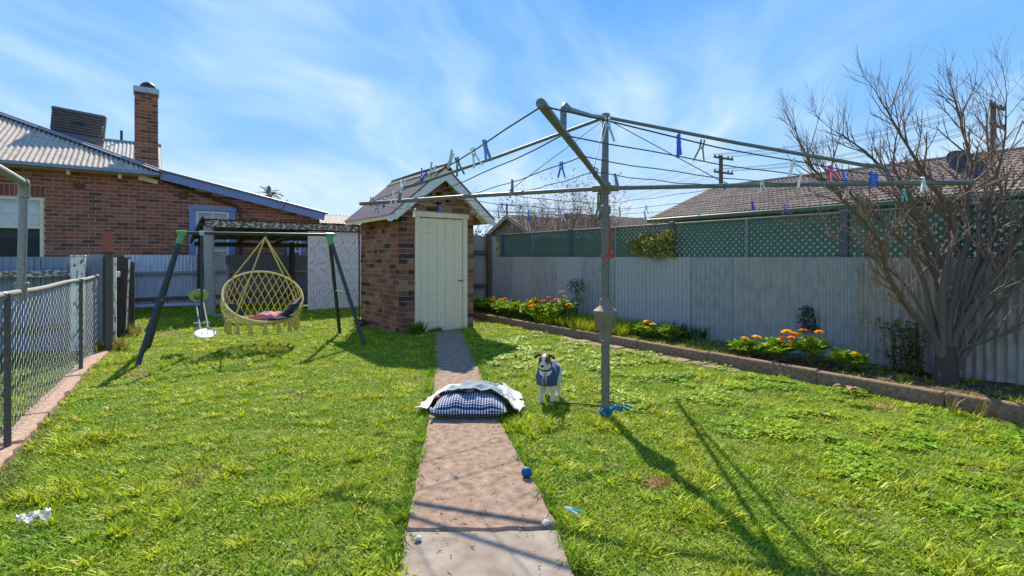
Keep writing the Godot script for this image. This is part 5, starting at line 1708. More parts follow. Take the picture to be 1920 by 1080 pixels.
func build_basket(_o: Vector3) -> void:
	var at := W(1.37, 0, 8.05)
	var t := thing("basket_chair", "yellow macrame hanging basket chair with tassels on the swing frame", "hanging chair", at)
	var cord := mat("yellow cord", Color(0.78, 0.60, 0.14), 0.85, "grain", 10.0, {"back": Color(0.25, 0.2, 0.08), "rim": 0.2})
	var pale := mat("wrapped ring", Color(0.80, 0.65, 0.24), 0.85, "grain", 12.0, {"rim": 0.2})
	var hor := Vector3(0.0, 0, 1.0).normalized()      # the way the chair faces
	var e1 := hor.cross(Vector3.UP).normalized()
	var tilt := deg_to_rad(40.0)
	var c1 := Vector3(0, 0.745, 0)
	var R := 0.53
	var e2 := -hor * cos(tilt) + Vector3.UP * sin(tilt)
	var c2 := -hor * 0.055 + Vector3(0, 0.40, 0)
	var R2 := 0.47
	var up := func(a: float) -> Vector3: return c1 + (e1 * cos(a) + e2 * sin(a)) * R
	var lo := func(a: float) -> Vector3: return c2 + (e1 * cos(a) - hor * sin(a)) * R2
	for q in [[up, 0.0145, "upper_ring"], [lo, 0.011, "seat_ring"]]:
		var b := MB.new()
		var pts := []
		var f: Callable = q[0]
		for k in 49: pts.append(f.call(TAU * k / 48.0))
		b.tube(pts, q[1], 10, false)
		part(t, q[2], b.done(), pale)
	var surf := func(a: float, k: float) -> Vector3:
		var l: Vector3 = lo.call(a)
		var h: Vector3 = up.call(a)
		var out := (l - c2).normalized()
		return l.lerp(h, k) + out * 0.05 * sin(PI * k) * clampf((h - l).length() * 2.0, 0.0, 1.0)
	var net := MB.new()
	for fam in [-1.0, 1.0]:
		for k in 34:
			var a0 := TAU * k / 34.0
			var pts := []
			for j in 9:
				var f := j / 8.0
				pts.append(surf.call(a0 + fam * 0.62 * (f - 0.5), f))
			net.tube(pts, 0.0058, 5, false)
	for dir in 2:
		for k in 11:
			var x := -0.83 + k * 0.166
			var hw := sqrt(1.0 - x * x)
			var pts := []
			for j in 9:
				var y := lerpf(-hw, hw, j / 8.0)
				var r := sqrt(x * x + y * y)
				var p := (e1 * x + hor * y) if dir == 0 else (e1 * y + hor * x)
				pts.append(c2 + p * R2 + Vector3.DOWN * 0.075 * (1.0 - r * r))
			net.tube(pts, 0.0058, 5, false)
	var nn := part(t, "netting", net.done(), cord)
	nn.set_meta("kind", "stuff")
	var hook := W(1.397, 1.60, 8.1) - at
	for a in [2.55, 5.55, 0.75, 3.75]:
		var b := MB.new()
		var e: Vector3 = up.call(a)
		b.tube([hook, hook.lerp(e, 0.5) + Vector3(0.003, 0, 0), e], 0.0105, 8)
		part(t, "rope", b.done(), cord)
	var hk := MB.new()
	hk.tube([hook + Vector3(0, 0.08, 0), hook + Vector3(0.02, 0.05, 0), hook + Vector3(0.012, 0.01, 0), hook + Vector3(-0.01, 0, 0)], 0.008, 8)
	part(t, "hook", hk.done(), mat("dull chrome", Color(0.6, 0.6, 0.62)))
	for k in 16:
		var p: Vector3 = lo.call(TAU * (k + 0.3) / 16.0)
		var b := MB.new()
		b.ball(p + Vector3(0, -0.012, 0), Vector3(0.018, 0.016, 0.018), 8)
		for j in 9:
			var an := TAU * j / 9.0
			var of := Vector3(cos(an), 0, sin(an)) * 0.015
			b.tube([p + of * 0.6, p + of + Vector3(0, -0.05, 0), p + of * rr(1.3, 2.0) + Vector3(0, -rr(0.15, 0.18), 0)], [0.007, 0.0095, 0.008], 5)
		part(t, "tassel", b.done(), cord)
	# cushions lying in the chair
	var pink := mat("pink fabric", Color(0.50, 0.17, 0.19), 0.9, "grain", 12.0, {"rim": 0.3})
	var navy := mat("navy fabric", Color(0.035, 0.05, 0.085), 0.9, "grain", 12.0, {"rim": 0.3})
	single("pink_cushion", pillow(0.36, 0.30, 0.12), pink, "dusty pink cushion lying in the basket chair", "cushion", Transform3D(Basis(Vector3.UP, -0.75) * Basis(Vector3.RIGHT, 0.12), W(1.40, 0.46, 7.86)))
	single("navy_cushion", pillow(0.34, 0.32, 0.10), navy, "navy blue cushion standing against the right side of the basket chair", "cushion", Transform3D(Basis(Vector3.UP, -0.9) * Basis(Vector3.BACK, 0.8) * Basis(Vector3.RIGHT, 0.4), W(1.70, 0.555, 7.82)))
	single("navy_pad", pillow(0.40, 0.30, 0.04), mat("dark navy fabric", Color(0.018, 0.022, 0.04), 0.9, "grain", 12.0), "thin dark navy pad under the pink cushion at the front of the chair", "cushion", Transform3D(Basis(Vector3.UP, -0.6) * Basis(Vector3.BACK, 0.1), W(1.48, 0.435, 7.74)))
	single("small_navy_cushion", pillow(0.22, 0.18, 0.08), navy, "small navy cushion tucked in the left side of the basket chair", "cushion", Transform3D(Basis(Vector3.UP, 0.4) * Basis(Vector3.BACK, -0.9), W(1.03, 0.56, 8.16)))

# ---------------------------------------------------------------- figure from a distance field
func cone_d(p: Vector3, a: Vector3, b: Vector3, ra: float, rb: float) -> float:
	var ab := b - a
	var h := clampf((p - a).dot(ab) / maxf(ab.length_squared(), 1e-9), 0.0, 1.0)
	return (p - a - ab * h).length() - lerpf(ra, rb, h)

func field(p: Vector3, bones: Array, k: float) -> float:
	var d := 1e9
	for q in bones:
		var e := cone_d(p, q[0], q[1], q[2], q[3])
		var h := maxf(k - absf(d - e), 0.0) / k
		d = minf(d, e) - h * h * k * 0.25
	return d

func nets(b: MB, lo: Vector3, hi: Vector3, cell: float, sdf: Callable, color: Callable) -> void:
	var n := Vector3i(((hi - lo) / cell).ceil()) + Vector3i.ONE
	n = Vector3i(((n.x + 3) / 4) * 4 + 1, ((n.y + 3) / 4) * 4 + 1, ((n.z + 3) / 4) * 4 + 1)
	var val := PackedFloat32Array()
	val.resize(n.x * n.y * n.z)
	val.fill(1.0)
	var sx := 1
	var sy := n.x
	var sz := n.x * n.y
	for bz in range(0, n.z - 1, 4):
		for by in range(0, n.y - 1, 4):
			for bx in range(0, n.x - 1, 4):
				var d: float = sdf.call(lo + Vector3(bx + 2, by + 2, bz + 2) * cell)
				var fine := absf(d) < cell * 5.0
				for z in range(bz, bz + 5):
					for y in range(by, by + 5):
						for x in range(bx, bx + 5):
							var q := x + y * sy + z * sz
							if fine: val[q] = sdf.call(lo + Vector3(x, y, z) * cell)
							elif d < 0.0 and val[q] == 1.0: val[q] = -1.0
	var ids := {}
	for z in n.z - 1:
		for y in n.y - 1:
			for x in n.x - 1:
				var q := x + y * sy + z * sz
				var c := [val[q], val[q + 1], val[q + sy], val[q + sy + 1], val[q + sz], val[q + sz + 1], val[q + sz + sy], val[q + sz + sy + 1]]
				var neg := 0
				for e in c: neg += 1 if e < 0.0 else 0
				if neg == 0 or neg == 8: continue
				var sum := Vector3.ZERO
				var cnt := 0
				for e in [[0, 1], [2, 3], [4, 5], [6, 7], [0, 2], [1, 3], [4, 6], [5, 7], [0, 4], [1, 5], [2, 6], [3, 7]]:
					var va: float = c[e[0]]
					var vb: float = c[e[1]]
					if (va < 0.0) == (vb < 0.0): continue
					var f := va / (va - vb)
					var pa := Vector3(e[0] & 1, (e[0] >> 1) & 1, (e[0] >> 2) & 1)
					var pb := Vector3(e[1] & 1, (e[1] >> 1) & 1, (e[1] >> 2) & 1)
					sum += pa.lerp(pb, f)
					cnt += 1
				var nn := Vector3(c[1] + c[3] + c[5] + c[7] - c[0] - c[2] - c[4] - c[6], c[2] + c[3] + c[6] + c[7] - c[0] - c[1] - c[4] - c[5], c[4] + c[5] + c[6] + c[7] - c[0] - c[1] - c[2] - c[3]).normalized()
				var p := lo + (Vector3(x, y, z) + sum / cnt) * cell
				b.col = color.call(p)
				ids[q] = b.put(p, nn)
	b.col = Color.WHITE
	for z in range(1, n.z - 1):
		for y in range(1, n.y - 1):
			for x in range(1, n.x - 1):
				var q := x + y * sy + z * sz
				var inside := val[q] < 0.0
				for ax in 3:
					var st: int = [sx, sy, sz][ax]
					if inside == (val[q + st] < 0.0): continue
					var s1: int = [sy, sz, sx][ax]
					var s2: int = [sz, sx, sy][ax]
					var k := [ids.get(q - s1 - s2, -1), ids.get(q - s2, -1), ids.get(q, -1), ids.get(q - s1, -1)]
					if k.min() < 0: continue
					if inside: b.i.append_array([k[0], k[2], k[1], k[0], k[3], k[2]])
					else: b.i.append_array([k[0], k[1], k[2], k[0], k[2], k[3]])

func build_dog() -> void:
	var t := thing("dog", "small white and brown terrier in a blue coat standing on the lawn facing the path", "dog", W(2.86, 0, 3.415), deg_to_rad(-52.0))
	var body := [[Vector3(0, 0.262, 0.0), Vector3(0, 0.265, -0.12), 0.078, 0.078], [Vector3(0, 0.265, -0.12), Vector3(0.0, 0.268, -0.25), 0.076, 0.068],
		[Vector3(0, 0.29, 0.02), Vector3(0, 0.37, 0.055), 0.064, 0.046], [Vector3(0, 0.235, 0.02), Vector3(0, 0.24, -0.06), 0.066, 0.062]]
	for s in [-1.0, 1.0]:
		body.append_array([[Vector3(s * 0.05, 0.235, 0.0), Vector3(s * 0.056, 0.15, -0.018 + s * 0.008), 0.036, 0.021], [Vector3(s * 0.056, 0.15, -0.018 + s * 0.008), Vector3(s * 0.053, 0.055, s * 0.012), 0.019, 0.0125],
			[Vector3(s * 0.053, 0.055, s * 0.012), Vector3(s * 0.053, 0.02, 0.006 + s * 0.014), 0.0125, 0.0145], [Vector3(s * 0.053, 0.016, 0.004 + s * 0.014), Vector3(s * 0.055, 0.013, 0.022 + s * 0.014), 0.015, 0.012],
			[Vector3(s * 0.042, 0.25, -0.25), Vector3(s * 0.058, 0.16, -0.21), 0.055, 0.031], [Vector3(s * 0.058, 0.16, -0.21), Vector3(s * 0.056, 0.09, -0.28), 0.025, 0.0145],
			[Vector3(s * 0.056, 0.09, -0.28), Vector3(s * 0.054, 0.022, -0.262), 0.0135, 0.013], [Vector3(s * 0.054, 0.017, -0.262), Vector3(s * 0.055, 0.014, -0.24), 0.017, 0.014]])
	body.append([Vector3(0, 0.30, -0.305), Vector3(0.01, 0.36, -0.335), 0.014, 0.007])
	var wht := Color(0.72, 0.68, 0.62)
	var b := MB.new()
	nets(b, Vector3(-0.13, -0.005, -0.36), Vector3(0.13, 0.43, 0.13), 0.0075, func(p): return field(p, body, 0.03), func(_p): return wht)
	# head on the same mesh, finer
	var hc := Vector3(0, 0.41, 0.075)
	var head := [[hc, hc + Vector3(0, 0.006, -0.01), 0.048, 0.045], [hc + Vector3(0, -0.018, 0.03), hc + Vector3(0, -0.046, 0.088), 0.034, 0.019], [hc + Vector3(0, -0.045, 0.03), hc + Vector3(0, -0.058, 0.08), 0.022, 0.014], [hc + Vector3(0, -0.03, -0.015), Vector3(0, 0.35, 0.045), 0.042, 0.046]]
	for s in [-1.0, 1.0]: head.append([hc + Vector3(s * 0.024, 0.012, 0.03), hc + Vector3(s * 0.026, -0.012, 0.028), 0.022, 0.022])
	nets(b, Vector3(-0.075, 0.315, -0.02), Vector3(0.075, 0.475, 0.195), 0.0045, func(p): return field(p, head, 0.018), func(p):
		var q: Vector3 = p - hc
		if absf(q.x) > 0.0105 + 0.006 * sin(q.y * 60.0) and q.y > -0.036 + 0.012 * absf(q.x) / 0.05 and q.z < 0.062 and q.z > -0.045: return Color(0.17, 0.062, 0.026)
		return wht)
	part(t, "body", b.done(), mat("dog fur", Color(1, 1, 1), 0.85, "grain", 9.0, {"vc": true, "rim": 0.3, "world": false}))
	var earm := mat("ear fur", Color(0.13, 0.05, 0.025), 0.85, "grain", 8.0, {"rim": 0.3})
	for s in [-1.0, 1.0]:
		var ear := MB.new()
		ear.ball(hc + Vector3(s * 0.052, 0.036, -0.004), Vector3(0.034, 0.012, 0.024), 12, Basis(Vector3.BACK, s * -0.1))
		ear.ball(hc + Vector3(s * 0.078, 0.026, 0.008), Vector3(0.014, 0.020, 0.020), 10, Basis(Vector3.BACK, s * 0.5))
		part(t, "ear", ear.done(), earm)
		var eye := MB.new()
		eye.ball(hc + Vector3(s * 0.0235, 0.004, 0.048), Vector3.ONE * 0.0085, 10)
		part(t, "eye", eye.done(), mat("dog eye", Color(0.01, 0.006, 0.004), 0.12, "", 1.0, {"spec": 0.6}))
	var nose := MB.new()
	nose.ball(hc + Vector3(0, -0.034, 0.107), Vector3(0.0155, 0.0125, 0.011), 12)
	part(t, "nose", nose.done(), mat("dog nose", Color(0.012, 0.011, 0.012), 0.3))
	var mouth := MB.new()
	mouth.tube([hc + Vector3(-0.017, -0.06, 0.083), hc + Vector3(-0.007, -0.059, 0.098), hc + Vector3(0, -0.05, 0.105), hc + Vector3(0.007, -0.059, 0.098), hc + Vector3(0.017, -0.06, 0.083)], 0.0022, 5)
	part(t, "mouth", mouth.done(), mat("dog nose", Color(0.012, 0.011, 0.012)))
	# coat
	var torso := body.slice(0, 4)
	torso.append([Vector3(-0.05, 0.235, 0.0), Vector3(-0.056, 0.18, -0.006), 0.036, 0.03])
	torso.append([Vector3(0.05, 0.235, 0.0), Vector3(0.056, 0.18, -0.006), 0.036, 0.03])
	var neck := [[Vector3(0, 0.33, 0.075), Vector3(0, 0.42, 0.13), 0.068, 0.08]]
	var cm := MB.new()
	nets(cm, Vector3(-0.125, 0.13, -0.28), Vector3(0.125, 0.40, 0.125), 0.0075, func(p):
		var d: float = field(p, torso, 0.03) - 0.009 - 0.0028 * sin(p.z * 75.0 + p.y * 40.0 + 3.0 * sin(p.x * 40.0))
		d = maxf(d, -field(p, neck, 0.02))
		d = maxf(d, -0.235 - p.z + 0.12 * (0.30 - p.y))
		return maxf(d, 0.176 - p.y - 0.15 * absf(p.z + 0.05) * 0.3), func(_p): return Color.WHITE)
	part(t, "coat", cm.done(), mat("denim coat", Color(0.055, 0.085, 0.17), 0.9, "grain", Vector3(6, 25, 6), {"rim": 0.4, "world": false}))
	var coll := MB.new()
	var pts := []
	for k in 25:
		var a := TAU * k / 24.0
		pts.append(Vector3(0, 0.338, 0.043) + Vector3(cos(a) * 0.055, 0, 0) + Vector3(0, -0.42, 0.9) * sin(a) * 0.054)
	coll.tube(pts, 0.0075, 6, false)
	part(t, "collar", coll.done(), mat("brown leather", Color(0.045, 0.02, 0.014), 0.6))
	var cd := MB.new()
	for q in [[-0.012, 0.195], [0.002, 0.19], [0.012, 0.20]]:
		cd.tube([Vector3(0.004, 0.268, 0.095), Vector3(q[0] * 1.6, 0.24, 0.099), Vector3(q[0], q[1], 0.094)], 0.003, 5)
	pts = []
	for k in 13: pts.append(Vector3(0.008, 0.262, 0.099) + Vector3(cos(TAU * k / 12.0) * 0.010, sin(TAU * k / 12.0) * 0.013, 0))
	cd.tube(pts, 0.003, 5, false)
	part(t, "drawstring", cd.done(), mat("white cord", Color(0.62, 0.6, 0.56), 0.8))
	var ls := MB.new()
	var l := func(x: float, y: float, z: float) -> Vector3: return t.transform * Vector3(x, y, z)
	ls.tube([l.call(0.005, 0.30, 0.095), l.call(0.006, 0.19, 0.105), l.call(0.01, 0.1, 0.10), l.call(0.03, 0.05, 0.085), l.call(0.08, 0.04, 0.075), l.call(0.17, 0.045, 0.085), l.call(0.26, 0.05, 0.075), l.call(0.32, 0.045, 0.06), l.call(0.40, 0.05, 0.08), l.call(0.46, 0.05, 0.10), l.call(0.52, 0.04, 0.06)], [0.004, 0.004, 0.004, 0.005, 0.007, 0.008, 0.006, 0.006, 0.008, 0.008, 0.006], 6)
	single("dog_leash", ls.done(), mat("leash brown", Color(0.10, 0.045, 0.035), 0.7, "grain", 6.0), "brown leather leash trailing from the dog across the grass to the pole", "leash")

# ---------------------------------------------------------------- pet bed with blanket
func build_bedding() -> void:
	var im := Image.create(64, 64, false, Image.FORMAT_RGB8)
	for y in 64:
		for x in 64:
			var a := x >= 30
			var b := y >= 30
			var c := Color(0.86, 0.87, 0.88)
			if a and b: c = Color(0.11, 0.13, 0.27)
			elif a or b: c = Color(0.34, 0.37, 0.50) if (x + y) % 3 else Color(0.24, 0.27, 0.42)
			im.set_pixel(x, y, c)
	tex["gingham"] = ImageTexture.create_from_image(im)
	var turn := deg_to_rad(-36.0)
	var at := W(2.195, 0.022, 3.60)
	var t := thing("pet_bed", "plump navy and white gingham pet cushion lying across the path", "pet bed", at, turn)
	var w := 0.60
	var dp := 0.56
	var th := 0.16
	var top := func(x: float, z: float) -> float:
		var a := clampf(absf(x) / (w / 2), 0.0, 1.0)
		var b := clampf(absf(z) / (dp / 2), 0.0, 1.0)
		return th * (0.42 + 0.58 * pow(1.0 - pow(a, 3.2), 0.6) * pow(1.0 - pow(b, 3.2), 0.6)) + 0.009 * sin(x * 17.0 + 3.0 * z) * cos(z * 13.0 - 4.0 * x) + 0.006 * sin(x * 41.0 + 17.0 * z * x) * sin(z * 9.0)
	var fab := mat("gingham cloth", Color(1, 1, 1), 0.9, "gingham", Vector3(27, 25, 1), {"uv": true, "rim": 0.15})
	var up := MB.new()
	up.grid(34, 30, func(s, k):
		var x: float = (s - 0.5) * w
		var z: float = (0.5 - k) * dp
		return Vector3(x * (1.0 - 0.035 * (1.0 - absf(2.0 * k - 1.0))), top.call(x, z), z * (1.0 - 0.03 * (1.0 - absf(2.0 * s - 1.0)))))
	up.grid(34, 30, func(s, k):
		var x: float = (s - 0.5) * w
		var z: float = (0.5 - k) * dp
		var a := clampf(absf(x) / (w / 2), 0.0, 1.0)
		var b := clampf(absf(z) / (dp / 2), 0.0, 1.0)
		return Vector3(x * (1.0 - 0.035 * (1.0 - absf(2.0 * k - 1.0))), th * 0.42 * (1.0 - pow(1.0 - pow(a, 5.0), 0.55) * pow(1.0 - pow(b, 5.0), 0.55)), z * (1.0 - 0.03 * (1.0 - absf(2.0 * s - 1.0)))), true)
	part(t, "cushion", up.done(), fab)
	var tg := MB.new()
	tg.ball(Vector3(-0.295, 0.085, 0.27), Vector3(0.012, 0.02, 0.012), 8)
	part(t, "corner_tie", tg.done(), mat("white cord", Color(0.62, 0.6, 0.56)))
	# blanket: white fleece with a blue grey lining folded back over it
	var bl := thing("blanket", "white fleece blanket with blue grey lining folded over the back of the pet bed", "blanket", at, turn)
	var nz := FastNoiseLite.new()
	nz.seed = 19; nz.frequency = 3.0; nz.fractal_octaves = 3
	var drape := func(x: float, z: float) -> float:
		var ax := maxf(0.0, absf(x) - w / 2 + 0.02)
		var az := maxf(0.0, absf(z) - dp / 2 + 0.02)
		var d := sqrt(ax * ax + az * az)
		var inside: float = top.call(clampf(x, -w / 2 + 0.02, w / 2 - 0.02), clampf(z, -dp / 2 + 0.02, dp / 2 - 0.02))
		return maxf(inside * (1.0 - smoothstep(0.0, 0.10, d)), 0.006) + 0.010
	var cloth := func(corners: Array, lift: float, folds: float, phase: float, nx: int, ny: int) -> MB:
		var m := MB.new()
		for side in 2:
			m.grid(nx, ny, func(s, k):
				var a: Vector2 = corners[0].lerp(corners[1], s)
				var b: Vector2 = corners[3].lerp(corners[2], s)
				var p: Vector2 = a.lerp(b, k)
				p += Vector2(nz.get_noise_2d(s * 1.2 + phase, k * 0.9), nz.get_noise_2d(s * 0.9 + 9.0, k + phase)) * 0.05
				var fo: float = folds * (0.5 + 0.5 * sin((p.x * 1.4 - p.y * 2.2) * 15.0 + phase + 4.0 * nz.get_noise_2d(p.x * 0.8, p.y * 0.8)))
				return Vector3(p.x, drape.call(p.x, p.y) + lift + fo + folds * 0.6 * nz.get_noise_2d(p.x * 2.0 + phase, p.y * 2.0) + (0.009 if side == 0 else 0.0), p.y), side == 0)
		return m
	var fleece := mat("fleece", Color(0.82, 0.79, 0.74), 0.95, "mottle", 6.0, {"rim": 0.5, "relief": 0.5, "world": false})
	part(bl, "fleece", cloth.call([Vector2(-0.46, 0.06), Vector2(0.30, 0.03), Vector2(0.34, -0.44), Vector2(-0.36, -0.44)], 0.002, 0.014, 1.0, 40, 26).done(), fleece)
	part(bl, "fleece", cloth.call([Vector2(0.255, 0.14), Vector2(0.44, 0.16), Vector2(0.42, -0.30), Vector2(0.235, -0.32)], 0.030, 0.022, 3.0, 20, 30).done(), fleece)
	part(bl, "lining", cloth.call([Vector2(-0.235, 0.085), Vector2(0.285, 0.095), Vector2(0.21, -0.32), Vector2(-0.03, -0.24)], 0.017, 0.02, 5.0, 44, 34).done(), mat("lining", Color(0.19, 0.27, 0.30), 0.85, "blotch", 3.0, {"rim": 0.3}))

# ---------------------------------------------------------------- bare tree in the bed
func build_tree() -> void:
	var base := W(6.26, 0.08, 1.46)
	var t := thing("bare_tree", "large leafless many-stemmed tree growing in the bed against the iron fence", "tree", base)
	var bark := mat("bark", Color(0.18, 0.13, 0.105), 0.9, "mottle", Vector3(5.0, 2.0, 5.0), {"relief": 0.8, "world": true})
	var twig := mat("twig bark", Color(0.255, 0.18, 0.148), 0.85, "grain", 3.0)
	var stems := [
		[[6.2, 1.49, 0.1], [6.17, 1.51, 0.49], [5.82, 1.64, 0.84], [5.55, 1.71, 1.12], [5.38, 1.72, 1.51], [4.97, 1.83, 1.97], [4.64, 1.95, 2.32], [4.49, 1.99, 2.58]],
		[[6.22, 1.47, 0.1], [6.21, 1.48, 0.59], [6.17, 1.45, 1.21], [6.26, 1.39, 1.62], [6.12, 1.42, 1.97], [5.94, 1.5, 2.27], [5.65, 1.64, 2.85], [5.46, 1.72, 3.2]],
		[[6.25, 1.45, 0.12], [6.3, 1.45, 0.69], [6.42, 1.4, 1.11], [6.55, 1.36, 1.64], [6.6, 1.37, 2.11], [6.65, 1.35, 2.54], [6.55, 1.42, 3.18], [6.51, 1.45, 3.44]],
		[[6.29, 1.42, 0.12], [6.3, 1.39, 0.54], [6.36, 1.19, 0.98], [6.48, 1.07, 1.37], [6.62, 0.95, 1.77], [6.81, 0.86, 2.46], [6.77, 0.89, 3.12]],
		[[6.3, 1.41, 0.23], [6.28, 1.35, 0.42], [6.3, 1.14, 0.55], [6.35, 0.93, 0.72], [6.4, 0.69, 0.93], [6.42, 0.5, 1.2]],
		[[6.28, 1.48, 0.17], [6.34, 1.48, 0.79], [6.27, 1.62, 1.37], [6.22, 1.66, 1.74], [6.08, 1.76, 2.22], [5.78, 1.98, 2.75], [5.56, 2.14, 2.99]],
		[[6.3, 1.43, 0.17], [6.44, 1.33, 1.05], [6.72, 1.2, 1.6], [6.9, 1.17, 2.13], [6.9, 1.27, 2.69], [6.95, 1.3, 3.34]],
		[[6.26, 1.48, 0.22], [6.22, 1.61, 1.0], [6.15, 1.75, 1.48], [5.98, 1.96, 1.91], [5.72, 2.15, 2.29], [5.54, 2.28, 2.62]],
		[[6.3, 1.39, 0.23], [6.42, 1.1, 0.89], [6.52, 0.85, 1.3], [6.8, 0.7, 1.85], [6.95, 0.68, 2.54]],
		[[6.22, 1.5, 0.4], [6.0, 1.62, 0.9], [5.72, 1.85, 1.3], [5.35, 2.05, 1.55], [4.95, 2.2, 1.72]],
		[[6.26, 1.46, 0.5], [6.2, 1.5, 1.3], [6.0, 1.6, 1.9], [5.85, 1.75, 2.5], [5.85, 1.7, 3.1]],
		[[6.32, 1.4, 0.6], [6.44, 1.2, 1.3], [6.55, 1.2, 2.0], [6.5, 1.1, 2.7], [6.35, 1.05, 3.3]]]
	var rads := [0.042, 0.047, 0.05, 0.055, 0.022, 0.042, 0.04, 0.036, 0.036, 0.022, 0.03, 0.03]
	var tw := MB.new()
	for k in stems.size():
		var raw := []
		for q in stems[k]: raw.append(W(q[0], q[2] if q[2] < 1.2 else 1.2 + (q[2] - 1.2) * 0.75, q[1]) - base)
		# smooth and roughen the line
		var pts := []
		for j in raw.size() - 1:
			var p0: Vector3 = raw[maxi(0, j - 1)]
			var p3: Vector3 = raw[mini(raw.size() - 1, j + 2)]
			for s in 4:
				pts.append(raw[j].cubic_interpolate(raw[j + 1], p0, p3, s / 4.0) + Vector3(rr(-1, 1), rr(-1, 1), rr(-1, 1)) * 0.007)
		pts.append(raw[-1])
		var rad := []
		for j in pts.size():
			var f := float(j) / (pts.size() - 1)
			rad.append(rads[k] * 0.92 * lerpf(1.05, 0.13, pow(f, 0.8)) * (1.0 + 0.08 * sin(j * 2.1 + k)))
		var b := MB.new()
		b.tube(pts, rad, 9)
		part(t, "limb", b.done(), bark)
		# side branches
		for j in range(int(pts.size() * 0.26), pts.size()):
			var f := float(j) / (pts.size() - 1)
			var dir: Vector3 = (pts[j] - pts[j - 1]).normalized()
			for c in (2 if f > 0.45 else 1):
				if rng.randf() < 0.08: continue
				var out := Vector3(rr(-1, 1), rr(-0.2, 0.9), rr(-1, 1)) + Vector3(-0.45, 0.1, -0.2)
				var nd := (dir * 0.75 + out.normalized() * 0.85).normalized()
				var ln := rr(0.24, 0.5) * lerpf(1.0, 0.85, f)
				twigs(tw, pts[j], nd, ln, minf(rad[j] * 0.65, 0.013), 2, 0.42, 2 + int(rng.randf() < 0.45), 0.5)
		twigs(tw, pts[-1], (pts[-1] - pts[-2]).normalized(), 0.34, rad[-1], 2, 0.4, 5, 0.45)
	var o := part(t, "twigs", tw.done(), twig)
	o.set_meta("kind", "stuff")
	var trunk := MB.new()
	var nz := FastNoiseLite.new()
	nz.seed = 2; nz.frequency = 2.4
	trunk.grid(22, 12, func(s, k):
		var a: float = TAU * s
		var r: float = lerpf(0.13, 0.07, pow(k, 0.6)) * (1.0 + 0.3 * nz.get_noise_2d(cos(a) * 0.7, sin(a) * 0.7 + k * 0.3)) + 0.012 * sin(a * 3.0)
		return Vector3(cos(a) * r, lerpf(-0.06, 0.36, k), -sin(a) * r))
	part(t, "trunk", trunk.done(), mat("dark bark", Color(0.095, 0.068, 0.055), 0.92, "mottle", Vector3(6.0, 2.0, 6.0), {"relief": 1.2}))
	# leafy suckers at its left foot
	var iv := thing("sucker_shoots", "upright green leafy shoots crowded against the left side of the bare tree trunk", "shrub", W(6.28, 0.08, 1.78))
	var st := MB.new()
	var lf := MB.new()
	for k in 26:
		var p := Vector3(rr(-0.10, 0.1), 0, rr(-0.13, 0.12))
		var pts := [p]
		var d := Vector3(rr(-0.12, 0.12), 1, rr(-0.12, 0.12))
		for j in 5:
			pts.append(pts[-1] + d.normalized() * rr(0.08, 0.13))
			d += Vector3(rr(-0.12, 0.12), 0, rr(-0.12, 0.12))
			for e in 5:
				var g := rr(0.6, 1.2)
				lf.col = Color(g * rr(0.8, 1.3), g, g * rr(0.6, 1.0))
				var dd := Vector3(rr(-1, 1), rr(-0.3, 0.7), rr(-1, 1)).normalized()
				lf.leaf(pts[-1] + Vector3(0, rr(-0.08, 0.03), 0), dd, (Vector3.UP + Vector3(rr(-1, 1), 0, rr(-1, 1)) * 0.5).normalized(), rr(0.035, 0.065), rr(0.02, 0.034))
		st.tube(pts, 0.0035, 4, false)
	part(iv, "stems", st.done(), mat("shoot stem", Color(0.16, 0.11, 0.05), 0.8))
	part(iv, "foliage", lf.done(), mat("shoot leaf", Color(0.085, 0.13, 0.03), 0.5, "", 1.0, {"vc": true, "back": Color(0.5, 0.6, 0.2)}))
	# climber sprig and dark ivy on the fence
	var sp := thing("climber_sprig", "thin pale green climber sprig reaching along the iron fence left of the tree", "vine", W(6.5, 0.5, 2.0))
	var s2 := MB.new()
	s2.tube([Vector3(-0.05, 0.05, 0.15), Vector3(-0.06, 0.09, -0.05), Vector3(-0.08, 0.08, -0.2), Vector3(-0.1, 0.13, -0.3), Vector3(-0.1, 0.21, -0.32)], 0.003, 4)
	part(sp, "stem", s2.done(), mat("sprig stem", Color(0.2, 0.26, 0.07), 0.7))
	var l2 := MB.new()
	for k in 24:
		var f := rng.randf()
		l2.leaf(Vector3(-0.08, 0.08 + 0.1 * f * f, 0.1 - 0.42 * f) + Vector3(rr(-0.03, 0.03), rr(-0.03, 0.04), rr(-0.03, 0.03)), Vector3(rr(-1, 1), rr(-0.3, 0.8), rr(-1, 1)).normalized(), Vector3(-1, 1, 0).normalized(), 0.035, 0.022)
	part(sp, "leaves", l2.done(), mat("sprig leaf", Color(0.14, 0.21, 0.05), 0.5, "", 1.0, {"back": Color(0.5, 0.6, 0.2)}))
	var iy := thing("ivy_patch", "small dark green ivy patch on the iron fence behind the orange flowers", "ivy", W(6.56, 0.4, 2.87))
	var l3 := MB.new()
	for k in 130:
		var y := rr(0.0, 0.30)
		l3.leaf(Vector3(rr(-0.035, 0.02), y, (rr(-1, 1) * 0.09 + 0.03) * (1.15 - y * 1.6)), Vector3(rr(-0.4, 0.1), rr(-1, 0.3), rr(-1, 1)).normalized(), Vector3(-1, rr(0, 0.6), rr(-0.4, 0.4)).normalized(), rr(0.03, 0.05), rr(0.025, 0.04))
	part(iy, "leaves", l3.done(), mat("ivy leaf", Color(0.018, 0.036, 0.014), 0.45))

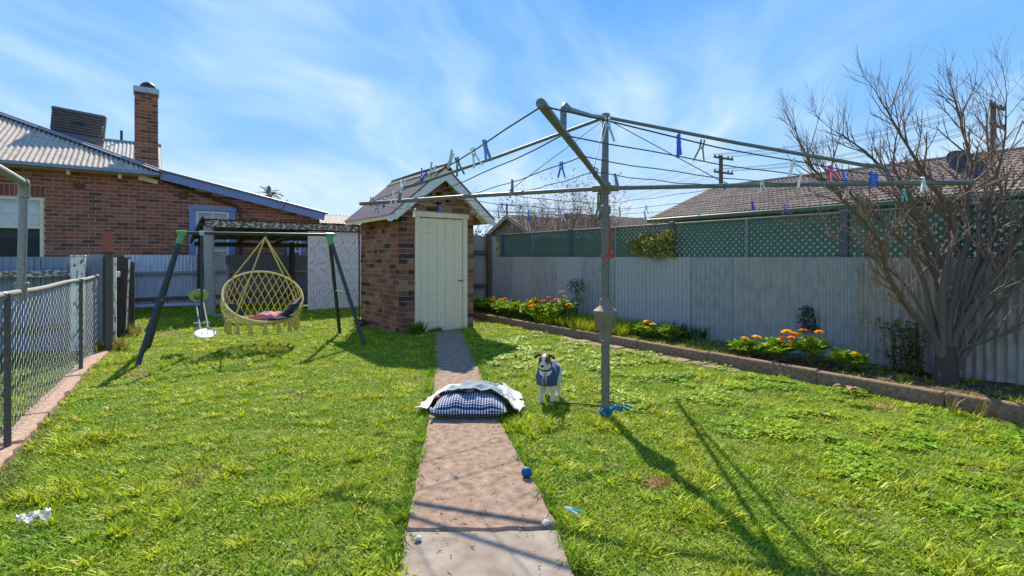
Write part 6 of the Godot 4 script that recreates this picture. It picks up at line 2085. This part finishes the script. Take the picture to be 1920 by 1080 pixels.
# ---------------------------------------------------------------- flower bed
func flower_mesh() -> ArrayMesh:
	var b := MB.new()
	for ring in 2:
		var n := 15 - ring * 3
		for k in n:
			var a := TAU * (k + 0.5 * ring) / n
			var d := Vector3(cos(a), 0.18 + 0.25 * ring, sin(a)).normalized()
			b.leaf(Vector3(0, 0.004 * ring, 0), d, Vector3.UP, 0.047 - 0.012 * ring, 0.0175, 0.05)
	b.ball(Vector3(0, 0.007, 0), Vector3(0.014, 0.009, 0.014), 8)
	return b.done()

func build_bed_plants() -> void:
	var leafm := mat("calendula leaf", Color(0.34, 0.47, 0.03), 0.7, "", 1.0, {"vc": true, "back": Color(0.5, 0.62, 0.15)})
	var stemm := mat("calendula stem", Color(0.12, 0.18, 0.04), 0.7)
	var fm := flower_mesh()
	var orange := mat("orange petal", Color(0.92, 0.29, 0.005), 0.85, "", 1.0, {"spec": 0.1, "back": Color(0.6, 0.25, 0.05)})
	var yellow := mat("yellow petal", Color(0.92, 0.5, 0.004), 0.85, "", 1.0, {"spec": 0.1, "back": Color(0.6, 0.4, 0.05)})
	var flowers := [[6.01, 9.22, 0.36, 0], [6.01, 9.08, 0.37, 0], [5.79, 8.63, 0.41, 0], [5.8, 8.86, 0.31, 0], [5.98, 8.77, 0.35, 0], [5.96, 8.6, 0.4, 0], [5.94, 8.43, 0.43, 0], [5.85, 7.95, 0.37, 0], [5.93, 7.79, 0.36, 1], [5.93, 7.63, 0.45, 0], [5.92, 7.52, 0.43, 1], [5.82, 7.32, 0.49, 0], [5.88, 7.27, 0.42, 0], [5.87, 7.18, 0.47, 1], [5.95, 7.2, 0.47, 0], [6.02, 7.2, 0.48, 0], [6.01, 7.11, 0.54, 1], [5.91, 6.91, 0.49, 0], [5.89, 6.75, 0.53, 0], [5.84, 6.57, 0.68, 1], [5.79, 6.43, 0.61, 1], [5.79, 7.4, 0.36, 0], [5.89, 7.42, 0.3, 1], [5.86, 6.41, 0.47, 0], [5.87, 7.39, 0.38, 0], [5.97, 4.83, 0.33, 1], [5.92, 4.68, 0.31, 1], [5.93, 4.83, 0.27, 0], [5.89, 3.27, 0.29, 1], [5.86, 3.11, 0.33, 1], [5.9, 2.79, 0.43, 1], [5.88, 2.6, 0.47, 0], [5.92, 2.71, 0.41, 0], [5.98, 2.87, 0.34, 0], [5.94, 2.75, 0.36, 0], [5.88, 2.86, 0.31, 1], [5.97, 2.74, 0.3, 0], [5.96, 2.47, 0.46, 0], [5.95, 2.11, 0.28, 1]]
	# u, v, height, spread, label
	var plants := [[5.95, 9.75, 0.26, 0.2, "bushy calendula at the outhouse end of the bed, tucked by its corner"], [6.05, 9.45, 0.27, 0.2, "calendula with two deep orange flowers at the foot of the paling fence"], [5.92, 9.05, 0.27, 0.22, "calendula with one low orange flower leaning over the kerb near the outhouse"], [6.05, 8.95, 0.3, 0.2, "calendula with orange flowers against the far end of the iron fence"], [5.92, 8.55, 0.3, 0.22, "leafy calendula spilling over the kerb, third from the outhouse"], [6.0, 8.25, 0.3, 0.2, "calendula with a single bright yellow bloom beside an orange one"], [5.9, 8.0, 0.28, 0.2, "low leafy calendula at the kerb below the yellow bloom"], [5.92, 7.55, 0.3, 0.22, "calendula with the densest cluster of orange flowers in the far bed"], [6.03, 7.5, 0.34, 0.2, "calendula with orange and yellow flowers behind the densest cluster"], [5.93, 6.95, 0.36, 0.2, "calendula with two orange flowers beside the tall grass"], [5.95, 6.6, 0.42, 0.18, "tall calendula with two yellow flowers in front of the leafy sapling"],
		[5.97, 4.83, 0.22, 0.17, "calendula clump with three flowers in the bed right of the hoist pole"], [6.0, 4.45, 0.2, 0.16, "flowerless calendula rosette just right of the three flower clump"], [5.9, 3.25, 0.18, 0.16, "low calendula with two small yellow flowers in the weedy part of the bed"], [5.9, 2.9, 0.24, 0.2, "large calendula with many orange flowers near the tree"], [5.97, 2.55, 0.33, 0.2, "tallest calendula with an orange flower in front of the ivy patch"], [5.96, 2.2, 0.21, 0.15, "calendula with one yellow flower closest to the bare tree"], [5.95, 7.85, 0.24, 0.16, "small calendula between the yellow bloom and the orange cluster"], [5.88, 9.4, 0.25, 0.2, "flowerless leafy calendula at the kerb nearest the outhouse wall"], [5.86, 7.2, 0.28, 0.18, "leafy calendula overhanging the kerb below the densest orange cluster"], [5.85, 6.75, 0.26, 0.18, "low calendula at the kerb where the tall grass begins"], [5.86, 8.3, 0.26, 0.18, "leafy calendula overhanging the kerb left of the yellow bloom"]]
	var made := []
	for q in plants:
		var t := thing("calendula", q[4], "flower", W(q[0], 0.1, q[1]), 0, "calendulas in the flower bed")
		var lf := MB.new()
		var st := MB.new()
		for s in (34 if q[1] > 6.0 else 26):
			var az := rr(0, TAU)
			var reach: float = q[3] * 1.25 * pow(rng.randf(), 0.6)
			var tip := Vector3(cos(az) * reach, q[2] * (1.2 if q[1] > 6.0 else 1.1) * rr(0.65, 1.05) * (1.0 - 0.25 * reach / q[3]), sin(az) * reach)
			var mid := Vector3(tip.x * 0.35, tip.y * 0.6, tip.z * 0.35)
			st.tube([Vector3(0, -0.02, 0), mid, tip], 0.004, 4, false)
			for k in 12:
				var f := rr(0.15, 1.0)
				var p := mid.lerp(tip, f)
				var a2 := rr(0, TAU)
				var d := Vector3(cos(a2), rr(0.1, 1.0), sin(a2)).normalized()
				var n := (Vector3.UP - d * d.y + Vector3(rr(-1, 1), 0, rr(-1, 1)) * 0.25).normalized()
				var g := rr(0.7, 1.2)
				lf.col = Color(g * rr(0.8, 1.35), g, g * rr(0.6, 1.1))
				lf.leaf(p, d, n, rr(0.065, 0.12), rr(0.024, 0.042), 0.2)
		part(t, "foliage", lf.done(), leafm)
		part(t, "stems", st.done(), stemm)
		made.append(t)
	for f in flowers:
		var p := W(f[0], f[2], f[1])
		var best: Node3D = made[0]
		for t in made:
			if (t.position - p).length_squared() < (best.position - p).length_squared(): best = t
		var tilt := Basis(Vector3.RIGHT, rr(-0.25, 0.35)) * Basis(Vector3.BACK, rr(-0.3, 0.3))
		var o := part(best, "flower", fm, yellow if f[3] else orange, Transform3D(tilt * Basis(Vector3.UP, rr(0, 6)) * Basis.from_scale(Vector3.ONE * rr(1.15, 1.5)), p + Vector3(0, 0.02, 0) - best.position))
		var st := MB.new()
		var root := Vector3((p.x - best.position.x) * 0.4, 0.02, (p.z - best.position.z) * 0.4) + best.position
		var lp := o.transform.affine_inverse()
		st.tube([lp * (root - best.position), lp * ((p + root) * 0.5 + Vector3(0, 0.03, 0) - best.position), Vector3(0, -0.003, 0)], 0.0032, 4, false)
		part(o, "flower_stem", st.done(), stemm)
	# strappy plants and a small sapling by the fence
	for q in [[6.38, 7.25, 0.42, "dark strappy leaved clump against the fence behind the orange flowers"], [6.4, 4.35, 0.2, "small strappy leaved clump in the bed right of the hoist pole"], [6.35, 4.68, 0.24, "upright strap leaf tuft beside the three flower calendula"]]:
		var t := thing("strap_leaf_plant", q[3], "plant", W(q[0], 0.1, q[1]), 0, "strap leaf plants by the fence")
		var b := MB.new()
		for k in 46:
			var az := rr(0, TAU)
			var d := Vector3(cos(az) * rr(0.1, 0.75), 1, sin(az) * rr(0.1, 0.75)).normalized()
			var g := rr(0.7, 1.2)
			b.col = Color(g, g, g)
			var p := Vector3(rr(-0.16, 0.16), 0, rr(-0.16, 0.16))
			b.leaf(p, d, Vector3(-d.y * cos(az), 0.3, -d.y * sin(az)).normalized(), q[2] * rr(0.7, 1.25), 0.034, 0.1)
		part(t, "foliage", b.done(), mat("strap leaf", Color(0.055, 0.12, 0.02), 0.45, "", 1.0, {"vc": true, "back": Color(0.45, 0.6, 0.15)}))
	var sap := thing("leafy_sapling", "slender leafy sapling standing against the fence behind the far flowers", "sapling", W(6.35, 0.1, 6.72))
	var ss := MB.new()
	for d in [Vector3(0.02, 1, -0.06), Vector3(-0.03, 1, 0.08)]: ss.tube([Vector3.ZERO, d * 0.4, d * 0.72], [0.011, 0.008, 0.004], 6)
	part(sap, "stem", ss.done(), mat("sapling stem", Color(0.1, 0.06, 0.04), 0.8))
	var sl := MB.new()
	leafy(sl, Vector3(0, 0.68, -0.02), Vector3(0.14, 0.16, 0.2), 170, 0.055, 0.026)
	leafy(sl, Vector3(0, 0.45, 0.02), Vector3(0.1, 0.15, 0.12), 40, 0.055, 0.026)
	part(sap, "foliage", sl.done(), mat("sapling leaf", Color(0.1, 0.16, 0.04), 0.5, "", 1.0, {"vc": true, "back": Color(0.5, 0.6, 0.2)}))
	for q in [[6.2, 5.98, 0.5, "left of two short timber stakes behind the hoist gear housing"], [6.2, 5.88, 0.5, "right of two short timber stakes behind the hoist gear housing"]]:
		var b := MB.new()
		b.tube([W(q[0], 0, q[1]), W(q[0] + 0.01, 0.1 + q[2], q[1])], 0.014, 7)
		single("short_stake", b.done(), mat("stake timber", Color(0.3, 0.22, 0.13), 0.85, "grain", 3.0), q[3], "stake", Transform3D(), "short stakes in the bed")
	# weeds at the foot of the outhouse door
	for q in [[3.68, 7.80, 0.24, "tall tuft of grass at the left corner of the outhouse door"], [4.05, 7.84, 0.1, "short tuft of grass under the outhouse door"]]:
		var b := MB.new()
		for k in 90:
			var az := rr(0, TAU)
			var d := Vector3(cos(az) * rr(0.05, 0.6), 1, sin(az) * rr(0.05, 0.6)).normalized()
			b.leaf(W(q[0], 0, q[1]) + Vector3(rr(-0.12, 0.12), 0, rr(-0.05, 0.08)), d, Vector3(-cos(az), 0.3, -sin(az)).normalized(), q[2] * rr(0.5, 1.2), 0.012, 0.1)
		single("grass_tuft", b.done(), mat("tuft green", Color(0.075, 0.15, 0.02), 0.5, "", 1.0, {"back": Color(0.5, 0.65, 0.15)}), q[3], "grass", Transform3D(), "tufts by the outhouse door")

# ---------------------------------------------------------------- small things on the ground
func build_small_things() -> void:
	var b := MB.new()
	b.ball(Vector3.ZERO, Vector3.ONE * 0.031, 24)
	single("ball", b.done(), mat("blue rubber", Color(0.008, 0.09, 0.22), 0.55, "blotch", 8.0), "small blue rubber ball on the right edge of the path", "ball", Transform3D(Basis(), W(1.775, 0.057, 2.30)))
	var nz := FastNoiseLite.new()
	nz.seed = 31; nz.frequency = 1.4
	for q in [[1.535, 1.835, 0.02, "larger white pebble on the path edge near the dropped peg"], [0.985, 2.075, 0.015, "small white pebble on the pale slab at the left of the path"]]:
		var r: float = q[2]
		var s := MB.new()
		s.grid(14, 9, func(a, k):
			var th: float = TAU * a
			var ph: float = PI * (k - 0.5)
			var d := Vector3(cos(ph) * cos(th), sin(ph), -cos(ph) * sin(th))
			return d * r * (1.0 + 0.35 * nz.get_noise_3d(d.x, d.y, d.z)) * Vector3(1.1, 0.7, 0.9))
		single("pebble", s.done(), mat("pebble", Color(0.66, 0.64, 0.6), 0.8, "mottle", 12.0), q[3], "pebble", Transform3D(Basis(), W(q[0], 0.028 + r * 0.55, q[1])), "white pebbles on the path")
	var pl := MB.new()
	for side in 2:
		pl.grid(14, 10, func(s, k): return Vector3((s - 0.5) * 0.11 + 0.02 * nz.get_noise_2d(s * 3.0, k * 3.0), 0.035 + 0.03 * nz.get_noise_2d(s * 4.0 + 5.0, k * 3.0) + 0.02 * sin(s * 14.0) * k - 0.002 * side, (k - 0.5) * 0.09 + 0.03 * s), side == 0)
	var clear := mat("plastic wrap", Color(0.75, 0.78, 0.8), 0.22)
	clear.albedo_color.a = 0.2
	clear.transparency = BaseMaterial3D.TRANSPARENCY_ALPHA
	single("plastic_wrapper", pl.done(), clear, "crumpled clear plastic wrapper on the grass in the lower left", "litter", Transform3D(Basis(Vector3.UP, 0.3), W(-0.45, 0.02, 3.33)))
	var lf := MB.new()
	for k in 4:
		lf.leaf(Vector3(0, 0.02 + 0.008 * k, 0), Vector3(cos(k * 1.3), 0.25, sin(k * 1.3)).normalized(), Vector3.UP, 0.13, 0.06, 0.3)
	single("dead_leaf", lf.done(), mat("dead leaf", Color(0.36, 0.22, 0.13), 0.8, "grain", 5.0, {"back": Color(0.3, 0.2, 0.1)}), "large curled brown dead leaf beside the kerb near the tree", "leaf", Transform3D(Basis(), W(5.33, 0.03, 1.97)))
	for q in [[0.35, 10.6], [0.15, 9.9], [0.62, 10.2]]:
		pass
	var mo := MB.new()
	for k in 90:
		var az := rr(0, TAU)
		mo.leaf(Vector3(rr(-0.12, 0.12), rr(0, 0.08), rr(-0.2, 0.2)), Vector3(cos(az), rr(0, 0.8), sin(az)).normalized(), Vector3(rr(-1, 1), 1, rr(-1, 1)).normalized(), rr(0.05, 0.1), 0.03)
	single("leaf_litter", mo.done(), mat("litter brown", Color(0.07, 0.04, 0.028), 0.9), "small heap of dark dead leaves at the back corner of the outhouse", "leaf litter", Transform3D(Basis(), W(3.28, 0.01, 9.45)))

# ---------------------------------------------------------------- lawn
func blade(b: MB, p: Vector3, az: float, ln: float, wd: float, lean: float, curl: float) -> void:
	var d := Vector3(cos(az), 0, sin(az))
	var s := Vector3(-sin(az), 0, cos(az)) * wd * 0.5
	var a := lean
	var q := p + (d * sin(a) + Vector3.UP * cos(a)) * ln * 0.5
	var a2 := lean + curl
	var tip := q + (d * sin(a2) + Vector3.UP * cos(a2)) * ln * 0.5
	var n1 := (Vector3.UP * sin(a) - d * cos(a)).normalized()
	var n2 := (Vector3.UP * sin(a2) - d * cos(a2)).normalized()
	var k := b.v.size()
	b.put(p - s, n1); b.put(p + s, n1); b.put(q + s * 0.85, (n1 + n2).normalized()); b.put(q - s * 0.85, (n1 + n2).normalized()); b.put(tip, n2)
	b.i.append_array([k, k + 2, k + 1, k, k + 3, k + 2, k + 3, k + 4, k + 2])

func tuft(n: int, spread: float, l0: float, l1: float, wd: float, lean0: float, lean1: float, curl: float) -> ArrayMesh:
	var b := MB.new()
	for k in n:
		var g := rr(0.5, 1.35)
		b.col = Color(g * rr(0.8, 1.2), g, g * rr(0.8, 1.2))
		if rng.randf() < 0.05: b.col = Color(1.5, 1.1, 3.0)
		var r := spread * sqrt(rng.randf())
		var a := rr(0, TAU)
		blade(b, Vector3(cos(a) * r, -0.006, sin(a) * r), rr(0, TAU), rr(l0, l1), wd * rr(0.7, 1.3), rr(lean0, lean1), rr(0.0, curl))
	return b.done()

func clover(n: int) -> ArrayMesh:
	var b := MB.new()
	for k in n:
		var p := Vector3(rr(-0.06, 0.06), rr(0.012, 0.04), rr(-0.06, 0.06))
		var a0 := rr(0, TAU)
		var nn := (Vector3.UP + Vector3(rr(-1, 1), 0, rr(-1, 1)) * 0.45).normalized()
		var g := rr(0.75, 1.2)
		b.col = Color(g * 0.75, g * 0.85, g * 0.9)
		for j in 3:
			var d := Vector3(cos(a0 + j * TAU / 3), 0, sin(a0 + j * TAU / 3))
			d = (d - nn * d.dot(nn)).normalized()
			b.leaf(p, d, nn, 0.02, 0.018, 0.1)
	return b.done()

func build_lawn() -> void:
	var o := Node3D.new()
	o.name = "lawn_grass"
	o.set_meta("kind", "stuff")
	o.set_meta("label", "short bright green grass of the lawn with tufts and dry patches")
	add_child(o)
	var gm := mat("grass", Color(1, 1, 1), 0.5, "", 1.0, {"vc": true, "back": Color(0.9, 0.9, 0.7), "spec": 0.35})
	var kinds := [tuft(16, 0.055, 0.022, 0.045, 0.0062, 0.4, 1.35, 0.6), tuft(16, 0.055, 0.02, 0.04, 0.006, 0.6, 1.45, 0.5), tuft(15, 0.05, 0.03, 0.06, 0.007, 0.3, 1.25, 0.8), tuft(26, 0.035, 0.055, 0.105, 0.0078, 0.4, 1.2, 0.6), clover(16), tuft(16, 0.02, 0.14, 0.3, 0.007, 0.05, 0.5, 0.7)]
	var places := []
	for k in kinds: places.append([])
	var slabs := [PackedVector2Array([Vector2(2.745, 5.300), Vector2(3.165, 5.030), Vector2(3.62, 5.95), Vector2(4.58, 7.86), Vector2(4.02, 7.86), Vector2(3.25, 6.35)]), PackedVector2Array([Vector2(1.80, 3.60), Vector2(2.25, 3.27), Vector2(3.16, 5.03), Vector2(2.74, 5.3)]), PackedVector2Array([Vector2(0.960, 2.165), Vector2(1.555, 1.76), Vector2(1.80, 2.27), Vector2(2.26, 3.30), Vector2(1.80, 3.60), Vector2(1.33, 2.80)]), PackedVector2Array([Vector2(0.20, 0.80), Vector2(0.80, 0.45), Vector2(1.56, 1.78), Vector2(0.98, 2.19)])]
	var bare := [[2.36, 1.845, 0.10, 0.05], [0.05, 7.0, 0.35, 0.4], [0.1, 10.2, 0.6, 0.6], [-0.25, 6.6, 0.3, 0.5], [1.05, 5.2, 0.16, 0.3], [0.6, 4.1, 0.12, 0.3], [3.3, 9.3, 0.35, 0.25], [5.05, 1.55, 0.25, 0.3], [5.3, 1.85, 0.15, 0.4], [1.7, 7.6, 0.2, 0.35], [3.1, 2.72, 0.12, 0.4], [4.6, 2.4, 0.2, 0.4], [3.35, 2.05, 0.12, 0.45], [5.25, 5.6, 0.2, 0.3], [3.9, 7.95, 0.5, 0.6]]
	var patch := FastNoiseLite.new()
	patch.seed = 71; patch.frequency = 0.9; patch.fractal_octaves = 3
	var dry := FastNoiseLite.new()
	dry.seed = 23; dry.frequency = 1.7; dry.fractal_octaves = 4
	var lush := FastNoiseLite.new()
	lush.seed = 37; lush.frequency = 1.5; lush.fractal_octaves = 3
	var cs := cos(deg_to_rad(36.0))
	var sn := sin(deg_to_rad(36.0))
	# walk the ground in strips of camera distance, inside the picture plus a margin
	var D := 1.75
	while D < 15.5:
		var dens: float = 1150.0 if D < 3.2 else (900.0 if D < 5.0 else (560.0 if D < 8.5 else 230.0))
		var dd := 0.12
		var half := D * 1.1 + 0.3
		var n := int(2.0 * half * dd * dens)
		for k in n:
			var X := rr(-half, half)
			var d := D + rr(0, dd)
			var u := cs * X + sn * d
			var v := -sn * X + cs * d
			if u > 5.545 or u < -5.0 or v > 15.8: continue
			if u > 5.36 and v > 3.1 and v < 6.1 and rng.randf() < 0.6 + 0.5 * lush.get_noise_2d(u * 2.0, v * 2.0): continue
			if u > OU0 - 0.04 and u < OU1 + 0.03 and v > OV0 - 0.01 and v < OV1 + 0.03: continue
			var fu := -0.85 + (v - 4.6) * 0.055
			if v < 8.75 and u > fu - 0.01 and u < fu + 0.16: continue
			if u > 3.22 and v > 12.95: continue
			if u < -0.5 and v > 9.4: continue
			var pt := Vector2(u, v)
			var inside := false
			for s in slabs:
				if Geometry2D.is_point_in_polygon(pt, s): inside = true
			if inside: continue
			var skip := false
			for q in bare:
				if Vector2(q[0], q[1]).distance_to(pt) < q[2] * (1.0 + 0.5 * dry.get_noise_2d(u * 3.0, v * 3.0)) and rng.randf() > q[3]: skip = true
			if skip: continue
			var dn := dry.get_noise_2d(u, v)
			if dn > 0.36 and rng.randf() < (dn - 0.36) * 2.5: continue
			var ln := lush.get_noise_2d(u, v)
			var pn := patch.get_noise_2d(u, v) + rr(-0.12, 0.12)
			var kind := rng.randi_range(0, 2)
			var sc := rr(0.75, 1.15) * (1.0 + 0.22 * ln)
			if ln > 0.24 and rng.randf() < 0.035: kind = 3
			elif rng.randf() < 0.014: kind = 3
			if u > 3.3 and v < 6.8 and lush.get_noise_2d(u + 30.0, v) > 0.12 and rng.randf() < 0.22: kind = 4
			if D > 8.5: sc *= 1.5
			elif D > 5.0: sc *= 1.15
			# yellow green to deep green, a little straw where it is dry
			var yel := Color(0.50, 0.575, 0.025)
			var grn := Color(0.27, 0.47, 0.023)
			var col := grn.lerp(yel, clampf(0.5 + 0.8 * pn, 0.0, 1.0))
			if dn > 0.2 and rng.randf() < (dn - 0.2) * 0.9: col = Color(0.30, 0.23, 0.08)
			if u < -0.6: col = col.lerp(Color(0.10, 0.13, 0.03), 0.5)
			if kind == 3: col = Color(0.52, 0.58, 0.024)
			var bs := Basis(Vector3.UP, rr(0, TAU)) * Basis.from_scale(Vector3(sc, sc * rr(0.7, 1.05), sc))
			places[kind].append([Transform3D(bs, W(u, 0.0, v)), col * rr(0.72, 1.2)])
		D += dd
	# longer tufts along the edges of the path, the kerbs and posts
	for s in slabs:
		for k in s.size():
			var p: Vector2 = s[k]
			var q: Vector2 = s[(k + 1) % s.size()]
			var dir := (q - p).normalized()
			if absf(dir.dot(Vector2(0.45, 0.89))) < 0.75: continue
			var steps := int(p.distance_to(q) / 0.017)
			for j in steps:
				var c := p.lerp(q, rng.randf())
				var out := Vector2(dir.y, -dir.x)
				var mid: Vector2 = (s[0] + s[2]) * 0.5
				if (c - mid).dot(out) < 0.0: out = -out
				var pos := c + out * rr(0.0, 0.05)
				var kind := 2 if rng.randf() < 0.8 else 3
				places[kind].append([Transform3D(Basis(Vector3.UP, rr(0, TAU)) * Basis.from_scale(Vector3.ONE * rr(0.8, 1.2)), W(pos.x, 0.0, pos.y)), Color(0.3, 0.44, 0.022) * rr(0.7, 1.2)])
	for q in [[2.36, 3.02, 26, 1.25], [2.85, 2.8, 12, 1.0], [2.2, 1.45, 10, 1.0], [1.1, 3.2, 8, 1.0], [-0.35, 4.6, 26, 1.3], [-0.4, 3.7, 20, 1.2], [0.0, 3.1, 12, 1.1], [3.0, 2.6, 14, 1.0], [2.9, 3.2, 8, 0.8], [3.4, 1.3, 8, 1.0], [2.75, 0.55, 16, 1.3], [-0.38, 7.8, 16, 1.0], [-0.3, 8.9, 14, 1.0]]:
		for k in q[2]:
			places[3].append([Transform3D(Basis(Vector3.UP, rr(0, TAU)) * Basis.from_scale(Vector3.ONE * q[3] * rr(0.7, 1.15)), W(q[0] + rng.randfn() * 0.09, 0, q[1] + rng.randfn() * 0.09)), Color(0.46, 0.54, 0.022) * rr(0.85, 1.15)])
	for q in [[-0.40, 10.6, 30], [-0.45, 9.0, 14], [5.5, 1.2, 3]]:
		for k in q[2]: places[5].append([Transform3D(Basis(Vector3.UP, rr(0, TAU)), W(q[0] + rng.randfn() * 0.1, 0, q[1] + rng.randfn() * 0.14)), Color(0.3, 0.26, 0.08)])
	for q in [[2.36, 1.845, 0.09, 0.055, 90], [-0.12, 7.0, 0.13, 0.12, 60], [1.05, 5.2, 0.08, 0.05, 30], [5.2, 1.65, 0.14, 0.1, 50]]:
		for k in q[4]:
			var az := rr(0, TAU)
			var r := sqrt(rng.randf()) * 1.25
			places[1].append([Transform3D(Basis(Vector3.UP, rr(0, TAU)) * Basis.from_scale(Vector3.ONE * rr(0.5, 0.9)), W(q[0] + cos(az) * r * q[2], 0.0, q[1] + sin(az) * r * q[3])), Color(0.42, 0.24, 0.07).lerp(Color(0.36, 0.34, 0.06), rng.randf()) * rr(0.7, 1.1)])
	# weeds and tall grass in the raised bed
	for k in 3200:
		var v := rr(0.6, 9.9)
		var u := rr(5.68, 6.5)
		var tall := 0.0
		if v > 5.1 and v < 7.1: tall = 1.0
		elif v > 3.1 and v < 5.2: tall = 0.45
		elif v < 2.3: tall = 0.12
		elif v > 7.1: tall = 0.35
		if rng.randf() > tall + 0.05: continue
		var big := v > 5.1 and v < 7.1
		places[5 if big else 3].append([Transform3D(Basis(Vector3.UP, rr(0, TAU)) * Basis.from_scale(Vector3.ONE * rr(0.75, 1.15)), W(u, 0.09, v)), (Color(0.46, 0.52, 0.028) if big else Color(0.32, 0.40, 0.03)) * rr(0.75, 1.15)])
	for k in kinds.size():
		var mm := MultiMesh.new()
		mm.transform_format = MultiMesh.TRANSFORM_3D
		mm.use_colors = true
		mm.mesh = kinds[k]
		mm.instance_count = places[k].size()
		for j in places[k].size():
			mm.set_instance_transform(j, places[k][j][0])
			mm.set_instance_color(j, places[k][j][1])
		var mi := MultiMeshInstance3D.new()
		mi.name = ["grass_blades", "grass_blades", "grass_blades", "grass_clumps", "clover", "tall_grass"][k]
		mi.multimesh = mm
		mi.material_override = gm
		mi.set_meta("kind", "stuff")
		o.add_child(mi, true)
